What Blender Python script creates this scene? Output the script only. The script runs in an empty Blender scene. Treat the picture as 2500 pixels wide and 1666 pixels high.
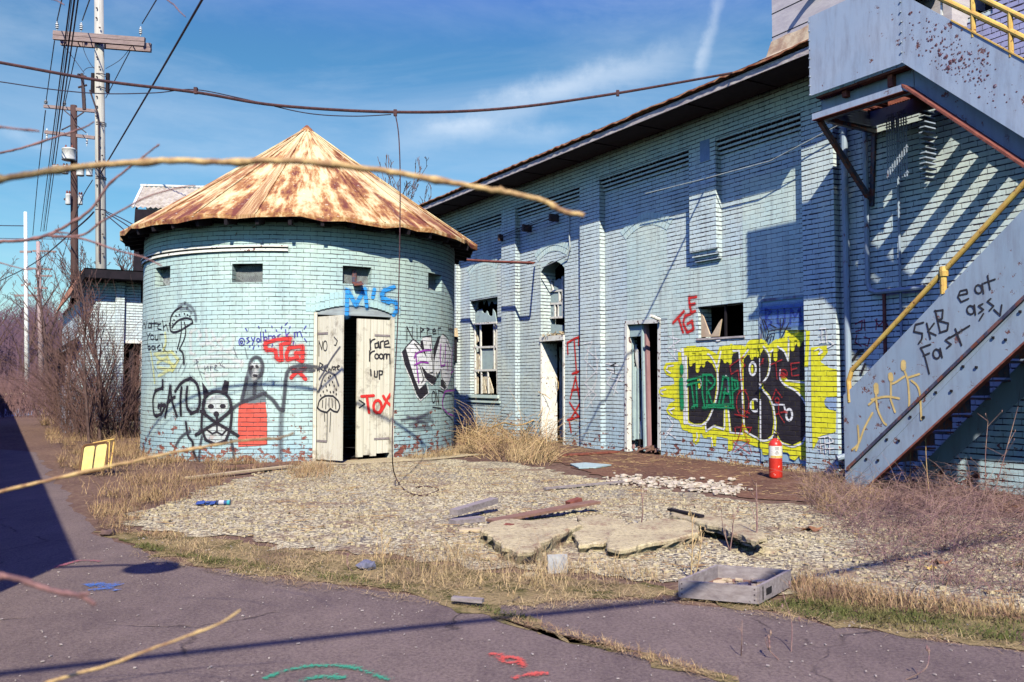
import bpy, math, random
from mathutils import Vector, Matrix
random.seed(7)
C = bpy.context.scene
# ------------------------------------------------------------ camera
H = 1.2; FPX = 2125.0; CX = 1250.0; CY = 833.0; PITCH = math.atan(102 / FPX)
cam = bpy.data.objects.new('camera', bpy.data.cameras.new('camera')); C.collection.objects.link(cam)
cam.location = (0, 0, H); cam.rotation_euler = (math.pi / 2 + PITCH, 0, 0)
cam.data.sensor_width = 36; cam.data.lens = 36 * FPX / 2500; cam.data.clip_start = 0.05; cam.data.clip_end = 2000
cam.data.dof.use_dof = True; cam.data.dof.focus_distance = 13.0; cam.data.dof.aperture_fstop = 6.3
C.camera = cam
C.render.resolution_x = 1024; C.render.resolution_y = 682
# ------------------------------------------------------------ frames of reference: the long wall
ANG = math.atan2(1250, FPX)
S = Vector((math.sin(ANG), -math.cos(ANG), 0)); N = Vector((-math.cos(ANG), -math.sin(ANG), 0)); Z = Vector((0, 0, 1))
O = Vector((4.00644, 11.7818, 0))
# ------------------------------------------------------------ sun and sky
SUN = (N * 1.0 + S * 1.85 + Z * 1.8).normalized()
sl = bpy.data.lights.new('sun', 'SUN'); sl.energy = 5.0; sl.angle = math.radians(0.53); sl.color = (1.0, 0.95, 0.80)
so = bpy.data.objects.new('sun', sl); C.collection.objects.link(so); so.rotation_euler = SUN.to_track_quat('Z', 'Y').to_euler(); so.location = (0, -10, 20)
w = bpy.data.worlds.new('World'); C.world = w; w.use_nodes = True
nt = w.node_tree; nt.nodes.clear()
def wn(t, **k):
    n = nt.nodes.new(t)
    for a, b in k.items(): setattr(n, a, b)
    return n
tc = wn('ShaderNodeTexCoord')
sky = wn('ShaderNodeTexSky', sky_type='NISHITA', sun_disc=False)
sky.sun_elevation = math.asin(SUN.z); sky.sun_rotation = math.atan2(SUN.x, SUN.y); sky.air_density = 1.25; sky.dust_density = 0.0; sky.ozone_density = 3.0
hs = wn('ShaderNodeHueSaturation'); hs.inputs['Saturation'].default_value = 1.22; hs.inputs['Value'].default_value = 1.0; hs.inputs['Hue'].default_value = 0.497
nt.links.new(sky.outputs[0], hs.inputs['Color'])
# thin cirrus: streaked noise over the sky's own directions
def cloud(scale, rot, lo, hi, seed, stretch):
    mp = wn('ShaderNodeMapping'); mp.inputs['Scale'].default_value = stretch; mp.inputs['Rotation'].default_value = rot; mp.inputs['Location'].default_value = (seed, seed * .7, 0)
    nt.links.new(tc.outputs['Generated'], mp.inputs[0])
    no = wn('ShaderNodeTexNoise'); no.inputs['Scale'].default_value = scale; no.inputs['Detail'].default_value = 9; no.inputs['Roughness'].default_value = .62
    no.inputs['Distortion'].default_value = .5
    nt.links.new(mp.outputs[0], no.inputs['Vector'])
    r = wn('ShaderNodeMapRange'); r.inputs[1].default_value = lo; r.inputs[2].default_value = hi
    nt.links.new(no.outputs['Fac'], r.inputs[0]); return r.outputs[0]
def wmath(op, a, b=None, c=None):
    m = wn('ShaderNodeMath', operation=op)
    for i, v in enumerate((a, b, c)):
        if v is None: continue
        if isinstance(v, (int, float)): m.inputs[i].default_value = v
        else: nt.links.new(v, m.inputs[i])
    return m.outputs[0]
def ray(px, py):
    a = (px - CX) / FPX; b = -(py - CY) / FPX
    return Vector((a, math.cos(PITCH) - b * math.sin(PITCH), math.sin(PITCH) + b * math.cos(PITCH)))
def streak(p0, p1, width, amp, ns):
    # a long thin cloud: distance of the direction from the great circle through two directions of the sky
    d0 = ray(*p0).normalized(); d1 = ray(*p1).normalized(); nrm = d0.cross(d1).normalized(); mid = (d0 + d1).normalized(); half = (d0 - d1).length / 2
    dot = wn('ShaderNodeVectorMath', operation='DOT_PRODUCT'); nt.links.new(tc.outputs['Generated'], dot.inputs[0]); dot.inputs[1].default_value = nrm
    no = wn('ShaderNodeTexNoise'); no.inputs['Scale'].default_value = ns; no.inputs['Detail'].default_value = 7; no.inputs['Roughness'].default_value = .65; nt.links.new(tc.outputs['Generated'], no.inputs['Vector'])
    off = wmath('MULTIPLY', wmath('SUBTRACT', no.outputs['Fac'], .5), width * 2.2)
    q = wmath('ABSOLUTE', wmath('ADD', dot.outputs['Value'], off))
    a = wn('ShaderNodeMapRange', interpolation_type='SMOOTHSTEP'); a.inputs[1].default_value = width; a.inputs[2].default_value = 0; nt.links.new(q, a.inputs[0])
    dist = wn('ShaderNodeVectorMath', operation='DISTANCE'); nt.links.new(tc.outputs['Generated'], dist.inputs[0]); dist.inputs[1].default_value = mid
    e = wn('ShaderNodeMapRange', interpolation_type='SMOOTHSTEP'); e.inputs[1].default_value = half * 1.25; e.inputs[2].default_value = half * .5; nt.links.new(dist.outputs['Value'], e.inputs[0])
    n2 = wn('ShaderNodeMapRange'); n2.inputs[1].default_value = .3; n2.inputs[2].default_value = .7; n2.inputs[3].default_value = .3; nt.links.new(no.outputs['Fac'], n2.inputs[0])
    return wmath('MULTIPLY', wmath('MULTIPLY', wmath('MULTIPLY', a.outputs[0], e.outputs[0]), n2.outputs[0]), amp)
c1 = wmath('MULTIPLY', cloud(2.0, (0.3, 0.5, 0.3), .42, .80, 3.1, (1, 1, 4.5)), .30)
c2 = wmath('MULTIPLY', cloud(5.5, (0.1, 0.35, 0.0), .50, .85, 9.4, (1, 1, 3)), .16)
s1 = streak((960, 350), (1700, 120), .030, .50, 9)
s2 = streak((1705, 200), (1765, -40), .010, .38, 22)
s3 = streak((1000, 300), (1400, 330), .016, .35, 14)
s4 = streak((0, 310), (130, 370), .010, .22, 20)
cf = wmath('MINIMUM', wmath('ADD', wmath('ADD', wmath('ADD', c1, c2), wmath('ADD', s1, s2)), wmath('ADD', s3, s4)), .85)
mx = wn('ShaderNodeMix', data_type='RGBA'); nt.links.new(cf, mx.inputs[0]); tn_ = wn('ShaderNodeMix', data_type='RGBA', blend_type='MULTIPLY'); tn_.inputs[0].default_value = 1; nt.links.new(hs.outputs[0], tn_.inputs[6]); sz_ = wn('ShaderNodeSeparateXYZ'); nt.links.new(tc.outputs['Generated'], sz_.inputs[0]); er_ = wn('ShaderNodeMapRange', interpolation_type='SMOOTHSTEP'); er_.inputs[1].default_value = .34; er_.inputs[2].default_value = .62; nt.links.new(sz_.outputs[2], er_.inputs[0])
gr_ = wn('ShaderNodeMix', data_type='RGBA'); nt.links.new(er_.outputs[0], gr_.inputs[0]); gr_.inputs[6].default_value = (.82, 1.08, 1.18, 1); gr_.inputs[7].default_value = (1.75, .80, 2.9, 1); nt.links.new(gr_.outputs[2], tn_.inputs[7]); nt.links.new(tn_.outputs[2], mx.inputs[6]); mx.inputs[7].default_value = (8.5, 9.6, 11.0, 1)  # upper sky, mostly above the view, shifted violet to tint the shade
bg = wn('ShaderNodeBackground'); bg.inputs['Strength'].default_value = .074; nt.links.new(mx.outputs[2], bg.inputs['Color'])
wo = wn('ShaderNodeOutputWorld'); nt.links.new(bg.outputs[0], wo.inputs[0])
C.view_settings.view_transform = 'Standard'; C.view_settings.look = 'None'; C.view_settings.exposure = 0.42; C.view_settings.gamma = 1.0
C.render.engine = 'CYCLES'; C.cycles.transparent_max_bounces = 24; C.cycles.max_bounces = 6; C.cycles.diffuse_bounces = 0

# ------------------------------------------------------------ pixel -> place helpers (px in the 2500 px photograph)
FR = {'z5': (1500, 400, .5421), 'z3': (700, 550, .41447), 'z2': (250, 550, .41447), 'z4': (1050, 400, .4783), 'z62': (1950, 600, .4464),
      'zs': (1800, 0, .4144), 'z66': (0, 550, .3507), 'z63': (0, 900, .4885), 'z64': (650, 1050, .3929), 'z65': (1350, 1050, .4887), 'z1': (0, 0, .4464), 'a': (1380, 330, .3189), 'b': (1040, 450, .2551),
      'c': (1840, 0, .1913), 'e': (2150, 0, .1914), 'd': (1590, 780, .22956), 'g': (340, 720, .2679), 'n': (960, 760, .19129), 'u': (0, 0, .21249),
      'r': (1080, 1150, .391), 't': (1850, 150, .31888), 'D': (0, 0, 1.0625), '': (0, 0, 1)}
def f(k, x, y): q = FR[k]; return q[0] + x * q[2], q[1] + y * q[2]
CAM = Vector((0, 0, H))
def G(px, py, z=0.0):
    r = ray(px, py); return CAM + r * ((z - H) / r.z)
def GD(x, y, z=0.0): return G(x * 1.0625, y * 1.0625, z)
def W(px, py, n=0.0):
    r = ray(px, py); t = ((O + N * n - CAM).dot(N)) / r.dot(N); q = CAM + r * t; return ((q - O).dot(S), q.z)
def wl(s, n, z): return Vector((s, -n, z))            # local coordinates of things standing on the wall frame
def ww(s, n, z): return O + S * s + N * n + Z * z     # the same point in the world
def at(px, py, Y):
    r = ray(px, py); return CAM + r * (Y / r.y)
TC = Vector((-3.78767, 15.87438, 0)); TR = 2.73
def T(px, py, R=TR):
    r = ray(px, py); a = r.x ** 2 + r.y ** 2; b = 2 * (-TC.x * r.x - TC.y * r.y); c = TC.x ** 2 + TC.y ** 2 - R * R
    dsc = max(b * b - 4 * a * c, 0); t = (-b - math.sqrt(dsc)) / (2 * a); q = CAM + r * t
    return math.atan2(q.x - TC.x, -(q.y - TC.y)), q.z

# ------------------------------------------------------------ scene objects
def link(o): C.collection.objects.link(o); return o
def tag(o, label=None, cat=None, group=None, kind=None):
    if label: o['label'] = label
    if cat: o['category'] = cat
    if group: o['group'] = group
    if kind: o['kind'] = kind
    return o
def thing(name, label, cat, loc=(0, 0, 0), rz=0.0, group=None):
    o = link(bpy.data.objects.new(name, None)); o.location = loc; o.rotation_euler = (0, 0, rz); o.empty_display_size = .2
    return tag(o, label, cat, group)
WRZ = math.atan2(S.y, S.x)
class MB:
    def __init__(s): s.v = []; s.f = []; s.uv = []; s.e = []
    def add(s, vs, fs, uvs=None, es=None):
        b = len(s.v); s.v += [tuple(p) for p in vs]; s.f += [tuple(b + i for i in q) for q in fs]
        s.uv += list(uvs) if uvs else [(p[0] + p[1], p[2]) for p in vs]
        s.e += list(es) if es else [0.0] * len(vs)
        return s
    def box(s, a, b):
        (x0, y0, z0), (x1, y1, z1) = a, b
        x0, x1 = sorted((x0, x1)); y0, y1 = sorted((y0, y1)); z0, z1 = sorted((z0, z1))
        v = [(x0, y0, z0), (x1, y0, z0), (x1, y1, z0), (x0, y1, z0), (x0, y0, z1), (x1, y0, z1), (x1, y1, z1), (x0, y1, z1)]
        return s.add(v, [(0, 3, 2, 1), (4, 5, 6, 7), (0, 1, 5, 4), (1, 2, 6, 5), (2, 3, 7, 6), (3, 0, 4, 7)])
    def obox(s, c, ax, ay, az):        # centre and three half-axis vectors
        c = Vector(c); ax = Vector(ax); ay = Vector(ay); az = Vector(az); v = []
        for k in (-1, 1):
            for (i, j) in ((-1, -1), (1, -1), (1, 1), (-1, 1)): v.append(c + ax * i + ay * j + az * k)
        return s.add(v, [(0, 3, 2, 1), (4, 5, 6, 7), (0, 1, 5, 4), (1, 2, 6, 5), (2, 3, 7, 6), (3, 0, 4, 7)])
    def bar(s, p, q, w, t, up=Z):      # rectangular bar from p to q
        p = Vector(p); q = Vector(q); d = (q - p); a = d.cross(Vector(up))
        if a.length < 1e-6: a = d.cross(Vector((1, 0, 0)))
        a.normalize(); b = a.cross(d).normalized()
        return s.obox((p + q) / 2, d / 2, a * w / 2, b * t / 2)
    def tube(s, pts, r, n=6, cap=True):
        pts = [Vector(p) for p in pts]; m = len(pts); rr = r if isinstance(r, (list, tuple)) else [r] * m
        vs = []; fs = []; d0 = (pts[1] - pts[0]).normalized(); ref = Z if abs(d0.z) < .9 else Vector((1, 0, 0)); a = d0.cross(ref).normalized()
        for i, p in enumerate(pts):
            d = (pts[min(i + 1, m - 1)] - pts[max(i - 1, 0)]).normalized()
            a = (a - d * a.dot(d)); a = a.normalized() if a.length > 1e-6 else d.orthogonal().normalized()
            b = d.cross(a)
            for k in range(n):
                t = 2 * math.pi * k / n; vs.append(p + (a * math.cos(t) + b * math.sin(t)) * rr[i])
        for i in range(m - 1):
            for k in range(n): fs.append((i * n + k, i * n + (k + 1) % n, (i + 1) * n + (k + 1) % n, (i + 1) * n + k))
        if cap: fs.append(tuple(range(n))[::-1]); fs.append(tuple((m - 1) * n + k for k in range(n)))
        return s.add(vs, fs)
    def lathe(s, prof, n=20, c=(0, 0, 0)):
        vs = []; fs = []; c = Vector(c)
        for (r, z) in prof:
            for k in range(n):
                t = 2 * math.pi * k / n; vs.append(c + Vector((r * math.cos(t), r * math.sin(t), z)))
        for i in range(len(prof) - 1):
            for k in range(n): fs.append((i * n + k, i * n + (k + 1) % n, (i + 1) * n + (k + 1) % n, (i + 1) * n + k))
        return s.add(vs, fs)
    def build(s, name, mat, parent=None, smooth=False, loc=None):
        me = bpy.data.meshes.new(name); me.from_pydata(s.v, [], s.f); me.materials.append(mat)
        u = me.uv_layers.new(name='UVMap'); e = me.uv_layers.new(name='edge'); lv = [0] * len(me.loops); me.loops.foreach_get('vertex_index', lv)
        fl = []; fe = []
        for i in lv: fl += [s.uv[i][0], s.uv[i][1]]; fe += [s.e[i], 0.0]
        u.data.foreach_set('uv', fl); e.data.foreach_set('uv', fe)
        if smooth: me.polygons.foreach_set('use_smooth', [True] * len(me.polygons))
        me.update(); o = link(bpy.data.objects.new(name, me))
        if parent: o.parent = parent
        if loc is not None: o.location = loc
        return o
def build_each(mb, name, mat, parent=None, smooth=False, cap=90):
    par = list(range(len(mb.v)))
    def find(a):
        while par[a] != a: par[a] = par[par[a]]; a = par[a]
        return a
    for q in mb.f:
        r0 = find(q[0])
        for i in q[1:]: par[find(i)] = r0
    comps = {}
    for q in mb.f: comps.setdefault(find(q[0]), []).append(q)
    out = []
    for k, fs in comps.items():
        ids = sorted({i for q in fs for i in q}); mp = {a: b for b, a in enumerate(ids)}; m2 = MB(); m2.add([mb.v[i] for i in ids], [tuple(mp[i] for i in q) for q in fs], [mb.uv[i] for i in ids], [mb.e[i] for i in ids]); out.append(m2.build(name, mat, parent, smooth))
    return out
def sharpen(pts):
    out = [pts[0]]
    for i in range(1, len(pts) - 1):
        a, b, c = [Vector((q[0], q[1])) for q in pts[i - 1:i + 2]]; u = b - a; v = c - b
        if u.length > 0 and v.length > 0 and u.angle(v) > .75: out += [tuple(b - u * .10), pts[i], tuple(b + v * .10)]
        else: out.append(pts[i])
    return out + [pts[-1]] if len(pts) > 1 else pts
def smooth_pts(pts, k=6, closed=False):
    P = [Vector(p) for p in pts]
    if len(P) < 3 and not closed: return [P[0].lerp(P[-1], i / k) for i in range(k + 1)]
    out = []; n = len(P)
    for i in range(n if closed else n - 1):
        a = P[(i - 1) % n] if closed or i > 0 else P[i]; b = P[i]; c = P[(i + 1) % n]; d = P[(i + 2) % n] if closed or i + 2 < n else c
        for j in range(k):
            t = j / k; t2 = t * t; t3 = t2 * t
            out.append(.5 * ((2 * b) + (c - a) * t + (2 * a - 5 * b + 4 * c - d) * t2 + (3 * b - a - 3 * c + d) * t3))
    out.append(P[0] if closed else P[-1]); return out

# ------------------------------------------------------------ materials
class NT:
    def __init__(s, name):
        s.m = bpy.data.materials.new(name); s.m.use_nodes = True; s.t = s.m.node_tree; s.t.nodes.clear()
        s.o = s.t.nodes.new('ShaderNodeOutputMaterial'); s.b = s.t.nodes.new('ShaderNodeBsdfPrincipled'); s.t.links.new(s.b.outputs[0], s.o.inputs[0])
        s.c = s.t.nodes.new('ShaderNodeTexCoord')
    def setin(s, n, i, v):
        if v is None: return
        if isinstance(v, bpy.types.NodeSocket): s.t.links.new(v, n.inputs[i])
        else:
            if isinstance(v, tuple) and len(v) == 3 and n.inputs[i].type == 'RGBA': v = v + (1,)
            n.inputs[i].default_value = v
    def n(s, t, ins=None, **k):
        n = s.t.nodes.new(t)
        for a, b in k.items(): setattr(n, a, b)
        for a, b in (ins or {}).items(): s.setin(n, a, b)
        return n
    def math(s, op, a, b=None, c=None, clamp=False): return s.n('ShaderNodeMath', {0: a, 1: b, 2: c}, operation=op, use_clamp=clamp).outputs[0]
    def mix(s, fac, a, b): return s.n('ShaderNodeMix', {0: fac, 6: a, 7: b}, data_type='RGBA').outputs[2]
    def noise(s, scale, vec=None, detail=5, rough=.55, dist=0.0):
        return s.n('ShaderNodeTexNoise', {'Vector': vec if vec is not None else s.c.outputs['Object'], 'Scale': scale, 'Detail': detail, 'Roughness': rough, 'Distortion': dist}).outputs['Fac']
    def rng(s, v, a, b, c=0.0, d=1.0, sm=False):
        return s.n('ShaderNodeMapRange', {0: v, 1: a, 2: b, 3: c, 4: d}, interpolation_type='SMOOTHSTEP' if sm else 'LINEAR').outputs[0]
    def map(s, vec, scale=(1, 1, 1), loc=(0, 0, 0), rot=(0, 0, 0)): return s.n('ShaderNodeMapping', {0: vec, 'Scale': scale, 'Location': loc, 'Rotation': rot}).outputs[0]
    def bump(s, h, st=.5, dist=.01): s.setin(s.b, 'Normal', s.n('ShaderNodeBump', {'Height': h, 'Strength': st, 'Distance': dist}).outputs[0])
    def fin(s, col, rough=.8, metal=0.0, spec=None):
        s.setin(s.b, 'Base Color', col); s.setin(s.b, 'Roughness', rough); s.setin(s.b, 'Metallic', metal)
        if spec is not None: s.b.inputs['Specular IOR Level'].default_value = spec
        return s.m
def MT(name, a, b=None, scale=6, rough=.8, bump=.3, bd=.01, lo=.4, hi=.6, metal=0.0, stretch=(1, 1, 1), speck=None, spec=.3):
    t = NT(name); b = b or tuple(x * .75 for x in a); v = t.map(t.c.outputs['Object'], stretch)
    n = t.noise(scale, v, 7, .62); col = t.mix(t.rng(n, lo, hi), a, b)
    n2 = t.noise(scale * 7, v, 4, .6); col = t.mix(t.math('MULTIPLY', t.rng(n2, .45, .75), .35), col, tuple(x * .6 for x in a))
    if speck: col = t.mix(t.rng(t.noise(scale * speck[1], None, 3), speck[2], speck[2] + .03), col, speck[0])
    if bump: t.bump(t.math('ADD', t.math('MULTIPLY', n, .6), t.math('MULTIPLY', n2, .5)), bump, bd)
    return t.fin(col, rough, metal, spec)
def joints(t, thick=.14, strong=1.0):
    uv = t.c.outputs['UV']
    wob = t.n('ShaderNodeTexNoise', {'Vector': uv, 'Scale': 5.0, 'Detail': 3.0}).outputs['Color']
    off = t.n('ShaderNodeVectorMath', {0: wob, 1: (.5, .5, .5)}, operation='SUBTRACT').outputs[0]
    off = t.n('ShaderNodeVectorMath', {0: off, 1: (.016, .014, 0)}, operation='MULTIPLY').outputs[0]
    p = t.n('ShaderNodeVectorMath', {0: uv, 1: off}, operation='ADD').outputs[0]
    sep = t.n('ShaderNodeSeparateXYZ', {0: p})
    fr = t.math('PINGPONG', t.math('DIVIDE', sep.outputs[1], .0677), .5)   # 0 at joint, .5 mid brick
    tn = t.noise(2.3, uv, 6, .7); th = t.math('MULTIPLY', t.rng(tn, .32, .68, .35, 1.35), thick)
    hz = t.math('SUBTRACT', 1.0, t.n('ShaderNodeMapRange', {0: fr, 1: t.math('MULTIPLY', th, .55), 2: th, 3: 0.0, 4: 1.0}).outputs[0])
    pn = t.noise(19, uv, 3, .6); hz = t.math('MULTIPLY', hz, t.rng(pn, .34, .46, .25, 1.0))
    bt = t.n('ShaderNodeTexBrick', {'Vector': p, 'Scale': 1.0, 'Mortar Size': .0042, 'Mortar Smooth': .2, 'Brick Width': .203, 'Row Height': .0677, 'Bias': 0.0}, offset=.5)
    vt = t.math('MULTIPLY', bt.outputs['Fac'], t.rng(pn, .36, .56, .10, .85))
    tone = t.n('ShaderNodeTexBrick', {'Vector': p, 'Scale': 1.0, 'Mortar Size': .0, 'Brick Width': .203, 'Row Height': .0677, 'Color1': (0, 0, 0), 'Color2': (1, 1, 1), 'Bias': 0.0}, offset=.5).outputs['Color']
    tone = t.n('ShaderNodeRGBToBW', {0: tone}).outputs[0]
    return t.math('MULTIPLY', t.math('MAXIMUM', hz, vt), strong), sep.outputs[1], tone, p
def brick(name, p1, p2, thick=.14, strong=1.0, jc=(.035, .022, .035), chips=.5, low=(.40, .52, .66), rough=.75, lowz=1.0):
    t = NT(name); j, v, tone, p = joints(t, thick, strong); uv = t.c.outputs['UV']
    col = t.mix(t.rng(t.noise(1.1, uv, 6, .65), .38, .62), p1, p2)
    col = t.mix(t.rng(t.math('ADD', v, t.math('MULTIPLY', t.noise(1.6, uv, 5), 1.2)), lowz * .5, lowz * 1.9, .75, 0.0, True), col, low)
    col = t.mix(t.math('MULTIPLY', tone, .20), col, tuple(x * .55 for x in p1))
    st = t.noise(1.0, t.map(uv, (7, .6, 1)), 6, .7); col = t.mix(t.rng(st, .50, .74, 0, .42), col, (.20, .19, .20))
    cz = t.math('ADD', t.rng(v, .05, 1.1, .11, 0.0), t.rng(v, .05, .40, .045, 0.0)); cn = t.noise(5.5, t.map(uv, (1, 1.6, 1)), 8, .70)
    cf = t.math('GREATER_THAN', t.math('ADD', cn, cz), .70 - .04 * chips)
    col = t.mix(cf, col, t.mix(t.noise(40, uv), (.30, .075, .05), (.22, .10, .08)))
    col = t.mix(j, col, jc)  # joint lines: groove shade as well as dirt, put into the colour
    fine = t.noise(90, uv, 3, .6)
    t.bump(t.math('SUBTRACT', t.math('ADD', t.math('MULTIPLY', fine, .18), t.math('MULTIPLY', t.noise(14, uv, 5), .35)), t.math('ADD', j, t.math('MULTIPLY', cf, .3))), .7, .010)
    return t.fin(col, rough, 0.0, .3)
def spray(name, colr, alpha=1.0, soft=.45, surf='brick'):
    t = NT(name); uv = t.c.outputs['UV']
    if surf == 'brick':
        j = joints(t, .12, .95)[0]; col = t.mix(j, t.mix(t.rng(t.noise(9, uv, 5), .35, .65), colr, tuple(min(1, x * 1.25 + .01) for x in colr)), (.03, .02, .03)); t.bump(t.math('SUBTRACT', t.math('MULTIPLY', t.noise(60, uv), .2), j), .6, .008)  # paint darkened along the joints, groove shade and dirt as colour
    else: col = t.mix(t.rng(t.noise(9, uv, 5), .35, .65), colr, tuple(min(1, x * 1.3 + .01) for x in colr))
    e = t.n('ShaderNodeUVMap', uv_map='edge').outputs[0]; e = t.n('ShaderNodeSeparateXYZ', {0: e}).outputs[0]
    d = t.math('SUBTRACT', 1.0, e); nz = t.noise(45, uv, 4, .7); big = t.noise(6, uv, 4, .7)
    q = t.math('ADD', d, t.math('MULTIPLY', t.math('SUBTRACT', nz, .5), soft * .9))
    al = t.rng(q, 0.02, soft, 0, 1, True); al = t.math('MULTIPLY', al, t.rng(big, .30, .42, .72, 1.0)); al = t.math('MULTIPLY', al, alpha)
    if surf == 'brick': al = t.math('MULTIPLY', al, t.math('SUBTRACT', 1.0, t.math('MULTIPLY', j, .35)))
    t.fin(col, .6, 0.0, .35); t.setin(t.b, 'Alpha', al)
    return t.m
FR['i3'] = (1130, 620, .30612); FR['i4'] = (1500, 750, .24242); FR['i5'] = (60, 150, .31902); FR['i6'] = (700, 700, .5137)
# ------------------------------------------------------------ material set
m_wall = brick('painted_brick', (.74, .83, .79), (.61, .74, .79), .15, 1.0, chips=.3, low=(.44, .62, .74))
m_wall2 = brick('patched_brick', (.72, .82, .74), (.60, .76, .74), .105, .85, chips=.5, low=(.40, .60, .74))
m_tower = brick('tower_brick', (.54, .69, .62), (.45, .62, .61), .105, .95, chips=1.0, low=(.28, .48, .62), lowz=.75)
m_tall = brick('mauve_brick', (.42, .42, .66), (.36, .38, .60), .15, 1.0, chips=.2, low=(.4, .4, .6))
m_plain = MT('pale_blue_paint', (.68, .80, .73), (.56, .72, .72), 5, .7, .25, .01)
m_white = MT('white_paint', (.88, .87, .80), (.70, .66, .58), 9, .6, .3, .006, .45, .7, speck=((.16, .06, .05), 2.2, .62))
m_greyp = MT('grey_panel', (.44, .56, .55), (.38, .48, .50), 6, .7, .3, .006, speck=((.12, .10, .10), 3, .66))
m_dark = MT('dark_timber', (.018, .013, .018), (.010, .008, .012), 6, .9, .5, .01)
m_fascia = MT('fascia_paint', (.62, .56, .52), (.36, .30, .32), 9, .8, .5, .01, stretch=(1, 3, 3))
m_rustedge = MT('rusty_edge', (.26, .08, .04), (.50, .26, .14), 9, .85, .5, .01)
m_door = None
def wood(name, a, b, sc=(30, 30, 1.6), dirt=.6, rough=.8):
    t = NT(name); v = t.map(t.c.outputs['Object'], sc); n = t.noise(1.2, v, 8, .65); col = t.mix(t.rng(n, .35, .7), a, b)
    bl = t.noise(5, None, 6, .7); col = t.mix(t.math('MULTIPLY', t.rng(bl, .52, .72), dirt), col, (.10, .055, .035)); t.bump(n, .6, .006)
    return t.fin(col, rough, 0, .25)
m_doorw = wood('peeling_white_boards', (.80, .76, .62), (.66, .60, .46), dirt=.75)
m_greywood = wood('weathered_wood', (.36, .31, .30), (.20, .16, .16), (3, 30, 30), .3)
m_brownwood = wood('brown_plank', (.30, .17, .12), (.17, .09, .07), (4, 25, 25), .3)
m_palewood = wood('pale_plank', (.62, .50, .32), (.42, .30, .18), (4, 25, 25), .3)
m_polewood = wood('pole_timber', (.52, .50, .44), (.34, .32, .28), (20, 20, .8), .15)
m_darkpole = wood('dark_pole_timber', (.10, .055, .045), (.05, .03, .03), (20, 20, .8), .2)
m_armwood = wood('crossarm_timber', (.34, .26, .24), (.20, .14, .14), (3, 25, 25), .2)
m_pinkwood = wood('reddish_frame_wood', (.40, .24, .24), (.30, .15, .16), (25, 25, 2), .3)
# sun-bleached roof steel: cream paint, rust streaks running down the slope
t = NT('rusted_roof_steel'); uv = t.c.outputs['UV']
n1 = t.noise(1.0, t.map(uv, (5.5, 1.1, 1)), 9, .68, .3); n2 = t.noise(1.3, uv, 5, .6); n3 = t.noise(1, t.map(uv, (30, 5, 1)), 6, .7)
sp = t.n('ShaderNodeSeparateXYZ', {0: uv}); low = t.rng(sp.outputs[1], .6, 3.9, .01, .055)
q = t.math('ADD', t.math('ADD', t.math('MULTIPLY', n1, .55), t.math('MULTIPLY', n2, .35)), t.math('ADD', low, t.math('MULTIPLY', n3, .16)))
col = t.mix(t.rng(q, .505, .59), (.74, .60, .33), (.46, .22, .07)); col = t.mix(t.rng(q, .565, .645), col, (.17, .048, .030))
col = t.mix(t.rng(t.noise(16, uv, 6, .7), .60, .68, 0, .8), col, (.86, .78, .58)); t.bump(q, .5, .02); m_roof = t.fin(col, .75, 0, .3)
m_bluesteel = None
def steel(name, a, b, rust=.60, sc=7):
    t = NT(name); n = t.noise(1.6, None, 5, .6); col = t.mix(t.rng(n, .35, .65), a, b); k = t.noise(sc, None, 8, .72); big = t.noise(.9, None, 3)
    fct = t.rng(t.math('ADD', k, t.math('MULTIPLY', big, .15)), rust + .045, rust + .075); col = t.mix(fct, col, (.17, .055, .035))
    stn = t.noise(2.5, t.map(t.c.outputs['Object'], (4, 4, .7)), 5, .7); col = t.mix(t.rng(stn, .46, .74, 0, .55), col, (.19, .18, .22))
    t.bump(t.math('SUBTRACT', t.math('MULTIPLY', t.noise(3, None, 4), .8), fct), .4, .012); return t.fin(col, .50, 0, .45)
m_steel = steel('blue_grey_painted_steel', (.40, .46, .56), (.34, .42, .54), .66)
m_steel2 = steel('blue_painted_stringer', (.32, .39, .47), (.28, .36, .45), .64)
m_steeld = steel('dark_steel', (.05, .05, .09), (.04, .04, .07), .52)
m_rust = MT('rusty_steel', (.28, .09, .06), (.16, .05, .04), 14, .85, .6, .01)
m_yellow = MT('yellow_pipe_paint', (.72, .50, .13), (.62, .36, .10), 9, .5, .3, .006, speck=((.2, .07, .04), 3, .63))
m_siding = MT('faded_tan_siding', (.60, .55, .56), (.50, .45, .48), 3, .7, .2, .01, stretch=(1, 1, 4))
m_tanflash = MT('tan_flashing', (.50, .40, .28), (.34, .22, .15), 6, .8, .5, .02)
m_iron = MT('dark_iron', (.05, .04, .05), (.09, .05, .04), 12, .7, .4, .005)
m_mesh = MT('mesh_wire', (.55, .60, .58), (.35, .36, .36), 12, .6, .2, .003)
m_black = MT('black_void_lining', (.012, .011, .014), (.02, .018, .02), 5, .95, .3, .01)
m_cable = MT('rusty_cable', (.10, .045, .045), (.05, .025, .03), 20, .8, .4, .004)
m_wire = MT('dark_wire', (.03, .025, .045), (.04, .03, .05), 20, .7, .2, .004)
m_bark = MT('grey_brown_bark', (.16, .10, .085), (.09, .055, .05), 14, .9, .6, .01)
m_twig = MT('reddish_twig', (.17, .095, .075), (.09, .05, .048), 10, .85, .4, .006)
m_tan = MT('tan_bark', (.62, .42, .18), (.30, .16, .08), 45, .7, .8, .004, .42, .62)
m_mauvet = MT('mauve_twig_bark', (.30, .15, .13), (.14, .07, .07), 45, .7, .8, .004, .42, .62)
m_porc = MT('grey_porcelain', (.70, .70, .66), (.5, .5, .5), 14, .35, .1, .003)
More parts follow.
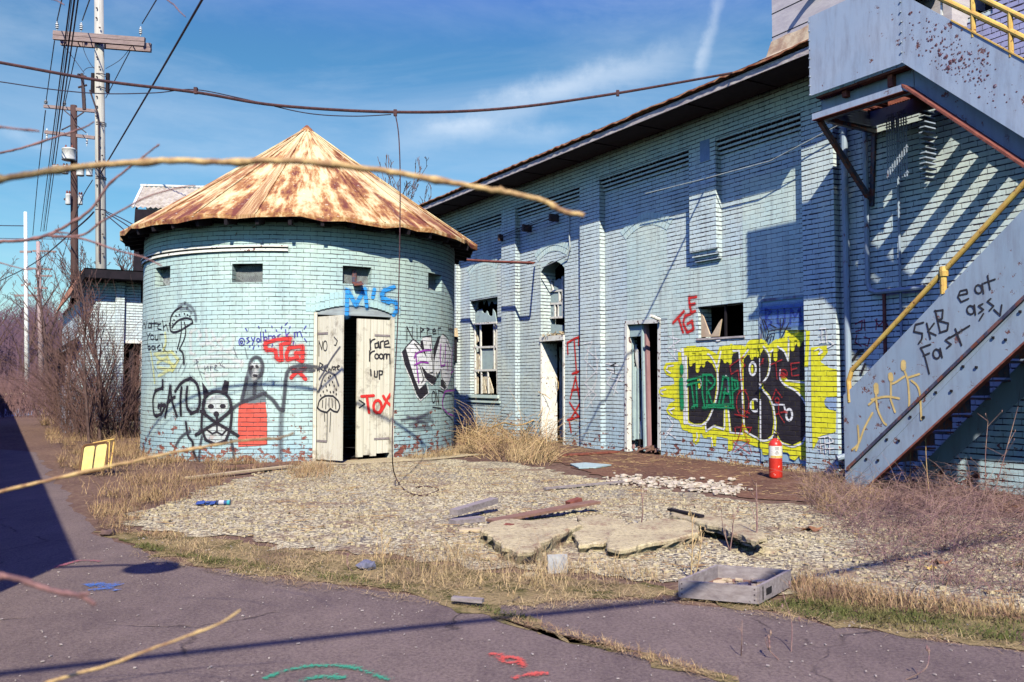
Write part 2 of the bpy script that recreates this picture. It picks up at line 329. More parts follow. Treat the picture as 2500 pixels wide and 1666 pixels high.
# ground kinds
def ground(name, fn):
    t = NT(name); o = t.c.outputs['Object']; return fn(t, o)
def g_asph(t, o):
    n = t.noise(60, o, 6, .7); b = t.noise(.8, o, 6, .6); f2 = t.noise(170, o, 3, .6)
    col = t.mix(t.rng(b, .35, .65), (.26, .195, .160), (.195, .145, .125)); col = t.mix(t.rng(n, .40, .66, 0, .75), col, (.065, .040, .050))
    vo = t.n('ShaderNodeTexVoronoi', {'Vector': o, 'Scale': 55.0}); col = t.mix(t.math("MULTIPLY", t.math("MULTIPLY", t.math("LESS_THAN", vo.outputs["Distance"], .10), t.math("GREATER_THAN", t.noise(7, o, 4), .52)), .8), col, (.36, .28, .24))
    vo2 = t.n('ShaderNodeTexVoronoi', {'Vector': o, 'Scale': 140.0}); col = t.mix(t.math('MULTIPLY', t.math('LESS_THAN', vo2.outputs['Distance'], .22), .6), col, (.27, .20, .20))
    cr = t.n('ShaderNodeTexVoronoi', {'Vector': t.n('ShaderNodeVectorMath', {0: o, 1: t.n('ShaderNodeVectorMath', {0: t.n('ShaderNodeTexNoise', {'Vector': o, 'Scale': 2.5, 'Detail': 6.0}).outputs['Color'], 1: (.45, .45, 0)}, operation='MULTIPLY').outputs[0]}, operation='ADD').outputs[0], 'Scale': .55}, feature='DISTANCE_TO_EDGE').outputs['Distance']
    ck = t.math('MULTIPLY', t.rng(cr, .006, .0, 0, 1), t.rng(t.noise(1.5, o, 3), .48, .56)); col = t.mix(t.math('MULTIPLY', ck, .7), col, (.03, .02, .02))
    stn = t.noise(3.5, t.map(o, (1, .45, 1)), 8, .75); col = t.mix(t.rng(stn, .50, .72, 0, .55), col, (.26, .19, .17)); col = t.mix(t.rng(stn, .48, .30, 0, .45), col, (.07, .045, .055))
    t.bump(t.math('SUBTRACT', t.math('ADD', n, t.math('MULTIPLY', f2, .5)), ck), .8, .010); return t.fin(col, .88, 0, .25)
def g_gravel(t, o):
    v = t.n('ShaderNodeTexVoronoi', {'Vector': o, 'Scale': 42.0}); c = t.n('ShaderNodeRGBToBW', {0: v.outputs['Color']}).outputs[0]
    v2 = t.n('ShaderNodeTexVoronoi', {'Vector': o, 'Scale': 95.0}); c2 = t.n('ShaderNodeRGBToBW', {0: v2.outputs['Color']}).outputs[0]
    b = t.noise(.9, o, 7, .65)
    base = t.mix(t.rng(b, .38, .62), (.64, .54, .31), (.46, .39, .25))
    k = t.math('ADD', t.math('MULTIPLY', c, .6), t.math('MULTIPLY', c2, .4)); col = t.mix(t.rng(k, .34, .52), (.12, .10, .09), base); col = t.mix(t.rng(k, .58, .70), col, (.84, .74, .48))
    br = t.noise(1.3, o, 9, .75); col = t.mix(t.rng(br, .50, .62, 0, .80), col, (.22, .13, .085)); col = t.mix(t.rng(t.noise(.6, o, 6, .7), .52, .62, 0, .35), col, (.16, .15, .15))
    t.bump(t.math('ADD', t.math('SUBTRACT', .5, v.outputs['Distance']), t.math('MULTIPLY', k, .8)), .9, .012); return t.fin(col, .85, 0, .25)
def g_soil(t, o):
    b = t.noise(1.3, o, 8, .68); f_ = t.noise(22, o, 6, .7); col = t.mix(t.rng(b, .38, .62), (.19, .095, .062), (.105, .052, .042)); col = t.mix(t.rng(f_, .52, .66, 0, .7), col, (.38, .26, .15))
    t.bump(t.math('ADD', b, t.math('MULTIPLY', f_, .6)), .8, .02); return t.fin(col, .95, 0, .15)
def g_moss(t, o):
    b = t.noise(3.2, o, 8, .7); f_ = t.noise(40, o, 5, .7); col = t.mix(t.rng(b, .38, .52), (.085, .085, .022), (.34, .25, .12)); col = t.mix(t.rng(f_, .5, .7, 0, .6), col, (.05, .05, .02))
    t.bump(t.math('ADD', b, f_), .9, .02); return t.fin(col, .95, 0, .15)
def g_dead(t, o):
    b = t.noise(.5, o, 8, .7); f_ = t.noise(14, o, 6, .7); col = t.mix(t.rng(b, .36, .64), (.20, .12, .085), (.13, .075, .06)); col = t.mix(t.rng(f_, .48, .70, 0, .7), col, (.36, .25, .16))
    t.bump(t.math('ADD', b, f_), .9, .03); return t.fin(col, .95, 0, .15)
def g_conc(t, o):
    b = t.noise(2.5, o, 8, .65); f_ = t.noise(32, o, 7, .75); col = t.mix(t.rng(b, .35, .65), (.66, .55, .32), (.48, .39, .24)); col = t.mix(t.rng(f_, .50, .64, 0, .75), col, (.20, .14, .10)); col = t.mix(t.rng(t.noise(6, o, 9, .8), .54, .62, 0, .7), col, (.24, .11, .08)); col = t.mix(t.rng(t.noise(70, o, 4, .7), .58, .68, 0, .7), col, (.85, .78, .60))
    t.bump(t.math('ADD', b, t.math('MULTIPLY', f_, .8)), .9, .022); return t.fin(col, .9, 0, .2)
m_asph = ground('worn_asphalt', g_asph); m_gravel = ground('exposed_gravel', g_gravel); m_soil = ground('brown_soil', g_soil)
m_moss = ground('moss', g_moss); m_dead = ground('dead_grass_ground', g_dead); m_conc = ground('weathered_concrete', g_conc)
# ------------------------------------------------------------ ground sheets
gb = MB(); rs = [0, 4, 8, 12, 18, 26, 40, 60, 90, 140, 220, 360, 600]; 
vs = [(0, 8, 0)]; fs = []; K = 48
for i, r in enumerate(rs[1:]):
    for k in range(K): a = 2 * math.pi * k / K; vs.append((r * math.sin(a), 8 + r * math.cos(a), 0))
for k in range(K): fs.append((0, 1 + (k + 1) % K, 1 + k))
for i in range(len(rs) - 2):
    for k in range(K): b = 1 + i * K; fs.append((b + k, b + (k + 1) % K, b + K + (k + 1) % K, b + K + k))
gb.add(vs, fs); tag(gb.build('ground', m_dead), kind='structure')
def ragged(pts, amp=.08, step=.18, seed=1, closed=True):
    R = random.Random(seed); out = []; n = len(pts)
    for i in range(n):
        a = Vector(pts[i]); b = Vector(pts[(i + 1) % n]); L = (b - a).length; m = max(1, min(220, int(L / step))); pr = Vector((-(b - a).y, (b - a).x, 0)).normalized()
        w_ = 0
        for k in range(m):
            w_ = w_ * .6 + R.gauss(0, amp * .6); out.append(a.lerp(b, k / m) + pr * (w_ if k else 0))
    return out
def sheet(name, pts, z, mat, amp=.08, step=.18, seed=1):
    o = MB(); P = ragged(pts, amp, step, seed); o.add([(p.x, p.y, z) for p in P], [tuple(range(len(P)))])
    return tag(o.build(name, mat), kind='structure')
def gp(L): return [GD(x, y) for x, y in L]
sheet('asphalt_lot', [Vector((-30, -14, 0)), Vector((22, -14, 0)), Vector((22, 3.2, 0))] + gp([(2353, 1500), (1900, 1440), (1750, 1405), (1500, 1378), (1250, 1385), (1000, 1380), (800, 1350), (640, 1330), (480, 1308), (330, 1268), (225, 1232), (150, 1150), (80, 1040)]) + [Vector((-24, 26, 0)), Vector((-40, 26, 0))], .0024, m_asph, .05, .15, 3)
sheet('gravel_apron', gp([(250, 1208), (300, 1180), (420, 1152), (500, 1118), (640, 1080), (760, 1062), (920, 1058), (1060, 1058), (1200, 1068), (1300, 1088), (1450, 1118), (1620, 1140), (1800, 1158), (1900, 1165), (2100, 1180), (2353, 1200), (2600, 1250), (2600, 1420), (2353, 1415), (2100, 1392), (1800, 1370), (1500, 1335), (1200, 1310), (1000, 1292), (800, 1268), (640, 1254), (420, 1226)]), .0078, m_gravel, .10, .07, 5)
sheet('bare_soil', gp([(1230, 1052), (1300, 1036), (1420, 1040)]) + [ww(-3.9, .02, 0), ww(6.0, .02, 0), ww(6.0, 2.6, 0)] + gp([(2353, 1180), (2100, 1165), (1900, 1158), (1760, 1150), (1620, 1132), (1480, 1112), (1360, 1088)]), .0102, m_soil, .06, .12, 7)
sheet('moss_strip', gp([(215, 1222), (300, 1225), (420, 1228), (640, 1258), (800, 1278), (1000, 1300), (1200, 1325), (1450, 1345), (1700, 1378), (1900, 1400), (2353, 1430), (2353, 1498), (1900, 1436), (1740, 1402), (1550, 1372), (1350, 1378), (1150, 1392), (1250, 1448), (1400, 1488), (1560, 1530), (1700, 1572), (1660, 1572), (1400, 1500), (1230, 1452), (1080, 1412), (980, 1378), (800, 1346), (620, 1326), (470, 1306), (330, 1264)]), .0052, m_moss, .05, .05, 11)
sheet('concrete_doorstep', [TC + Vector((math.sin(a) * r, -math.cos(a) * r, 0)) for a, r in ((.22, 2.75), (.22, 3.35), (.5, 3.45), (.9, 3.5), (1.2, 3.6), (1.2, 2.75), (.9, 2.75), (.5, 2.75))], .014, m_conc, .03, .2, 13)
def paintmark(name, L, col, z, seed, label):
    t = NT(name + '_spray'); n = t.noise(9, None, 6, .7); e = t.n('ShaderNodeUVMap', uv_map='edge').outputs[0]; e = t.n('ShaderNodeSeparateXYZ', {0: e}).outputs[0]
    fn = t.noise(70, None, 4, .7); al = t.rng(t.math('ADD', t.math('SUBTRACT', 1.0, e), t.math('ADD', t.math('MULTIPLY', t.math('SUBTRACT', fn, .62), 2.4), t.math('MULTIPLY', t.math('SUBTRACT', n, .55), 2.5))), .15, .6); t.fin(col, .8); t.setin(t.b, 'Alpha', t.math('MULTIPLY', al, .75))
    mb = MB()
    for k, (pts, wd) in enumerate(L):
        P = smooth_pts([GD(x, y) for x, y in pts], 6); vs = []; es = []; fs = []
        for i, p in enumerate(P):
            d = (P[min(i + 1, len(P) - 1)] - P[max(i - 1, 0)]).normalized(); a = Vector((-d.y, d.x, 0)) * wd
            ez = 1 if i in (0, len(P) - 1) else 0
            for j, e_ in ((-1, 1), (0, ez), (1, 1)): vs.append((p.x + a.x * j, p.y + a.y * j, z + k * .0006 + i * .00003)); es.append(e_)
        for i in range(len(P) - 1):
            for j in (0, 1): fs.append((i * 3 + j, i * 3 + j + 1, i * 3 + 4 + j, i * 3 + 3 + j))
        mb.add(vs, fs, None, es)
    tag(mb.build(name, t.m), label, 'paint mark')
paintmark('paint_mark', [([(195, 1350), (230, 1345), (275, 1350)], .10), ([(200, 1362), (240, 1357), (268, 1362)], .08)], (.05, .18, .55), .010, 1, 'faded blue spray paint patch on the asphalt in the lower left')
paintmark('paint_mark', [([(600, 1568), (660, 1545), (740, 1534), (820, 1542), (900, 1572)], .045), ([(690, 1575), (730, 1560), (800, 1564)], .06)], (.03, .36, .20), .010, 2, 'green spray paint arc on the asphalt at the bottom edge')
paintmark('paint_mark', [([(1122, 1506), (1150, 1512), (1165, 1528), (1210, 1520)], .05), ([(1150, 1516), (1190, 1518), (1205, 1545)], .035), ([(1175, 1566), (1210, 1556), (1265, 1552)], .05)], (.75, .10, .07), .010, 3, 'red spray paint smear on the asphalt near the bottom edge')
for i, (L, lb) in enumerate([([([(120, 1310), (180, 1292), (235, 1294)], .05)], 'pinkish red paint line on the asphalt beside the dark shadow')]):
    paintmark('paint_mark', L, (.42, .12, .14), .010, 4, lb)
sheet('road_beyond', [Vector((-60, 30, 0)), Vector((-18, 30, 0)), Vector((-16, 40, 0)), Vector((-70, 42, 0))], .010, MT('pale_road', (.34, .33, .34), (.24, .22, .24), 2, .9), .1, .5, 17)
# ------------------------------------------------------------ the round tower
tw = thing('round_tower', 'round pale blue painted brick tower with rusty conical roof, graffiti and white double door', 'tower', TC)
def tp(th, R, z): return (R * math.sin(th), -R * math.cos(th), z)
dg = math.radians
wins = [(dg(-46.3), dg(-36.0), 2.735, 3.045), (dg(-10.0), dg(0.1), 2.725, 3.01), (dg(25.3), dg(35.2), 2.735, 3.015), (dg(60.7), dg(70.4), 2.76, 3.05), (dg(140), dg(150), 2.74, 3.04), (dg(-120), dg(-110), 2.74, 3.04)]
DL, DR, DT = dg(16.2), dg(44.2), 2.29
def door_top(th): q = (th - (DL + DR) / 2) / ((DR - DL) / 2); return 2.28 + .12 * (1 - q * q)
ths = sorted(set([dg(-180) + dg(360) * i / 96 for i in range(97)] + [a for w_ in wins for a in w_[:2]] + [DL, DR] + [DL + (DR - DL) * i / 14 for i in range(1, 14)]))
ths = [a for i, a in enumerate(ths) if i == 0 or a - ths[i - 1] > 1e-4 or a in (DL, DR)]
tb = MB(); ZT = 3.74; RI = TR - .26
def quad(mb, a, b, z0, z1, R, z1b=None, z0b=None):
    z1b = z1 if z1b is None else z1b; z0b = z0 if z0b is None else z0b
    mb.add([tp(a, R, z0), tp(b, R, z0b), tp(b, R, z1b), tp(a, R, z1)], [(0, 1, 2, 3)], [(a * TR, z0), (b * TR, z0b), (b * TR, z1b), (a * TR, z1)])
for a, b in zip(ths[:-1], ths[1:]):
    m = (a + b) / 2; hol = []
    if DL < m < DR: hol.append((0, None))
    for w_ in wins:
        if w_[0] < m < w_[1]: hol.append((w_[2], w_[3]))
    hol.sort(key=lambda q: q[0])
    for R in (TR, RI):
        z = -.05; za = zb = z
        for (h0, h1) in hol:
            if h1 is None: za, zb = door_top(a), door_top(b); continue
            quad(tb, a, b, za, h0, R, h0, zb); za = zb = h1
        quad(tb, a, b, za, ZT, R, ZT, zb)
    if DL < m < DR: tb.add([tp(a, TR, door_top(a)), tp(b, TR, door_top(b)), tp(b, RI, door_top(b)), tp(a, RI, door_top(a))], [(0, 1, 2, 3)])
    for w_ in wins:
        if w_[0] < m < w_[1]:
            for zz in (w_[2], w_[3]): tb.add([tp(a, TR, zz), tp(b, TR, zz), tp(b, RI, zz), tp(a, RI, zz)], [(0, 1, 2, 3)])
for (a, z0, z1) in [(q, w_[2], w_[3]) for w_ in wins for q in w_[:2]] + [(DL, -.05, door_top(DL)), (DR, -.05, door_top(DR))]:
    tb.add([tp(a, TR, z0), tp(a, RI, z0), tp(a, RI, z1), tp(a, TR, z1)], [(0, 1, 2, 3)], [(a * TR, z0), (a * TR + .2, z0), (a * TR + .2, z1), (a * TR, z1)])
tb.build('wall', m_tower, tw)
# segmental brick arch and hood courses over door and vents
ab = MB(); NV = 22
for k in range(NV):
    a0 = DL - dg(2.5) + (DR - DL + dg(5)) * k / NV; a1 = DL - dg(2.5) + (DR - DL + dg(5)) * (k + .90) / NV; m = (a0 + a1) / 2
    z0 = door_top(min(max(m, DL), DR)) + .005
    for (r0, r1) in ((0, .105), (.118, .22)):
        vs = [tp(a, R, z) for R in (TR - .01, TR + .005) for (a, z) in ((a0, z0 + r0), (a1, z0 + r0), (a1, z0 + r1), (a0, z0 + r1))]
        ab.add(vs, [(4, 5, 6, 7), (0, 1, 5, 4), (1, 2, 6, 5), (2, 3, 7, 6), (3, 0, 4, 7)], [(m * TR, z0 + .03)] * 8)
ab.build('door_arch', MT('tower_paint', (.48, .68, .63), (.42, .62, .64), 5, .75, .4, .01), tw)
# ledge ring, lit white rim under the eave on the left half
lb = MB()
for i in range(60):
    a = dg(-100) + dg(108) * i / 60; b = dg(-100) + dg(108) * (i + 1) / 60
    for (z0, z1, R) in ((3.20, 3.235, TR + .035), (3.262, 3.285, TR + .045)):
        vs = [tp(q, r, z) for q in (a, b) for (r, z) in ((TR - .01, z0), (R, z0), (R, z1), (TR - .01, z1))]
        lb.add(vs, [(0, 1, 5, 4), (1, 2, 6, 5), (2, 3, 7, 6)])
lb.build('ledge', m_white, tw)
# door frame, arched board, leaves
fb = MB(); Rf = TR - .05
for a, sgn in ((DL, 1), (DR, -1)):
    vs = [tp(q, r, z) for z in (0.0, 2.275) for (q, r) in ((a + sgn * .001, TR + .01), (a + sgn * dg(1.1), TR + .01), (a + sgn * dg(1.1), TR - .14), (a + sgn * .001, TR - .14))]
    fb.add(vs, [(0, 1, 5, 4), (1, 2, 6, 5), (2, 3, 7, 6), (4, 5, 6, 7)])
fb.build('door_frame', m_doorw, tw)
hb = MB(); n_ = 14; vs = []; fs = []
for i in range(n_ + 1):
    a = DL + dg(.3) + (DR - DL - dg(.6)) * i / n_
    for r in (TR - .02, TR - .09): vs += [tp(a, r, 2.245), tp(a, r, door_top(a) - .004)]
for i in range(n_): b = i * 4; fs += [(b, b + 4, b + 5, b + 1), (b, b + 2, b + 6, b + 4), (b + 1, b + 5, b + 7, b + 3)]
hb.add(vs, fs); hb.build('arched_head_board', wood('grey_arch_board', (.40, .46, .46), (.24, .26, .28), (2, 2, 30), .2), tw)
chord = Vector((math.cos(dg(30.2)), math.sin(dg(30.2)), 0)); outw = Vector((math.sin(dg(30.2)), -math.cos(dg(30.2)), 0))
hL = Vector(tp(dg(17.6), TR - .06, 0)); hR = Vector(tp(dg(42.9), TR - .045, 0))
dirL = (chord * math.cos(dg(71)) + outw * math.sin(dg(71))); dirR = (-chord * math.cos(dg(9)) + outw * math.sin(dg(9)))
leafs = {}
for key, h0, d, wd, z0, z1, lb_ in (('L', hL, dirL, .62, .03, 2.21, 'white board door leaf swung outwards, with a spotted mushroom drawn on it'), ('R', hR, dirR, .59, .05, 2.20, 'white board door leaf standing ajar, with red letters TOX')):
    nrm = d.cross(Z).normalized();  nrm = nrm if nrm.dot(Vector((0, -1, 0))) > 0 else -nrm
    mb = MB(); nb = 5; Rr = random.Random(3 if key == 'L' else 9)
    for k in range(nb):
        u0 = wd * k / nb + .004; u1 = wd * (k + 1) / nb - .004; zb = z0 + Rr.uniform(0, .03) + (.03 if key == 'R' and k < 2 else 0)
        c = h0 + d * (u0 + u1) / 2 + Z * (zb + z1) / 2; mb.obox(c, d * (u1 - u0) / 2, nrm * .016, Z * (z1 - zb) / 2)
    lf = mb.build('door_leaf', m_doorw, tw); lf['label'] = lb_
    hg = MB()
    for zz in (.32, 1.95): hg.obox(h0 + d * .14 + Z * zz + nrm * .020, d * .14, nrm * .003, Z * .016)
    build_each(hg, 'strap_hinge', m_greywood, lf)
    leafs[key] = (TC + h0, d, nrm)
# expanded-metal mesh in the vents
for (a0, a1, z0, z1) in wins[:4]:
    mb = MB(); Rm = TR - .13; L = (a1 - a0) * TR; hh = z1 - z0; p = .033
    def mp_(u, z): return tp(a0 + u / TR, Rm, z0 + z)
    q = -hh
    while q < L:
        for sg in (1, -1):
            u0, zz0, u1, zz1 = (q, 0, q + hh * 1.6, hh) if sg > 0 else (q + hh * 1.6, 0, q, hh)
            # clip in u
            def cl(u0, z0_, u1, z1_):
                t0, t1 = 0., 1.; du = u1 - u0
                for (lo, s_) in ((0, 1), (L, -1)):
                    f0 = s_ * (u0 - lo); f1 = s_ * (u1 - lo)
                    if f0 < 0 and f1 < 0: return None
                    if f0 < 0: t0 = max(t0, f0 / (f0 - f1))
                    elif f1 < 0: t1 = min(t1, f0 / (f0 - f1))
                return (u0 + du * t0, z0_ + (z1_ - z0_) * t0, u0 + du * t1, z0_ + (z1_ - z0_) * t1) if t1 > t0 else None
            r_ = cl(u0, zz0, u1, zz1)
            if r_ and abs(r_[2] - r_[0]) > .01: mb.tube([mp_(r_[0], r_[1]), mp_(r_[2], r_[3])], .0032, 4, False)
        q += p
    mb.build('vent_mesh', m_mesh, tw)
# a bent flap hanging out of the third vent
mb = MB(); A_ = dg(30); c = Vector(tp(A_, TR + .06, 2.74)); mb.obox(c, Vector((.07, .02, .01)), Vector((.03, -.07, -.03)), Vector((.0, .0, .006))); mb.obox(Vector(tp(dg(30), TR - .11, 2.87)), Vector((.03, .015, 0)), Vector((.004, -.008, 0)), Vector((0, 0, .10))); mb.build('vent_flap', m_steeld, tw)
# roof: faceted cone with standing seams, dented edge
RR = 3.11; ZE = 3.70; ZA = 5.90; NS = 20; rb = MB(); Rr = random.Random(5); NR = 7
ev = []
for i in range(NS * 3):
    a = 2 * math.pi * i / (NS * 3); k = i % 3
    rj = (math.cos(math.pi / NS) / math.cos(abs(((i / 3.0) % 1) - 0) * 0)) if False else 1.0
    rad = RR * (1 + Rr.uniform(-.012, .014)) * (.992 if k else 1.0); ev.append((a, rad, ZE + Rr.uniform(-.035, .03) - (.02 if k == 0 else 0)))
vs = []; fs = []; uvs = []
for j in range(NR + 1):
    q = j / NR
    for (a, rad, ze) in ev:
        r = rad * q; sag = -.02 * math.sin(q * math.pi); vs.append((r * math.sin(a), -r * math.cos(a), ZA + (ze - ZA) * q + sag)); uvs.append((a * 1.9, q * 3.8))
M = len(ev)
for j in range(NR):
    for i in range(M): fs.append((j * M + i, j * M + (i + 1) % M, (j + 1) * M + (i + 1) % M, (j + 1) * M + i))
rb.add(vs, fs, uvs)
b0 = len(rb.v); lip = [(rad * math.sin(a) * 1.0, -rad * math.cos(a), ze - .045 - Rr.uniform(0, .03)) for (a, rad, ze) in ev]
rb.add(lip, [], [(a * 1.9, 3.95) for (a, _, _) in ev])
for i in range(M): rb.f.append((NR * M + i, NR * M + (i + 1) % M, b0 + (i + 1) % M, b0 + i))
rf = rb.build('roof', m_roof, tw)
sm_ = MB()
for i in range(NS):
    a, rad, ze = ev[i * 3]; dr = Vector((math.sin(a), -math.cos(a), 0)); P = [Vector((dr.x * rad * q, dr.y * rad * q, ZA + (ze - ZA) * q - .02 * math.sin(q * math.pi) + .012)) for q in (.03, .2, .4, .6, .8, 1.0)]
    sm_.tube(P, .012, 5)
for v_ in range(len(sm_.v)):
    x, y, z = sm_.v[v_]; sm_.uv[v_] = (math.atan2(x, -y) * 1.9, math.hypot(x, y) / RR * 3.8)
sm_.build('roof_seam', m_roof, rf)['kind'] = 'stuff'
cb = MB(); cb.lathe([(0.02, ZA + .05), (.09, ZA - .02), (.16, ZA - .10)], 12); cb.build('roof_cap', m_roof, tw)
# dark plank soffit and rafter ends under the cone
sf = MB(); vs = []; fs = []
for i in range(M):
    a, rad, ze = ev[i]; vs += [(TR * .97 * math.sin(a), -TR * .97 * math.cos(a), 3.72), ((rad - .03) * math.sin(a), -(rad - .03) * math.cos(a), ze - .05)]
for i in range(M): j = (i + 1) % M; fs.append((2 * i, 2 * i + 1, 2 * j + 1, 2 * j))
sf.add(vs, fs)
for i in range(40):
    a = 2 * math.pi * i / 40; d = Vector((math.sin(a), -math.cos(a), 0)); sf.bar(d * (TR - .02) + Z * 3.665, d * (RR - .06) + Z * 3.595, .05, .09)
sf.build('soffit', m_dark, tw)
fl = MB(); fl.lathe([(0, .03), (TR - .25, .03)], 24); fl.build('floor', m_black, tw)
# ------------------------------------------------------------ the long painted brick building
bd = thing('brick_building', 'long pale blue brick building with pilasters, broken windows and graffiti beside the round tower', 'building', O, WRZ)
P = .116; wm = MB()
holes = [(-9.825, -8.535, .93, 3.10), (-6.75, -5.885, -.05, 3.62), (-3.985, -3.055, -.05, 2.25), (-2.14, -1.176, 1.89, 2.385)]
DEP = [.22, .36, .26, .28]
ss = sorted(set([-16.0, 9.0, 1.9] + [h for q in holes for h in q[:2]])); zs = sorted(set([-.05, 5.36] + [h for q in holes for h in q[2:]]))
for s0, s1 in zip(ss[:-1], ss[1:]):
    for z0, z1 in zip(zs[:-1], zs[1:]):
        if any(h[0] - 1e-6 <= s0 and s1 <= h[1] + 1e-6 and h[2] - 1e-6 <= z0 and z1 <= h[3] + 1e-6 for h in holes): continue
        wm.add([wl(s0, 0, z0), wl(s1, 0, z0), wl(s1, 0, z1), wl(s0, 0, z1)], [(0, 1, 2, 3)], [(s0, z0), (s1, z0), (s1, z1), (s0, z1)])
for (s0, s1, z0, z1), d in zip(holes, DEP):
    for s_ in (s0, s1): wm.add([wl(s_, 0, z0), wl(s_, -d, z0), wl(s_, -d, z1), wl(s_, 0, z1)], [(0, 1, 2, 3)], [(s_, z0), (s_ + d, z0), (s_ + d, z1), (s_, z1)])
    for z_ in (z0, z1):
        if z_ > 0: wm.add([wl(s0, 0, z_), wl(s1, 0, z_), wl(s1, -d, z_), wl(s0, -d, z_)], [(0, 1, 2, 3)])
def pil(mb, s0, s1, z0, z1, p=P, bottom=False):
    mb.add([wl(s0, p, z0), wl(s1, p, z0), wl(s1, p, z1), wl(s0, p, z1)], [(0, 1, 2, 3)], [(s0, z0), (s1, z0), (s1, z1), (s0, z1)])
    for s_ in (s0, s1): mb.add([wl(s_, -.01, z0), wl(s_, p, z0), wl(s_, p, z1), wl(s_, -.01, z1)], [(0, 1, 2, 3)], [(s_, z0), (s_ + p, z0), (s_ + p, z1), (s_, z1)])
    if bottom: mb.add([wl(s0, -.01, z0), wl(s1, -.01, z0), wl(s1, p, z0), wl(s0, p, z0)], [(0, 1, 2, 3)])
PZ = 4.92
for (s0, s1) in ((-10.98, -10.33), (-8.156, -7.575), (-5.2, -4.575), (.043, .563)): pil(wm, s0, s1, -.05, PZ)
pil(wm, -2.19, -1.60, 3.24, PZ, P, True)
pil(wm, -2.17, -1.60, 3.16, 3.24, .085, True); pil(wm, -2.15, -1.60, 3.09, 3.16, .05, True)
pil(wm, -16, 1.9, PZ, 5.36, P, True)
# corbelled courses at the head of each recessed panel
for (s0, s1) in ((-10.33, -8.156), (-7.575, -5.2), (-4.575, -2.19), (-1.60, .043), (.563, 1.9)):
    for k in range(4):
        z1 = PZ - .0677 * k - .002; pil(wm, s0 + .001, s1 - .001, z1 - .045, z1 - .002, P * (1 - .22 * (k + .6)), True)
wm.build('wall', m_wall, bd)
# patched brick infills
pm = MB()
def sheetw(mb, s0, s1, z0, z1, n): mb.add([wl(s0, n, z0), wl(s1, n, z0), wl(s1, n, z1), wl(s0, n, z1)], [(0, 1, 2, 3)], [(s0, z0), (s1, z0), (s1, z1), (s0, z1)])
sheetw(pm, -3.93, -2.87, 2.262, 3.70, .004); sheetw(pm, -2.868, -2.19, 1.6, 3.05, .004); sheetw(pm, -2.188, -1.18, 2.39, 3.08, .004); sheetw(pm, -1.17, .04, 1.9, 4.2, .004); sheetw(pm, -9.85, -8.57, 3.13, 3.78, .004)
for (sc, hw, z0, rise) in ((-3.40, .53, 3.70, .17), (-9.21, .64, 3.78, .13)):
    vs = [wl(sc - hw + 2 * hw * i / 12, .0045, z0 + rise * (1 - (i / 6 - 1) ** 2)) for i in range(13)] ; pm.add(vs, [tuple(range(13))], [(v[0], v[2]) for v in vs])
build_each(pm, 'brick_infill', m_wall2, bd)
for (sc, hw, z0, rise) in ((-3.40, .53, 3.70, .17), (-9.21, .62, 3.70, .17), (-6.32, .50, 3.66, .15)):
    nvs = 15; am = MB()
    for ring in (0, 1):
        for k in range(nvs):
            def pt(q, rr): x = -1 + 2 * q; return (sc + (hw + .02 + rr * .75) * x, z0 + rise * (1 - x * x) + rr - abs(x) * rr * .25 + .01)
            q0 = k / nvs; q1 = (k + .86) / nvs; r0 = ring * .115; r1 = r0 + .10
            pts = [pt(q0, r0), pt(q1, r0), pt(q1, r1), pt(q0, r1)]
            vs = [wl(a, n_, b) for n_ in (0, .007) for a, b in pts]; am.add(vs, [(4, 5, 6, 7), (0, 1, 5, 4), (1, 2, 6, 5), (2, 3, 7, 6), (3, 0, 4, 7)])
    am.build('window_arch', m_plain, bd)
# spandrels that round the head of the tall niche, and its inner lining
sp_ = MB()
for sg in (-1, 1):
    sc, hw = -6.3175, .4325; vs = [wl(sc + sg * (hw + .001), .001, 3.625)]
    for i in range(9): x = 1 - i / 8; vs.append(wl(sc + sg * hw * x, .001, 3.44 + .175 * (1 - x * x)))
    f_ = [(0, i, i + 1) for i in range(1, 9)]; b = [Vector(v) + Vector((0, .30, 0)) for v in vs]; sp_.add(vs, f_)
    sp_.add(vs[1:] + b[1:], [(i, i + 1, i + 10, i + 9) for i in range(8)])
sp_.build('niche_head', m_plain, bd)
# shell: roof, end walls, back wall, floor
sh = MB()
sh.add([wl(-16, -8, 0), wl(9, -8, 0), wl(9, -8, 5.3), wl(-16, -8, 5.3)], [(0, 1, 2, 3)]); sh.add([wl(9, 0, 0), wl(9, -8, 0), wl(9, -8, 9), wl(9, 0, 9)], [(0, 1, 2, 3)]); sh.add([wl(-16, 0, 0), wl(-16, -8, 0), wl(-16, -8, 5.3), wl(-16, 0, 5.3)], [(0, 1, 2, 3)])
sh.build('rear_wall', m_tall, bd)
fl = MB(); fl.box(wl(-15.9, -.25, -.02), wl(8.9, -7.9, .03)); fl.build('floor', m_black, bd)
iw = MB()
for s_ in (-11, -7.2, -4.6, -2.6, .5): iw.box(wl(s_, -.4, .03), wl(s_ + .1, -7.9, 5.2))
iw.box(wl(-15.9, -3.2, .03), wl(8.9, -3.3, 5.2)); iw.build('inner_wall', m_dark, bd)
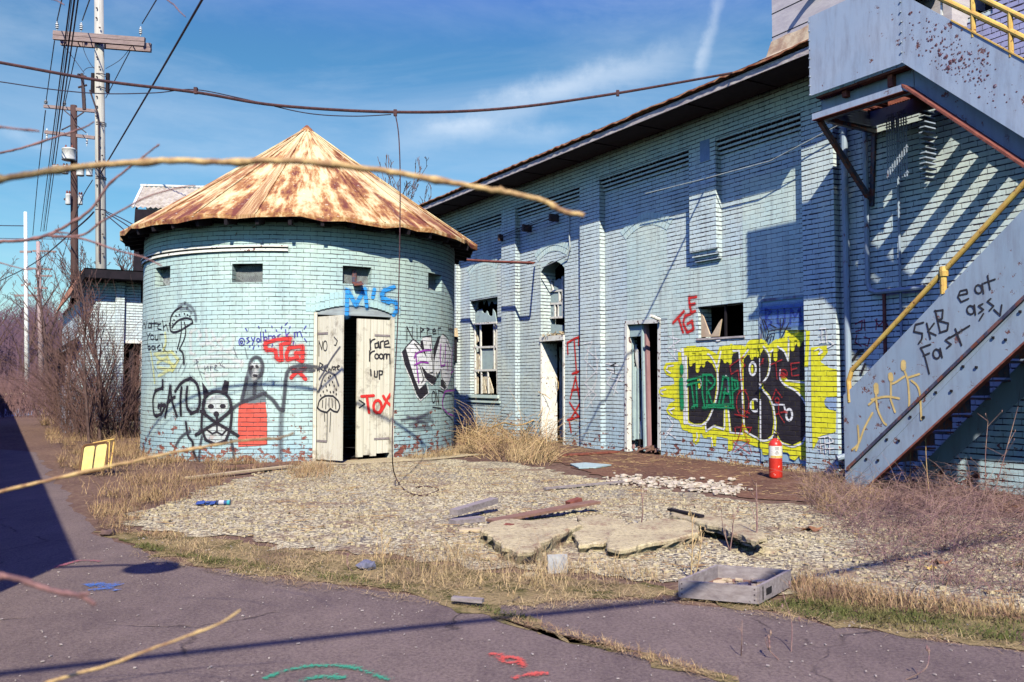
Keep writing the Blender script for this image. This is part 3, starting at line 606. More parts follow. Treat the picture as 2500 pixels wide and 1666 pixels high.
# roof with deep dark eave
RS0, RS1, RN = -16.3, .98, .774
rfm = MB()
rfm.add([wl(RS0, RN, 5.50), wl(RS1, RN, 5.50), wl(RS1, -4, 6.55), wl(RS0, -4, 6.55)], [(0, 1, 2, 3)]); rfm.add([wl(RS0, -4, 6.55), wl(RS1, -4, 6.55), wl(RS1, -8.6, 5.4), wl(RS0, -8.6, 5.4)], [(0, 1, 2, 3)])
rfm.add([wl(RS0, RN - .05, 5.35), wl(RS0, RN - .05, 5.50), wl(RS0, -4, 6.53), wl(RS0, -8.5, 5.35)], [(0, 1, 2, 3)])
roof = rfm.build('roof', m_rustedge, bd)
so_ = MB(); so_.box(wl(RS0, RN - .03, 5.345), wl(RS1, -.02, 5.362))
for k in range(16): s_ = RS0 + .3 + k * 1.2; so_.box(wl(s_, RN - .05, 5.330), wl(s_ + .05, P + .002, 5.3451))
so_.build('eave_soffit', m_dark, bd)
fa = MB(); fa.box(wl(RS0, RN + .004, 5.325), wl(RS1, RN - .026, 5.415)); fa.build('fascia_board', m_fascia, bd)
ed = MB(); Rr = random.Random(2); vs = []; fs = []; nn = 160
for i in range(nn + 1):
    s_ = RS0 + (RS1 - RS0) * i / nn; o_ = Rr.uniform(-.012, .014); vs += [wl(s_, RN - .02, 5.50 + o_), wl(s_, RN + .055, 5.475 + o_), wl(s_, RN + .055, 5.452 + o_ * 1.5), wl(s_, RN - .01, 5.442)]
for i in range(nn):
    b = i * 4; fs += [(b + j, b + 4 + j, b + 5 + j, b + 1 + j) for j in range(3)] + [(b + 3, b + 7, b + 4, b)]
ed.add(vs, fs); ed.build('roof_edge', m_rustedge, roof)
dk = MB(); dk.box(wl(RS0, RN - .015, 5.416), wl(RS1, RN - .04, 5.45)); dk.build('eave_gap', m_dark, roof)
# upper storey: tan siding, dark slot, tall brick part
us = MB(); sA, sB = -.27, 2.36
us.box(wl(sA, .30, 5.50), wl(sB, -3, 10.5)); us.box(wl(1.0, .30, 5.25), wl(sB, -.2, 5.499)); sid = us.build('siding_wall', m_siding, bd)
ln = MB()
for k in range(14): z_ = 5.98 + k * .33; ln.box(wl(sA - .004, .303, z_), wl(sB, .296, z_ + .012))
ln.build('siding_joint', m_dark, sid)['kind'] = 'stuff'
fsn = MB(); vs = []; fs = []; Rr = random.Random(4)
for i in range(21):
    s_ = sA - .06 + (sB - sA) * i / 20; vs += [wl(s_, .74 + Rr.uniform(-.02, .02), 5.515), wl(s_ + .03, .40, 5.70 + Rr.uniform(-.02, .02)), wl(s_ + .05, .312, 5.93 + Rr.uniform(-.015, .015))]
for i in range(20): b = i * 3; fs += [(b, b + 3, b + 4, b + 1), (b + 1, b + 4, b + 5, b + 2)]
fsn.add(vs, fs); fsn.build('flashing', m_tanflash, bd)
ts = MB()
ts.add([wl(2.66, .02, 5.30), wl(9, .02, 5.30), wl(9, .02, 11), wl(2.66, .02, 11)], [(0, 1, 2, 3)], [(2.66, 5.3), (9, 5.3), (9, 11), (2.66, 11)]); ts.add([wl(2.0, .02, 4.7), wl(9, .02, 4.7), wl(9, .02, 5.30), wl(2.0, .02, 5.30)], [(0, 1, 2, 3)], [(2.0, 4.7), (9, 4.7), (9, 5.3), (2.0, 5.3)])
ts.add([wl(2.66, .02, 5.3), wl(2.66, -3, 5.3), wl(2.66, -3, 11), wl(2.66, .02, 11)], [(0, 1, 2, 3)]); ts.build('tall_brick_wall', m_tall, bd)
ts = MB(); ts.box(wl(2.36, -.35, 5.3), wl(2.66, -.5, 11)); ts.build('dark_slot', m_black, bd)
# pipe elbow and dark bracket on the siding
pe = MB(); pe.tube([ww(0, 0, 0) * 0 + wl(*p) for p in ((1.05, .38, 6.62), (.50, .40, 6.38), (.40, .48, 6.34), (.42, .36, 6.30))], .035, 8); pe.build('elbow_pipe', m_rust, bd)
# ---- first window (W1): sagging grey board, broken sashes
def i3(x, y, n): return W(*f('i3', x, y), n)
def plate(mb, pts, n0, n1):
    m = len(pts); vs = [wl(a, n_, b) for n_ in (n1, n0) for a, b in pts]
    return mb.add(vs, [tuple(range(m))] + [((i + 1) % m, i, m + i, m + (i + 1) % m) for i in range(m)])
w1 = MB(); NW = -.10
for (x0, y0, x1, y1, wd) in ((88, 562, 272, 548, .05), (88, 748, 275, 742, .035), (92, 932, 278, 926, .035), (142, 560, 146, 930, .03), (251, 555, 252, 930, .03), (97, 560, 100, 1120, .035), (272, 545, 280, 1115, .04), (200, 930, 205, 1115, .022), (148, 930, 150, 1118, .022)):
    a = i3(x0, y0, NW); b = i3(x1, y1, NW); w1.bar(wl(a[0], NW, a[1]), wl(b[0], NW, b[1]), .045, wd, (0, 1, 0))
wf = w1.build('window_sash', m_white, bd); wf['label'] = 'broken white window sash left of the first pilaster'
bb = MB(); plate(bb, [i3(x, y, NW - .03) for x, y in [(80, 470), (108, 470), (118, 452), (150, 440), (160, 470), (180, 476), (192, 455), (205, 490), (222, 500), (236, 492), (240, 440), (256, 470), (268, 545), (85, 560)]], NW - .05, NW - .03); bb.build('window_board', m_greyp, wf)
bb = MB(); plate(bb, [i3(x, y, NW - .03) for x, y in [(55, 375), (80, 360), (270, 345), (268, 400), (245, 398), (238, 378), (222, 382), (206, 420), (196, 372), (178, 376), (166, 405), (158, 372), (125, 385), (112, 430), (100, 450), (80, 440)]], NW - .05, NW - .03); bb.build('window_board', m_greyp, wf)
bb = MB(); plate(bb, [i3(x, y, NW - .03) for x, y in [(148, 745), (250, 742), (252, 850), (240, 900), (236, 925), (148, 928)]], NW - .03, NW - .015); bb.build('window_board', m_greyp, wf)
bb = MB()
for poly in ([(102, 950), (122, 935), (118, 1115), (100, 1115)], [(160, 935), (196, 940), (240, 1085), (240, 1112), (206, 1112), (180, 1030)], [(150, 940), (158, 940), (186, 1112), (150, 1112)], [(95, 640), (112, 620), (122, 700), (104, 720)], [(100, 800), (120, 780), (136, 850), (130, 925), (100, 925)]): plate(bb, [i3(x, y, NW - .05) for x, y in poly], NW - .07, NW - .05)
build_each(bb, 'torn_curtain', MT('torn_cloth', (.85, .80, .62), (.55, .42, .30), 14, .8, .4, .01), wf)
sl_ = MB(); sl_.box(wl(-9.93, .05, .86), wl(-8.45, -.2, .93)); sl_.box(wl(-9.96, .03, .755), wl(-8.39, -.02, .80)); sl_.build('window_sill', m_plain, bd)
# ---- tall niche: open door below, smashed sash above
nb_ = MB(); nb_.box(wl(-6.752, .035, 2.03), wl(-5.883, -.40, 2.13)); nb_.box(wl(-6.751, .02, -.02), wl(-6.70, -.36, 2.03)); nb_.box(wl(-5.93, .02, -.02), wl(-5.884, -.10, 2.03)); nb_.build('door_frame', m_white, bd)
Rr = random.Random(8); rb2 = MB()
for k in range(46): c = wl(Rr.uniform(-6.72, -5.92), Rr.uniform(-.22, .04), 2.135 + Rr.uniform(0, .05)); a = Rr.uniform(0, 6.3); rb2.bar(c, c + Vector((math.cos(a) * .10, math.sin(a) * .05, Rr.uniform(-.02, .04))), .012, .012)
rb2.build('nest_debris', m_palewood, bd)['kind'] = 'stuff'
dr_ = MB(); dr_.obox(wl(-6.55, -.62, 1.0), Vector((.10, .24, 0)), Vector((.012, -.005, 0)), Z * .93); drp = dr_.build('door_leaf', m_doorw, bd); drp['label'] = 'peeling white door leaf swung into the dark doorway below the tall arched window'
w2 = MB(); NW2 = -.24
for (x0, y0, x1, y1, wd) in ((683, 300, 805, 292, .04), (685, 400, 803, 395, .035), (680, 512, 805, 505, .06), (686, 190, 690, 510, .045), (770, 295, 772, 400, .03), (800, 180, 802, 510, .05), (735, 400, 736, 508, .03), (612, 80, 700, 210, .04), (700, 190, 720, 296, .03), (762, 400, 763, 508, .03)):
    a = i3(x0, y0, NW2); b = i3(x1, y1, NW2); w2.bar(wl(a[0], NW2, a[1]), wl(b[0], NW2, b[1]), .04, wd, (0, 1, 0))
w2o = w2.build('window_sash', m_white, bd); w2o['label'] = 'smashed sash in the tall arched niche above the first doorway'
bb = MB()
for poly in ([(690, 305), (766, 300), (768, 396), (690, 400)], [(690, 408), (732, 405), (732, 505), (690, 508)], [(765, 402), (798, 400), (798, 500), (765, 505)], [(728, 205), (740, 215), (765, 198), (796, 205), (798, 290), (728, 295)], [(690, 560), (800, 570), (800, 630), (690, 640)]): plate(bb, [i3(x, y, NW2) for x, y in poly], NW2 - .015, NW2)
build_each(bb, 'window_board', m_greyp, w2o)
# ---- third doorway (D3): torn screen door in a white frame
def i4(x, y, n): return W(*f('i4', x, y), n)
d3 = MB()
for (x0, y0, x1, y1, wd, n_) in ((128, 170, 128, 1455, .10, -.0), (112, 158, 458, 140, .07, .012), (450, 160, 450, 1440, .05, .0)):
    a = i4(x0, y0, n_); b = i4(x1, y1, n_); d3.bar(wl(a[0], n_ - .02, a[1]), wl(b[0], n_ - .02, max(b[1], .01)), .07, wd, (0, 1, 0))
d3.build('door_frame', MT('flaking_white_paint', (.82, .80, .72), (.70, .70, .66), 9, .7, .5, .008, speck=((.12, .05, .05), 1.6, .60)), bd)
d3 = MB()
for (x0, y0, x1, y1, wd, n_) in ((290, 172, 318, 1450, .075, -.06), (180, 300, 195, 1340, .03, -.10), (205, 600, 215, 1330, .05, -.14), (245, 620, 240, 1330, .05, -.16), (285, 740, 275, 1330, .02, -.12)):
    a = i4(x0, y0, n_); b = i4(x1, y1, n_); d3.bar(wl(a[0], n_, a[1]), wl(b[0], n_, max(b[1], .02)), .04, wd, (0, 1, 0))
d3o = d3.build('screen_door', m_greyp, bd); d3o['label'] = 'wrecked grey screen door hanging in the doorway left of the large yellow and black graffiti'
d3 = MB(); a = i4(325, 172, -.10); b = i4(350, 1450, -.10); d3.bar(wl(a[0], -.10, a[1]), wl(b[0], -.10, .02), .05, .075, (0, 1, 0)); a = i4(172, 300, -.14); b = i4(185, 1300, -.14); d3.bar(wl(a[0], -.15, a[1]), wl(b[0], -.15, .05), .03, .04, (0, 1, 0)); d3.build('door_stile', m_pinkwood, bd)
d3 = MB(); plate(d3, [i4(x, y, -.03) for x, y in [(140, 190), (265, 182), (268, 292), (142, 302)]], -.05, -.03); d3.build('transom_panel', m_greyp, d3o)
d3 = MB()
for poly in ([(192, 340), (245, 450), (248, 680), (215, 560)], [(255, 1150), (300, 1145), (298, 1210), (255, 1250)], [(250, 1260), (300, 1225), (296, 1320), (262, 1320)]): plate(d3, [i4(x, y, -.15) for x, y in poly], -.16, -.15)
build_each(d3, 'torn_screen', m_white, d3o)
d3 = MB(); 
for k in range(26): c = wl(Rr.uniform(-3.9, -3.15), Rr.uniform(-.5, -.02), .04 + Rr.random() * .07); d3.obox(c, Vector((Rr.uniform(.03, .10), .01, .02)), Vector((-.01, Rr.uniform(.02, .05), 0)), Vector((0, .01, Rr.uniform(.01, .04))))
d3.build('door_rubble', m_brownwood, bd)['kind'] = 'stuff'
# ---- square hole window (W4)
w4 = MB(); w4.box(wl(-2.17, .02, 1.865), wl(-1.15, -.10, 1.893)); w4.box(wl(-2.17, .004, 1.85), wl(-1.15, -.03, 1.862)); w4.build('window_sill', m_fascia, bd)
w4 = MB(); n4 = -.06
def z5(x, y, n): return W(*f('z5', x, y), n)
plate(w4, [z5(x, y, n4) for x, y in [(378, 640), (400, 690), (430, 770), (440, 768), (470, 715), (482, 700), (470, 778), (385, 782)]], n4 - .02, n4); w4.build('torn_plywood', MT('tan_plywood', (.68, .54, .38), (.55, .40, .28), 5, .8, .3), bd)
w4 = MB(); a = .05
w4.box(wl(-1.62, -.05, 1.9), wl(-1.59, -.08, 2.38)); w4.build('window_post', m_dark, bd)
# ---- steel door beside the corner pilaster
sd = MB(); sd.box(wl(-.80, .010, .10), wl(.005, -.02, 2.36)); sdo = sd.build('steel_door', MT('blue_door_paint', (.36, .54, .66), (.30, .46, .62), 3, .55, .15), bd)
sd = MB(); sd.box(wl(-.85, .022, .08), wl(-.80, -.02, 2.385)); sd.box(wl(.005, .022, .08), wl(.04, -.02, 2.385)); sd.box(wl(-.85, .024, 2.36), wl(.04, -.02, 2.40)); sd.build('door_frame', MT('door_frame_paint', (.34, .50, .60), (.20, .16, .22), 4, .7, .3), sdo)
sd = MB(); sd.obox(wl(-.76, .05, 1.20), Vector((.012, 0, 0)), Vector((0, .045, 0)), Z * .012); sd.obox(wl(-.74, .09, 1.20), Vector((.055, 0, 0)), Vector((0, .008, 0)), Z * .012); sd.build('handle', m_iron, sdo)
# ---- service pipes, brackets, wires on the wall
pp = MB(); pp.tube([wl(*p) for p in ((.72, .09, 5.3), (.72, .09, .35), (.71, .11, .28), (.64, .24, .24))], .042, 10); pp.build('downpipe', m_steel2, bd)
pp = MB(); pp.tube([wl(*p) for p in ((1.02, .07, 5.0), (1.02, .07, 2.45), (1.05, .07, 2.36), (1.14, .07, 2.32), (1.80, .07, 2.32))], .032, 8); pp.build('conduit', m_steel2, bd)
pp = MB(); pp.tube([wl(1.46, .05, 5.0), wl(1.46, .05, .1)], .016, 6); pp.build('conduit', m_steel2, bd)
pp = MB(); pp.tube([wl(1.24, .06, 2.3), wl(1.24, .06, .2)], .022, 6); pp.build('conduit', m_rust, bd)
pp = MB(); pp.tube([wl(-5.215, .015, PZ), wl(-5.215, .015, .05)], .014, 6); pp.build('conduit', m_dark, bd)
pp = MB(); pp.tube([wl(*p) for p in ((-3.0, .25, 2.30), (-2.99, .06, 2.24))], .03, 8); pp.build('lamp_stub', m_white, bd)
pp = MB(); a = W(*f('a', 612, 450), .25); b = W(*f('a', 1568, 200), .25); pp.tube([wl(a[0], .25, a[1]), wl((a[0] + b[0]) / 2, .25, (a[1] + b[1]) / 2 - .01), wl(b[0], .25, b[1]), wl(.95, .2, 4.55)], .008, 5); pp.build('service_wire', m_mesh, bd)
pp = MB(); a = W(*f('b', 700, 520), .2); b = W(*f('b', 1210, 330), .15)
for k in (0, .05): pp.tube([wl(a[0], .2, a[1] + k), wl(b[0], .2, b[1] + k)], .008, 4)
for q in (0, .5, 1): pp.obox(wl(a[0] + (b[0] - a[0]) * q, .12, a[1] + (b[1] - a[1]) * q + .02), Vector((.03, 0, 0)), Vector((0, .10, 0)), Z * .07)
pp.build('insulator_bracket', m_iron, bd)
pp = MB(); a = W(*f('b', 1335, 340), .13); b = W(*f('b', 1340, 510), .13); pp.tube([wl(a[0], .05, a[1] + .2), wl(b[0], .05, b[1]), wl(b[0] + .02, .05, b[1] - .18), wl(b[0] - .06, .05, b[1] - .34), wl(b[0] - .9, .10, b[1] - .48)], .013, 5); pp.build('service_wire', m_mesh, bd)
pp = MB(); pp.box(wl(-2.55 + .62, P + .004, 4.62), wl(-1.72, P - .02, 4.95)); pp.build('wall_niche_cover', MT('niche_blue', (.28, .38, .60), (.22, .30, .5), 4), bd)
# small hooded box on the left pilaster
hbx = thing('hooded_meter_box', 'small hooded box with cream cover on the pilaster beside the round tower', 'meter box', ww(-10.36, P, 1.9), WRZ)
m1 = MB(); m1.box((-.10, -.10, -.18), (.09, 0, .38)); m1.build('body', m_dark, hbx)
m1 = MB(); m1.add([(-.14, 0, .60), (.10, 0, .60), (.16, -.20, .40), (-.14, -.20, .40), (-.14, 0, .38), (.16, 0, .38)], [(0, 1, 2, 3), (0, 3, 4), (1, 5, 2), (2, 5, 4, 3)]); m1.build('hood', m_palewood, hbx)
m1 = MB(); m1.box((-.08, -.13, -.08), (.10, -.10, .08)); m1.build('cover', m_white, hbx)
# ---- rust pipe from the tower to the wall
rp = MB(); a = at(*f('b', 320, 722), (W(*f('b', 320, 722), 1.4), 19.2)[1]); bq = ww(*(lambda q: (q[0], .55, q[1]))(W(*f('b', 1025, 755), .55)))
rp.tube([a, a.lerp(bq, .5) + Vector((0, 0, -.01)), bq], .028, 8); rp.tube([bq, ww(*(lambda q: (q[0], .05, q[1]))(W(*f('b', 1040, 750), .05)))], .018, 6)
tag(rp.build('rusty_pipe', m_rust), 'rusty pipe running from the tower eave to the brick wall', 'pipe')
# ------------------------------------------------------------ rear wing, its raised roof and lean-to
wg = thing('rear_wing', 'low brick wing with dark doorway behind the left side of the round tower', 'building', ww(-15.2, 0, 0), WRZ)
def at_s(px, py, s0=-15.2):
    r = ray(px, py); t = ((O + S * s0 - CAM).dot(S)) / r.dot(S); q = CAM + r * t; return ((q - O).dot(N), q.z)
nL = at_s(190, 800)[0]; nd0 = at_s(300, 900)[0]; nd1 = at_s(344, 900)[0]; zdt = at_s(300, 838)[1]; zdb = .25; zev = at_s(250, 690)[1]; zet = at_s(250, 657, -14.7)[1]
wv = MB()
def fq(n0, n1, z0, z1): wv.add([(0, -n0, z0), (0, -n1, z0), (0, -n1, z1), (0, -n0, z1)], [(0, 1, 2, 3)], [(-n0, z0), (-n1, z0), (-n1, z1), (-n0, z1)])
lo, hi = min(nd0, nd1), max(nd0, nd1)
nA = at_s(207, 657, -14.65)[0]; nB, zB = at_s(172, 718, -14.65)
fq(0, lo, -.05, zet); fq(hi, nA, -.05, zet); wv.add([(0, -nA, -.05), (0, -nL, -.05), (0, -nL, zB + .12), (0, -nA, zet - .05)], [(0, 1, 2, 3)], [(-nA, -.05), (-nL, -.05), (-nL, zB), (-nA, zet)]); fq(lo, hi, zdt, zet); fq(lo, hi, -.05, zdb)
wv.add([(0, -nL, 0), (-6, -nL, 0), (-6, -nL, zB), (0, -nL, zB)], [(0, 1, 2, 3)], [(0, 0), (6, 0), (6, zB), (0, zB)])
for n_ in (lo, hi): wv.add([(0, -n_, zdb), (-.3, -n_, zdb), (-.3, -n_, zdt), (0, -n_, zdt)], [(0, 1, 2, 3)])
wv.add([(0, -lo, zdt), (-.3, -lo, zdt), (-.3, -hi, zdt), (0, -hi, zdt)], [(0, 1, 2, 3)])
pn = at_s(291, 800)[0]; wv.box((-.01, -pn - .1, 0), (.10, -pn + .1, zev)); wv.build('wall', m_wall, wg)
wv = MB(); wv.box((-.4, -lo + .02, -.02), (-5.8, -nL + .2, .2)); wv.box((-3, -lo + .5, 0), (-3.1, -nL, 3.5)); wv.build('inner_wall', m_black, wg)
wv = MB(); 
wv.add([(.55, 0, zet), (.55, -nA, zet), (-3, -nA, zet + .12), (-3, 0, zet + .12)], [(0, 1, 2, 3)]); wv.add([(-3, 0, zet + .12), (-3, -nA, zet + .12), (-6.5, -nA, zet), (-6.5, 0, zet)], [(0, 1, 2, 3)])
wv.add([(.55, -nA, zet), (.55, -nB, zB), (-6.5, -nB, zB), (-6.5, -nA, zet)], [(0, 1, 2, 3)]); wv.build('roof', m_rustedge, wg)
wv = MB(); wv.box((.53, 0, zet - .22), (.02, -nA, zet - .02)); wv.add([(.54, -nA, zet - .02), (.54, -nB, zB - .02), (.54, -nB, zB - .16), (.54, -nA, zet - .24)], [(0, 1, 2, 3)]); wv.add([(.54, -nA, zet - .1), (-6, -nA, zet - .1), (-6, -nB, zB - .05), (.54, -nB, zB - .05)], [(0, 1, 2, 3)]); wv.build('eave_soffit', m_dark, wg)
wv = MB(); wv.box((.02, -lo + .08, .0), (.9, -hi - .7, zdb)); wv.build('doorstep', m_conc, wg)
wv = MB(); wv.box((.01, -lo - .0, zdb), (-.06, -lo + .07, zdt)); wv.box((.01, -hi - .07, zdb), (-.06, -hi, zdt)); wv.box((.012, -lo + .07, zdt), (-.06, -hi - .07, zdt + .07)); wv.build('door_frame', m_white, wg)
# raised corrugated roof
rr_ = thing('raised_shed_roof', 'small gabled shed with pale corrugated roof rising behind the left edge of the conical roof', 'shed', (0, 0, 0))
Pk = at(348, 455, 24.0); Pr = at(482, 459, 23.2); Pf = at(402, 494, 21.6); Pfl = at(370, 497, 22.2)
ridge = Pr - Pk; m1 = MB(); vs = []; fs = []; nC = 44; low0 = Pk + Vector((.75, -2.3, -1.05)); rl = ridge * 1.9
for i in range(nC + 1):
    q = i / nC; zz = .02 * (1 if i % 2 else -1); a = Pk + rl * q; b = low0 + rl * q; vs += [a + Z * zz, b + Z * zz]
for i in range(nC): fs.append((2 * i, 2 * i + 1, 2 * i + 3, 2 * i + 2))
backl = Pk + Vector((-.45, 2.0, -1.7)); vs += [backl, backl + rl]; fs.append((0, len(vs) - 2, len(vs) - 1, 2 * nC)); m1.add(vs, fs)
m1.build('roof', MT('corrugated_pale', (.62, .56, .44), (.40, .33, .24), 5, .7, .3), rr_)
m1 = MB(); m1.bar(Pk + Vector((-.03, 0, .03)), Pr + ridge * .9 + Vector((-.03, 0, .03)), .08, .05); m1.bar(Pk, low0, .06, .05); m1.build('ridge_cap', m_white, rr_)
m1 = MB(); g0 = at(328, 536, 23.6); a_ = Pk + Vector((.05, .02, -.06)); b_ = low0 + Vector((.05, .02, -.05)); m1.add([a_, b_, Vector((b_.x, b_.y, 3.2)), Vector((g0.x, g0.y, 3.2)), g0], [(0, 1, 2, 3, 4)]); m1.add([b_, b_ + rl, Vector((b_.x + rl.x, b_.y + rl.y, 3.2)), Vector((b_.x, b_.y, 3.2))], [(0, 1, 2, 3)])
for pz in (a_, b_, g0): m1.bar(Vector((pz.x, pz.y, 3.0)), Vector((pz.x, pz.y, 0.0)), .1, .1)
m1.build('gable_wall', m_dark, rr_)
# lean-to at the wing's left end
lt = thing('lean_to', 'low pinkish lean-to with sagging roof at the left end of the brick wing', 'shed', ww(-15.2, nL, 0), WRZ)
n2 = at_s(160, 900)[0] - nL; zl = at_s(160, 855)[1]; zr_ = at_s(186, 823)[1]
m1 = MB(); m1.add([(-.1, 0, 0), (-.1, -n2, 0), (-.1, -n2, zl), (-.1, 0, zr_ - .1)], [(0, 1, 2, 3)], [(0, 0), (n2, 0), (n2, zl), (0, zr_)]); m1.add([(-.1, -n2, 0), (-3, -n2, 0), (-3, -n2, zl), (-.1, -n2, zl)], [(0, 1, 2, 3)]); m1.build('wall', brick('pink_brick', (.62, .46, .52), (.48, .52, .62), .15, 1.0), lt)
m1 = MB(); m1.add([(.2, 0, zr_), (.2, -n2 - .4, zl - .15), (-3, -n2 - .4, zl - .15), (-3, 0, zr_), (.2, 0, zr_ - .12), (.2, -n2 - .4, zl - .25)], [(0, 1, 2, 3), (0, 4, 5, 1)]); m1.build('roof', m_dark, lt)
# ------------------------------------------------------------ long shed across the yard, left of the view: it throws the big shadow
shd = thing('long_shed', 'long low blue shed across the yard whose shadow falls on the left foreground', 'shed', (-2.83, 2.33, 0), 0)
Dv = Vector((-.507, .862, 0)); Bk = Vector((-.862, -.507, 0)); hh = 3.06; Lh = 46
m1 = MB(); c0 = Vector((0, 0, 0)); c1 = Dv * Lh; c2 = c1 + Bk * 7; c3 = Bk * 7
for a, b in ((c0, c1), (c1, c2), (c2, c3), (c3, c0)): m1.add([a, b, b + Z * hh, a + Z * hh], [(0, 1, 2, 3)], [(0, 0), ((b - a).length, 0), ((b - a).length, hh), (0, hh)])
m1.build('wall', m_wall, shd)
m1 = MB(); m1.add([c0 + Z * (hh + .01) - Bk * .04, c1 + Z * (hh + .01) - Bk * .04, c1 + Bk * 7 + Z * (hh + .4), c3 + Z * (hh + .4)], [(0, 1, 2, 3)]); m1.build('roof', m_rustedge, shd)
# wall lamp on an arm at the shed corner
m1 = MB(); p0 = Vector((0, 0, 2.90)); m1.tube([p0, p0 + Vector((.35, .03, .04)), p0 + Vector((.5, .05, .02))], .018, 6); m1.lathe([(.02, .06), (.05, .05), (.17, -.03), (.18, -.06)], 14, p0 + Vector((.62, .05, 0))); m1.build('wall_lamp', m_steel2, shd)
# ------------------------------------------------------------ steel fire stair on the right
st = thing('fire_stair', 'blue grey steel fire stair with plated sides and yellow pipe rails against the long wall', 'staircase', O, WRZ)
NO = 1.2; NI = .16
def sw(s, n, z): return wl(s, n, z)
def polyplate(mb, pts, n0, n1): return plate(mb, pts, n0, n1)
# upper landing: plated guard, rim channel, bottom angle, floor grating
m = MB(); polyplate(m, [(1.125, 4.607), (2.363, 4.612), (2.363, 5.575), (1.125, 5.56)], NO - .008, NO); g1 = m.build('landing_guard', m_steel, st)
m = MB()
for (s_, z0, z1) in ((1.135, 4.62, 5.55), (2.355, 4.62, 5.56)):
    k = z0
    while k < z1: m.obox(sw(s_ + random.uniform(-.004, .004), NO + .006, k), Vector((.008, 0, 0)), Vector((0, .008, 0)), Z * .008); k += .11
build_each(m, 'rivet_row', m_steel, g1)
m = MB(); m.box(sw(1.10, NO + .004, 4.60), sw(1.13, NO - .05, 5.57)); m.box(sw(2.352, NO + .006, 4.58), sw(2.372, NO - .02, 5.60))
for q_ in (4.98, 5.42): m.box(sw(1.10, NO - .051, q_), sw(1.13, .16, q_ + .05))
m.box(sw(1.10, .12, 4.40), sw(1.14, .159, 5.56));(m, 'landing_post', m_steel, st)
m = MB(); m.box(sw(1.15, NO - .17, 4.33), sw(2.37, NO - .185, 4.61)); m.box(sw(1.15, NO - .17, 4.38), sw(1.165, .02, 4.60)); m.box(sw(1.15, NI, 4.38), sw(2.4, NI - .015, 4.60)); m.build('landing_channel', m_steel2, st)
m = MB(); m.box(sw(1.17, NO + .02, 4.305), sw(2.36, NO + .008, 4.375)); m.box(sw(1.17, NO + .008, 4.305), sw(2.36, NO - .168, 4.317)); m.build('landing_angle', m_steel, st)
m = MB(); m.box(sw(1.17, NO + .022, 4.297), sw(2.37, NO - .08, 4.304)); m.build('landing_rust_edge', m_rust, st)
def grate(mb, s0, s1, n0, n1, z, along='n', pitch=.034, h=.028):
    if along == 'n':
        k = s0
        while k <= s1: mb.box(sw(k, n0, z - h), sw(k + .004, n1, z)); k += pitch
        for q in (.0, .25, .5, .75, 1.0): nn_ = n0 + (n1 - n0) * q; mb.box(sw(s0, nn_ - .003, z - h), sw(s1, nn_ + .003, z - .004))
    else:
        k = n0
        while k <= n1: mb.box(sw(s0, k, z - h), sw(s1, k + .004, z)); k += pitch
        for q in (0, .5, 1): ss_ = s0 + (s1 - s0) * q; mb.box(sw(ss_ - .003, n0, z - h), sw(ss_ + .003, n1, z - .004))
m = MB(); grate(m, 1.17, 1.75, NI, NO - .06, 4.60, 'n'); m.build('landing_grating', m_rust, st)
m = MB(); m.box(sw(1.76, NO - .06, 4.575), sw(2.36, NI, 4.60)); m.box(sw(1.5, .35, 4.50), sw(1.56, NO - .1, 4.575)); m.box(sw(2.1, .05, 4.44), sw(2.16, NO - .1, 4.575)); m.build('landing_floor_plate', m_rust, st)
# bracket struts
m = MB(); m.bar(sw(1.20, NO - .08, 4.30), sw(1.04, .02, 3.50), .06, .05, (1, 0, 0)); m.bar(sw(1.15, NO - .1, 4.36), sw(1.12, .0, 4.36), .05, .06); m.bar(sw(1.06, .02, 3.42), sw(1.12, .02, 4.4), .05, .04, (0, 1, 0)); m.build('bracket', m_steeld, st)
# upper flight
def zb(s_): return 4.612 - .897 * (s_ - 2.363)
sE = 4.30
m = MB(); polyplate(m, [(2.365, zb(2.365)), (sE, zb(sE)), (sE, zb(sE) + .76), (2.995, 4.80), (2.365, 5.365)], NO - .008, NO); g2 = m.build('flight_guard', m_steel, st); g2['label'] = 'pitted plated side of the upper stair flight'
m = MB(); Rr = random.Random(6)
for k in range(260):
    s_ = 2.45 + abs(Rr.gauss(.45, .26)); z_ = zb(s_) + .12 + Rr.betavariate(2, 2.5) * .62 - max(0, (s_ - 2.9)) * .05
    if s_ > 3.6 or s_ < 2.42: continue
    r_ = min(abs(Rr.gauss(.004, .008)) + .003, .024); nv = 6; P0 = [(s_ + r_ * Rr.uniform(.6, 1.3) * math.cos(q * 1.047), z_ + r_ * Rr.uniform(.6, 1.2) * math.sin(q * 1.047)) for q in range(nv)]
    m.add([wl(a, NO + .001 + Rr.uniform(0, .0006), b) for a, b in P0] + [wl(s_ + .003, NO + r_ * .35, z_ + r_ * .2)], [(i, (i + 1) % nv, nv) for i in range(nv)])
m.build('rust_blister', MT('dark_rust_blister', (.14, .06, .07), (.30, .26, .34), 40, .7, .6, .01, .5, .6), g2)['kind'] = 'stuff'
m = MB(); polyplate(m, [(2.38, zb(2.38) + .02), (sE, zb(sE) + .02), (sE, zb(sE) - .27), (2.38, zb(2.38) - .24)], NO - .185, NO - .17); polyplate(m, [(2.38, zb(2.38) + .02), (sE, zb(sE) + .02), (sE, zb(sE) - .27), (2.38, zb(2.38) - .24)], NI - .015, NI); build_each(m, 'flight_stringer', m_steel2, st)
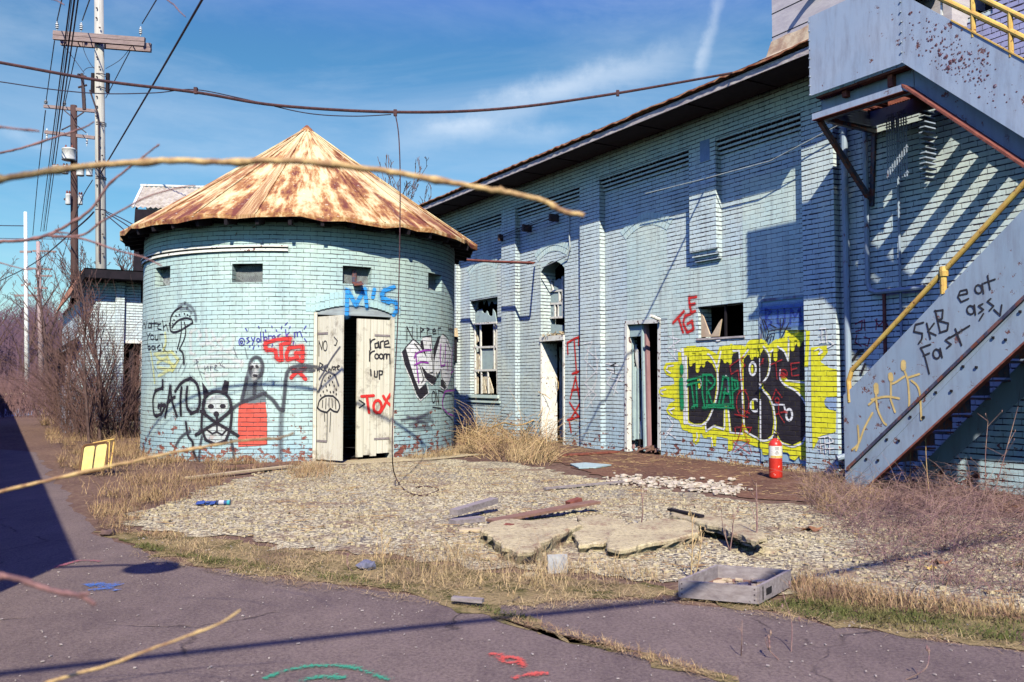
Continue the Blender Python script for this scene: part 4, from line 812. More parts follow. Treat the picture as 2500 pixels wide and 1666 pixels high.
def rake(mb, s0, z0, s1, z1, n0, n1, h): mb.add([sw(s0, n0, z0), sw(s0, n1, z0), sw(s0, n1, z0 + h), sw(s0, n0, z0 + h), sw(s1, n0, z1), sw(s1, n1, z1), sw(s1, n1, z1 + h), sw(s1, n0, z1 + h)], [(0, 1, 2, 3), (4, 7, 6, 5), (0, 4, 5, 1), (1, 5, 6, 2), (2, 6, 7, 3), (3, 7, 4, 0)])
m = MB(); rake(m, 2.36, zb(2.36) - .265, sE, zb(sE) - .30, NO + .025, NO - .17, .03); m.build('flight_rust_edge', m_rust, st)
m = MB()
for k in range(9):
    s_ = 2.42 + k * .22; z_ = zb(s_) - .02; m.box(sw(s_, NI, z_ - .03), sw(s_ + .19, NO - .19, z_))
build_each(m, 'stair_tread', m_steeld, st)
# intermediate landing just outside the right edge of the photo
m = MB(); m.box(sw(4.25, NO, 2.50), sw(5.6, NI, 2.72)); m.box(sw(4.31, NO + .005, 2.723), sw(5.6, NO - .005, 3.6)); m.box(sw(5.6, NO, 2.5), sw(5.61, NI, 3.6)); m.build('middle_landing', m_steel, st)
m = MB()
for s_ in (4.4, 5.5):
    for n_ in (NO - .05, NI + .05): m.box(sw(s_, n_, -.05), sw(s_ + .09, n_ + .04, 2.495))
build_each(m, 'landing_leg', m_steeld, st)
# lower flight
def zl_(s_): return .248 + .877 * (s_ - 1.547)
m = MB(); polyplate(m, [(1.53, .03), (1.56, .02), (4.30, zl_(4.30)), (4.30, zl_(4.30) + .79), (3.59, zl_(3.59) + .79), (1.86, 1.33), (1.62, 1.13), (1.526, 1.06)], NO - .008, NO); g3 = m.build('flight_guard', m_steel2, st); g3['label'] = 'plated side of the lower stair flight with black and tan graffiti'
m = MB(); polyplate(m, [(1.60, .02), (1.74, -.02), (4.30, zl_(4.30) - .42), (4.30, zl_(4.30) - .03), (1.62, zl_(1.62) - .03)], NO - .02, NO - .004); polyplate(m, [(1.74, -.02), (4.30, zl_(4.30) - .42), (4.30, zl_(4.30) + .10), (1.62, .1)], NI - .01, NI); build_each(m, 'flight_stringer', m_steel2, st)
m = MB(); rake(m, 1.57, zl_(1.57) - .055, 4.3, zl_(4.3) - .055, NO + .030, NO - .03, .040); m.build('flange', m_steeld, st)
m = MB(); rake(m, 1.72, -.045, 4.3, zl_(4.3) - .46, NO + .018, NO - .06, .025); m.build('flight_rust_edge', m_rust, st)
m = MB()
for k in range(17):
    s_ = 1.80 + k * .145 + Rr.uniform(-.02, .02); z_ = zl_(s_) - .12 - (k % 2) * .13; m.obox(sw(s_, NO + .003, z_), Vector((.011, 0, 0)), Vector((0, .010, 0)), Z * .011)
build_each(m, 'stringer_bolt', m_dark, st)
m = MB()
for k in range(12):
    s_ = 1.72 + k * .22; z_ = zl_(s_) + .06; m.box(sw(s_, NI, z_ - .02), sw(s_ + .23, NO - .022, z_)); m.box(sw(s_ - .006, NI, z_ - .17), sw(s_ - .001, NO - .022, z_ - .001))
build_each(m, 'stair_tread', m_steeld, st)
# rails
def W12(k, x, y, n=NO): q = W(*f(k, x, y), n); return sw(q[0], n, q[1])
m = MB(); m.tube([sw(1.60, NO - .02, .98), sw(1.585, NO - .02, 1.22), sw(1.63, NO - .02, 1.34), sw(2.987, NO - .02, 2.53), sw(3.60, NO - .02, 3.08), sw(4.3, NO - .02, 3.70)], .028, 10); r1 = m.build('handrail', m_yellow, st); r1['label'] = 'yellow pipe handrail of the lower flight'
m = MB(); m.tube([sw(2.753, NO - .02, 2.10), sw(2.753, NO - .02, 2.33)], .034, 8); m.lathe([(.042, -.05), (.048, 0), (.042, .05)], 10, sw(2.76, NO - .02, 2.33)); build_each(m, 'rail_post', m_yellow, r1)
m = MB(); m.tube([sw(2.5, NO - .02, 5.42), sw(2.84, NO - .02, 5.113), sw(3.507, NO - .02, 4.548), sw(4.3, NO - .02, 3.87)], .030, 10); r2 = m.build('handrail', m_yellow, st); r2['label'] = 'lower yellow pipe rail above the upper flight'
m = MB(); m.tube([sw(2.5, NO - .02, 5.62), sw(3.273, NO - .02, 4.945), sw(3.640, NO - .02, 4.623), sw(4.3, NO - .02, 4.05)], .028, 10); r3 = m.build('handrail', m_yellow, st); r3['label'] = 'upper yellow pipe rail above the upper flight'
m = MB()
for (s_, z0, z1) in ((3.135, 4.62, 5.07), (3.50, 4.30, 4.75)): m.tube([sw(s_, NO - .02, z0), sw(s_, NO - .02, z1)], .026, 8)
build_each(m, 'rail_post', m_yellow, r2)
m = MB(); rake(m, 2.92, 4.862, 4.3, zb(4.3) + .752, NO + .010, NO - .03, .016); m.build('guard_top_edge', m_yellow, st)
m = MB(); m.bar(sw(2.80, NO - .03, 4.97), sw(2.80, NO - .03, 5.12), .012, .02); m.build('guard_bracket', m_white, st)
# slatted ladder rack and conduits hanging under the landing
m = MB()
for k in range(9): m.box(sw(1.50 + k * .032, .30, 3.62), sw(1.512 + k * .032, .31, 4.42))
for k in range(8): m.box(sw(1.49, .298, 3.66 + k * .1), sw(1.78, .312, 3.672 + k * .1))
for k in range(14): m.box(sw(1.92, .10, 3.55 + k * .06), sw(2.0, .30, 3.565 + k * .06))
m.build('wall_ladder', m_steel, st)
# ------------------------------------------------------------ graffiti: paint laid on the real surfaces
SP = {}
def sp(key, col, alpha=1.0, soft=.4, surf='brick'):
    if key not in SP: SP[key] = spray(key + '_spray', col, alpha, soft, surf)
    return SP[key]
class Surf:
    pass
class WallS(Surf):
    def __init__(s, n=None): s.n = n; s.base = .006
    def uv(s, px, py):
        if s.n is not None: return W(px, py, s.n)
        a = W(px, py, 0.0)
        if a[0] > .04:
            b = W(px, py, P)
            if b[0] > .043: return b
            return (.043, a[1])
        return a
    def nn(s, u):
        if s.n is not None: return s.n
        if .043 <= u <= .60: return P
        if -.86 < u < .043: return .022
        return 0
    def pos(s, u, v, off): return wl(u, s.nn(u) + s.base + off, v)
    def scale(s, px, py): a = ww(s.uv(px, py)[0], 0, 0); return (a - CAM).dot(Vector((0, 1, 0))) / FPX
    def tex(s, u, v): return (u, v)
class TowS(Surf):
    base = .004
    def uv(s, px, py): th, z = T(px, py); return (th * TR, z)
    def pos(s, u, v, off): return Vector(tp(u / TR, TR + s.base + off, v))
    def scale(s, px, py): th, z = T(px, py); return (TC.y - TR * math.cos(th)) / FPX
    def tex(s, u, v): return (u, v)
class DoorS(Surf):
    base = .019
    def __init__(s, key): s.h, s.d, s.nr = leafs[key]
    def uv(s, px, py):
        r = ray(px, py); t = (s.h - CAM).dot(s.nr) / r.dot(s.nr); q = CAM + r * t; return ((q - s.h).dot(s.d), q.z)
    def pos(s, u, v, off): return s.h - TC + s.d * u + Z * v + s.nr * (s.base + off)
    def scale(s, px, py): return s.h.y / FPX
    def tex(s, u, v): return (u, v)
CNT = [0]
def strokes(mb, surf, fr, L, w_, closed=False, step=.02, lim=None):
    for pts in L:
        CNT[0] += 1; off = (CNT[0] % 13) * .00012
        px = [f(fr, x, y) for x, y in (pts if closed else sharpen(pts))]; ww_ = max(w_ * 1.38, 3.6) * surf.scale(*px[0]) / 2
        uv = [surf.uv(*p) for p in px]; cl = closed
        P2 = smooth_pts([(a, b, 0) for a, b in uv], 7, cl)
        if len(P2) < 2: continue
        n = len(P2); vs = []; es = []; fs = []; tx = []
        for i, p in enumerate(P2):
            a = P2[(i - 1) % n] if (cl or i > 0) else p; b = P2[(i + 1) % n] if (cl or i < n - 1) else p; d = b - a
            if d.length < 1e-7: d = Vector((1, 0, 0))
            d.normalize(); q = Vector((-d.y, d.x, 0)) * ww_
            for j in (-1, 0, 1):
                c = p + q * j; vs.append(surf.pos(c.x, c.y, off + i * .000012)); tx.append(surf.tex(c.x, c.y)); es.append(abs(j))
        for i in range(n - 1):
            for j in (0, 1): fs.append((i * 3 + j, i * 3 + j + 1, i * 3 + 4 + j, i * 3 + 3 + j))
        if not cl:
            for (i, sg) in ((0, -1), (n - 1, 1)):
                p = P2[i]; a = P2[max(i - 1, 0)]; b = P2[min(i + 1, n - 1)]; d = (b - a)
                if d.length < 1e-7: continue
                d = d.normalized() * sg; q = Vector((-d.y, d.x, 0)); b0 = len(vs); vs.append(surf.pos(p.x, p.y, off + i * .000012)); tx.append((p.x, p.y)); es.append(0)
                for k in range(5):
                    t_ = -math.pi / 2 + math.pi * k / 4; c = p + (d * math.cos(t_) + q * math.sin(t_)) * ww_
                    vs.append(surf.pos(c.x, c.y, off + i * .000012)); tx.append((c.x, c.y)); es.append(1)
                for k in range(4): fs.append((b0, b0 + 1 + k, b0 + 2 + k))
        mb.add(vs, fs, tx, es)
def fill(mb, surf, fr, poly, rows=90, off=0.0, soft_rows=False, hw=.06):
    uv = [surf.uv(*f(fr, x, y)) for x, y in poly]; z0 = min(b for a, b in uv); z1 = max(b for a, b in uv); n = len(uv); rows = max(3, min(rows, int((z1 - z0) / .006)))
    def cross(z):
        xs = []
        for i in range(n):
            (a, b), (c, d) = uv[i], uv[(i + 1) % n]
            if (b <= z < d) or (d <= z < b): xs.append(a + (c - a) * (z - b) / (d - b))
        return sorted(xs)
    dz = (z1 - z0) / rows
    for r in range(rows):
        lo = z0 + dz * r; hi = lo + dz; A = cross(lo + dz * .02); B = cross(hi - dz * .02); M_ = cross(lo + dz * .5)
        if len(A) == len(B) == len(M_): pr = [(A[i], A[i + 1], B[i], B[i + 1]) for i in range(0, len(A) - 1, 2)]
        else: pr = [(M_[i], M_[i + 1], M_[i], M_[i + 1]) for i in range(0, len(M_) - 1, 2)]
        for (a0, a1, b0, b1) in pr:
            k = max(1, int(max(a1 - a0, b1 - b0) / hw)); vs = []; tx = []
            for i in range(k + 1):
                q = i / k
                for (u, v) in ((a0 + (a1 - a0) * q, lo), (b0 + (b1 - b0) * q, hi)): vs.append(surf.pos(u, v, off)); tx.append((u, v))
            mb.add(vs, [(2 * i, 2 * i + 2, 2 * i + 3, 2 * i + 1) for i in range(k)], tx, [0] * len(vs))
def ell(cx, cy, rx, ry, n=12, a0=0, a1=360): return [(cx + rx * math.cos(math.radians(a0 + (a1 - a0) * i / n)), cy + ry * math.sin(math.radians(a0 + (a1 - a0) * i / n))) for i in range(n + (0 if a1 - a0 == 360 else 1))]
HAL = {'black': (.03, .03, .05), 'red': (.55, .05, .05), 'sky': (.10, .35, .70), 'purple': (.34, .10, .42), 'green': (.02, .25, .12)}
for k_, c_ in HAL.items(): sp('halo_' + k_, c_, .26, 1.0)
def piece(parent, label, items, lift=0.0):
    hal = [(i[0], i[1], i[2], i[3], i[4] * 2.6, 'halo_' + i[5]) for i in items if i[2] in 'sc' and i[4] >= 4.4 and i[5] in HAL]
    if hal and len(hal) < 14 and 'DABS' not in label: items = hal + items
    """items: (surface, frame, kind, data, width, colour key)"""
    groups = {}
    for it in items: groups.setdefault(it[5], []).append(it)
    root = None; order = []
    for it in items:
        if it[5] not in order: order.append(it[5])
    for rank, key in enumerate(order):
        mb = MB()
        for (sf_, fr, kind, data, wd, _) in groups[key]:
            bs = sf_.base; sf_.base = bs + lift + rank * .0026
            if kind == 's': strokes(mb, sf_, fr, data, wd)
            elif kind == 'c': strokes(mb, sf_, fr, data, wd, True)
            else: fill(mb, sf_, fr, data, 90, 0.0)
            sf_.base = bs
        o = mb.build('graffiti', SP[key], root or parent)
        if root is None: root = o; o['label'] = label
    return root
tS = TowS(); wS = WallS()
for k, c in (('black', (.018, .015, .022)), ('white', (.86, .84, .80)), ('red', (.62, .03, .025)), ('yellow', (.82, .76, .03)), ('green', (.01, .26, .10)), ('sky', (.03, .28, .68)), ('navy', (.05, .05, .30)), ('purple', (.34, .06, .40)), ('orange', (.72, .30, .03)), ('blueblob', (.30, .42, .60))): sp(k, c)
sp('grey', (.10, .11, .14), .55, .8); sp('greyd', (.045, .045, .06), .80, .7); sp('skirt', (.60, .09, .06), .95, .5); sp('paleyellow', (.78, .80, .30), .55, .7); sp('haze_white', (.86, .86, .80), .42, .9); sp('dimred', (.40, .03, .05), .8, .5); sp('dimblue', (.03, .06, .32), .8, .6); sp('bluewash', (.10, .20, .55), .7, .9); sp('fadeblack', (.06, .05, .09), .55, .8)
for k, c in (('p_black', (.02, .018, .024)), ('p_tan', (.62, .44, .16)), ('p_red', (.62, .03, .025)), ('p_grey', (.08, .08, .11))): sp(k, c, 1.0 if k != 'p_grey' else .75, .4, 'plain')
# --- tower
piece(tw, 'black words WATCH YOUR BACK and a spotted mushroom near the left edge of the tower', [(tS, 'g', 's', L, w_, 'black') for L, w_ in (
 ([[(18, 240), (30, 305), (48, 250), (60, 305), (72, 238)], [(112, 262), (90, 258), (84, 300), (108, 298), (114, 250), (118, 310)], [(140, 232), (138, 320)], [(92, 258), (180, 264)], [(202, 262), (176, 270), (170, 308), (205, 318)], [(216, 235), (226, 325)], [(222, 295), (250, 272), (265, 332)],
   [(70, 350), (85, 378), (104, 348)], [(85, 378), (76, 418)], ell(122, 386, 17, 22, 8, 0, 350), [(148, 365), (152, 410), (172, 406), (176, 362)], [(192, 412), (190, 362), (222, 360)],
   [(76, 432), (86, 502), (106, 492), (102, 466), (82, 468)], ell(130, 482, 15, 18, 8, 0, 350), [(147, 462), (152, 502)], [(192, 456), (168, 475), (176, 506), (202, 502)], [(211, 440), (223, 522)], [(246, 458), (220, 490), (262, 528)], [(278, 514), (284, 516)], [(308, 514), (314, 516)], [(338, 518), (343, 520)]], 2.2),
 ([[(286, 300), (290, 210), (330, 145), (390, 110)], [(300, 300), (350, 240), (420, 212), (480, 222), (490, 255), (430, 292), (375, 325), (320, 340), (290, 330), (278, 260)]], 4.0),
 ([[(336, 190), (340, 192)], [(366, 180), (370, 182)], [(412, 172), (416, 174)], [(440, 182), (444, 184)], [(462, 196), (466, 198)], [(318, 228), (322, 230)], [(306, 262), (310, 264)]], 3.6),
 ([[(385, 245), (386, 330), (370, 420), (350, 492)], [(413, 250), (426, 330), (410, 410), (368, 495)]], 3.2), ([[(372, 502), (400, 535), (410, 632)]], 4.5))] +
 [(tS, 'g', 's', [[(360, 105), (420, 75), (480, 112), (512, 170), (520, 235)], [(380, 130), (440, 120), (480, 160)]], 9, 'grey')])
piece(tw, 'pale yellow scribble under the words WATCH YOUR BACK', [(tS, 'g', 's', [[(240, 350), (246, 430), (225, 500)], [(110, 520), (130, 650), (146, 800)], [(160, 560), (240, 600), (325, 640), (250, 700), (180, 740)], [(140, 540), (300, 520), (360, 590), (310, 690), (170, 660)], [(170, 620), (260, 560), (300, 650)]], 9, 'paleyellow'), (tS, 'g', 's', [[(90, 540), (110, 640), (135, 760)], [(140, 650), (175, 715)], [(380, 570), (320, 640)], [(300, 660), (310, 675)], [(440, 620), (390, 730)], [(430, 560), (360, 700)]], 1.4, 'fadeblack')], lift=0.006)
piece(tw, 'faded white smeared lettering in the middle left of the tower', [(tS, 'g', 's', [[(520, 310), (470, 340), (470, 530), (510, 548)], [(545, 335), (560, 370), (538, 405)], [(610, 315), (622, 450)], [(660, 330), (690, 400), (640, 440)], [(560, 450), (640, 440), (700, 470)], [(780, 380), (720, 420), (760, 480)], [(860, 380), (850, 470), (800, 520)], [(500, 600), (620, 570), (760, 560), (900, 600), (940, 640)], [(520, 660), (700, 640), (900, 660)], [(600, 700), (640, 820)], [(660, 680), (690, 820)], [(640, 520), (740, 500), (880, 530)], [(860, 600), (940, 610), (930, 650)], [(620, 740), (800, 720)]], 11, 'haze_white'), (tS, 'g', 's', [[(500, 640), (540, 610), (520, 590), (545, 680), (580, 770)], [(600, 650), (600, 680), (630, 650), (630, 690)], [(650, 650), (655, 690), (650, 660), (670, 655)], [(690, 670), (710, 645), (695, 640), (690, 680), (720, 690)], [(760, 600), (740, 640), (780, 660)], [(860, 480), (895, 575)], [(965, 480), (985, 575)], [(560, 700), (600, 720)]], 1.8, 'fadeblack')], lift=0.002)
piece(tw, 'large black letters GATO on the lower left of the tower', [(tS, 'g', 's', [[(216, 780), (216, 850), (150, 872), (128, 960), (136, 1080), (160, 1105), (205, 1080), (240, 1010)], [(240, 1005), (175, 1008), (180, 1030)], [(238, 1115), (262, 990), (285, 830), (300, 960), (345, 1105)], [(258, 985), (325, 930)], [(382, 1095), (378, 960), (388, 845)], [(330, 880), (390, 800), (470, 760), (525, 810), (550, 900), (552, 1000), (530, 1060), (470, 1082)], [(440, 840), (432, 940), (440, 1030), (475, 1070)], [(205, 1000), (195, 1050)]], 6.8, 'black')])
piece(tw, 'pale cat face with black horns, crossed bones and tail', [
 (tS, 'g', 'f', ell(712, 1000, 100, 92, 20), 0, 'haze_white'), (tS, 'g', 'f', ell(710, 1270, 105, 80, 20), 0, 'haze_white'),
 (tS, 'g', 's', [ell(712, 1005, 128, 125, 12, 150, 390), [(600, 960), (578, 1080), (570, 1210)], [(828, 960), (845, 1080), (832, 1220)], [(575, 1230), (610, 1320), (700, 1362), (790, 1330), (830, 1230)]], 6.0, 'black'),
 (tS, 'g', 'f', [(575, 790), (625, 860), (640, 895), (590, 940)], 0, 'black'), (tS, 'g', 'f', [(780, 775), (822, 790), (808, 900), (750, 880)], 0, 'black'),
 (tS, 'g', 'f', ell(657, 1018, 28, 22, 12), 0, 'black'), (tS, 'g', 'f', ell(765, 1015, 28, 20, 12), 0, 'black'), (tS, 'g', 'f', ell(705, 1085, 26, 24, 12), 0, 'black'), (tS, 'g', 's', [[(708, 1090), (715, 1160)]], 6, 'black'),
 (tS, 'g', 's', [[(565, 1058), (700, 1160), (800, 1220), (905, 1285)], [(850, 1045), (760, 1120), (680, 1180), (520, 1275)]], 7, 'black'), (tS, 'g', 's', [[(628, 1235), (670, 1265), (710, 1250), (760, 1275), (795, 1235)], [(712, 1180), (712, 1250)]], 4, 'black'),
 (tS, 'g', 's', [[(430, 1160), (440, 1240), (455, 1295), (490, 1340), (500, 1430), (545, 1530)]], 6, 'black'), (tS, 'g', 's', [[(575, 1290), (560, 1380), (550, 1500)], [(560, 1230), (545, 1260)], [(840, 1320), (860, 1420), (868, 1520)], [(470, 1240), (390, 1290), (340, 1370)]], 8, 'greyd')], lift=0.003)
piece(tw, 'blue handle @sydbreckm in thin marker letters above the red T G', [(tS, 'g', 's', [ell(935, 430, 26, 34, 10, 30, 360), ell(932, 432, 10, 14, 6, 0, 350), [(1000, 388), (980, 398), (1005, 425), (982, 442)], [(1022, 390), (1036, 418)], [(1055, 385), (1030, 458)], ell(1085, 415, 14, 18, 7, 0, 350), [(1106, 340), (1110, 432)], [(1130, 340), (1136, 422)], ell(1152, 400, 14, 18, 7, 0, 350), [(1182, 422), (1178, 375), (1208, 376)], [(1215, 402), (1240, 390), (1230, 370), (1212, 385), (1220, 416), (1248, 412)], [(1285, 360), (1262, 375), (1268, 406), (1298, 400)], [(1333, 318), (1342, 398)], [(1368, 342), (1342, 370), (1380, 396)], [(1415, 392), (1412, 345), (1437, 340), (1442, 385), (1440, 345), (1466, 335), (1485, 385)]] + [[(x, y), (x + dx, y + dy)] for x, y, dx, dy in ((968, 305, 15, 25), (1088, 288, 5, 18), (1150, 320, 4, 22), (1208, 285, 4, 16), (1250, 320, 3, 14), (1300, 290, -6, 20), (1350, 255, -20, 22), (1375, 290, -4, 14), (1520, 285, -18, 28), (1515, 345, 6, 2), (1048, 465, -10, 30), (1010, 462, -4, 16), (1085, 462, 4, 10), (1130, 455, 8, 18), (1215, 450, -6, 25), (1320, 430, -6, 30), (1410, 425, -8, 28), (1505, 400, 20, 30))], 1.7, 'navy')])
piece(tw, 'thick red letters T G and a red X left of the tower door', [(tS, 'g', 's', [[(1375, 395), (1250, 412), (1150, 440), (1155, 500), (1240, 505), (1252, 580), (1298, 600), (1292, 470)], [(1372, 395), (1368, 435), (1290, 455)], [(1475, 470), (1370, 480), (1342, 540), (1350, 590), (1420, 580), (1485, 605), (1490, 530), (1425, 530), (1440, 570)], [(1490, 470), (1490, 540)], [(1390, 668), (1450, 700), (1515, 768)], [(1512, 665), (1430, 710), (1385, 755)]], 8.0, 'red')], lift=0.003)
piece(tw, 'grey hooded ghost with white face, long arms and a red skirt', [
 (tS, 'g', 'f', [(975, 720), (1000, 640), (1120, 640), (1130, 720), (1120, 830), (1150, 900), (1160, 1000), (935, 1000), (945, 860)], 0, 'grey'), (tS, 'g', 'f', [(910, 985), (1030, 990), (1150, 980), (1165, 1100), (1168, 1370), (905, 1385), (900, 1180)], 0, 'skirt'),
 (tS, 'g', 'c', [ell(1068, 660, 58, 92, 14)], 10, 'greyd'), (tS, 'g', 's', [[(850, 1035), (930, 985), (1050, 935), (1150, 890)], [(980, 760), (960, 860), (935, 960)], [(1060, 780), (1050, 900)], [(1150, 905), (1220, 960), (1275, 1035), (1310, 1050)], [(1310, 1050), (1325, 900), (1345, 720), (1400, 660), (1500, 645), (1640, 665)], [(1400, 700), (1500, 680), (1590, 690)]], 10, 'greyd'),
 (tS, 'g', 's', [[(1300, 1050), (1290, 1250), (1290, 1490)]], 14, 'grey'), (tS, 'g', 's', [[(1065, 640), (1062, 720)], [(1040, 640), (1090, 650)], [(1055, 735), (1050, 760)]], 16, 'haze_white'), (tS, 'g', 's', [[(1015, 668), (1035, 655)], [(1072, 650), (1080, 660)], [(1050, 735), (1070, 738)]], 6, 'black')])
piece(tw, "light blue letters M'S over the tower door", [(tS, 'z3', 's', [[(352, 525), (356, 380), (405, 470), (458, 375), (470, 480)], [(515, 380), (505, 425)], [(630, 365), (570, 385), (555, 415), (590, 440), (640, 455), (648, 500), (625, 530)], [(560, 440), (600, 455)]], 9, 'sky')], lift=.006)
piece(tw, 'black word NIPPER and small word ON beside the white and black lettering', [(tS, 'n', 's', [[(172, 380), (172, 195)], [(172, 200), (240, 340)], [(240, 345), (240, 200)], [(300, 215), (302, 350)], [(300, 180), (302, 190)], [(345, 335), (345, 205)], [(345, 210), (388, 235), (345, 265)], [(432, 300), (428, 210)], [(428, 212), (460, 228), (432, 252)], [(500, 262), (540, 250), (525, 222), (498, 245), (505, 290), (545, 285)], [(570, 295), (570, 215), (605, 215)], ell(512, 1095, 22, 75, 10, 0, 350), [(548, 1195), (540, 1010), (580, 1190), (575, 1010)], [(570, 1010), (660, 1040)], [(500, 1225), (610, 1240)], [(700, 170), (705, 260)], [(725, 160), (730, 300)], [(750, 150), (755, 290)], [(700, 230), (765, 240)]], 2.4, 'black')])
piece(tw, 'blocky white and black lettering with purple strokes right of the tower door', [
 (tS, 'n', 'f', [(155, 460), (250, 355), (330, 430), (372, 330), (480, 312), (500, 560), (560, 400), (625, 290), (700, 380), (760, 560), (740, 800), (690, 970), (660, 960), (610, 870), (600, 750), (540, 830), (500, 870), (430, 800), (420, 900), (330, 1000), (270, 900), (220, 700)], 0, 'white'),
 (tS, 'n', 'f', [(105, 520), (152, 462), (200, 640), (270, 860), (325, 995), (415, 925), (440, 1040), (345, 1128), (290, 1050), (220, 850), (140, 680)], 0, 'black'),
 (tS, 'n', 'f', [(340, 385), (372, 370), (390, 480), (412, 570), (350, 470)], 0, 'black'), (tS, 'n', 'f', [(350, 690), (430, 790), (555, 850), (520, 930), (480, 925), (400, 850)], 0, 'black'), (tS, 'n', 'f', [(560, 330), (600, 310), (560, 460), (510, 640), (505, 480)], 0, 'black'), (tS, 'n', 'f', [(600, 870), (625, 880), (670, 970), (650, 998), (600, 950)], 0, 'black'),
 (tS, 'n', 's', [[(155, 460), (250, 357), (330, 430), (412, 570)], [(265, 415), (335, 505)], [(372, 330), (480, 312), (495, 540), (500, 780), (460, 790)], [(465, 420), (485, 620)], [(560, 400), (515, 640), (515, 820)], [(625, 290), (690, 350), (700, 400)], [(330, 685), (385, 870), (355, 915)], [(600, 740), (560, 840), (540, 780)], [(675, 380), (720, 500)], [(640, 520), (625, 630)], [(610, 750), (620, 860), (665, 930)]], 2.2, 'black'),
 (tS, 'n', 's', [[(100, 520), (150, 700), (220, 880), (290, 1070), (345, 1140), (450, 1045), (430, 930)], [(430, 890), (490, 940), (540, 900)], [(590, 960), (655, 1005), (690, 970)]], 2.4, 'white'),
 (tS, 'n', 's', [[(262, 595), (285, 540), (380, 505), (475, 495)], [(265, 690), (350, 650), (440, 660)], [(280, 530), (300, 760), (318, 910)], [(600, 425), (590, 560), (600, 700), (650, 690), (660, 430)], [(680, 640), (690, 760)], [(765, 420), (740, 560), (735, 740)], [(770, 740), (730, 790)], [(780, 1010), (680, 1020), (640, 1060), (620, 1160), (630, 1250)], [(640, 1250), (700, 1310), (775, 1345)]], 4.2, 'purple'),
 (tS, 'n', 's', [[(705, 560), (705, 700)], [(725, 880), (735, 960)], [(750, 560), (748, 660)]], 4, 'fadeblack'), (tS, 'n', 's', [[(100, 1390), (350, 1340), (470, 1330)], [(200, 1450), (420, 1380), (500, 1400)], [(170, 1340), (430, 1440)], [(300, 1370), (440, 1290)], [(250, 1480), (480, 1480)]], 9, 'fadeblack')], lift=0.003)
# --- door leaves
dl = DoorS('L'); dR = DoorS('R')
piece(tw, 'black words NO and BEWARE and a dotted mushroom on the left door leaf', [(dl, 'i6', 's', L, w_, 'p_black') for L, w_ in (
 ([[(158, 330), (158, 258), (172, 300), (176, 262)], ell(188, 282, 9, 24, 8, 0, 350), [(230, 240), (246, 258), (238, 280), (232, 278)]], 2.6),
 ([[(160, 405), (162, 362), (178, 372), (162, 388), (180, 400)], [(182, 392), (194, 386), (188, 378), (182, 396), (196, 402)], [(200, 378), (204, 402), (210, 388), (216, 402), (222, 378)], ell(229, 388, 5, 8, 6, 0, 350), [(235, 380), (238, 400)], [(238, 384), (246, 380)], [(247, 386), (256, 378), (248, 374), (245, 392), (254, 396)]], 2.0),
 ([[(152, 575), (162, 540), (190, 520), (225, 520), (250, 545), (256, 575), (246, 596), (228, 592), (212, 580), (196, 598), (168, 590), (150, 575)]], 4.0), ([[(176, 540), (174, 575)], [(192, 532), (190, 580)], [(206, 530), (206, 572)], [(220, 532), (222, 574)], [(236, 540), (238, 580)], [(198, 596), (196, 735)], [(214, 598), (210, 690)], [(184, 600), (186, 640)]], 2.2),
 ([[(x, y), (x + 1, y + 3)] for x, y in ((170, 470), (186, 446), (204, 432), (212, 424), (222, 452), (230, 470), (178, 498), (196, 492), (212, 500), (240, 488), (192, 472), (208, 466), (166, 516), (186, 516), (240, 510), (226, 500))], 4.4))] +
 [(dl, 'i6', 's', [[(258, 288), (220, 340), (185, 400), (160, 440)], [(158, 500), (180, 430), (205, 404), (235, 420), (252, 470)], [(152, 395), (200, 372)]], 5, 'p_grey')])
piece(tw, 'black words RARE ROOM 1UP and a small arrow on the right door leaf', [(dR, 'i6', 's', [[(393, 250), (395, 300)], [(394, 272), (402, 256), (416, 250)], [(428, 268), (416, 272), (418, 292), (432, 288), (432, 262), (438, 292)], [(444, 292), (442, 264), (456, 258)], [(462, 276), (482, 270), (478, 256), (462, 262), (462, 288), (488, 288)], [(391, 306), (391, 354)], [(391, 326), (400, 312), (414, 306)], ell(425, 332, 9, 12, 8, 0, 350), ell(446, 332, 9, 12, 8, 0, 350), [(458, 346), (460, 322), (470, 320), (472, 344), (474, 322), (486, 322), (488, 366)], [(396, 395), (398, 424)], [(414, 402), (415, 430), (426, 430), (428, 402)], [(438, 440), (436, 400), (452, 402), (450, 418), (438, 420)], [(342, 540), (368, 558), (342, 576)]], 3.3, 'p_black')])
piece(tw, 'thick red letters TOX on the right door leaf', [(dR, 'i6', 's', [[(352, 522), (410, 518)], [(378, 524), (382, 560), (388, 598)], ell(428, 570, 19, 30, 10, 0, 350), [(455, 520), (470, 545), (492, 566)], [(488, 512), (472, 540), (458, 570), (440, 600)]], 6.5, 'p_red')], lift=0.003)
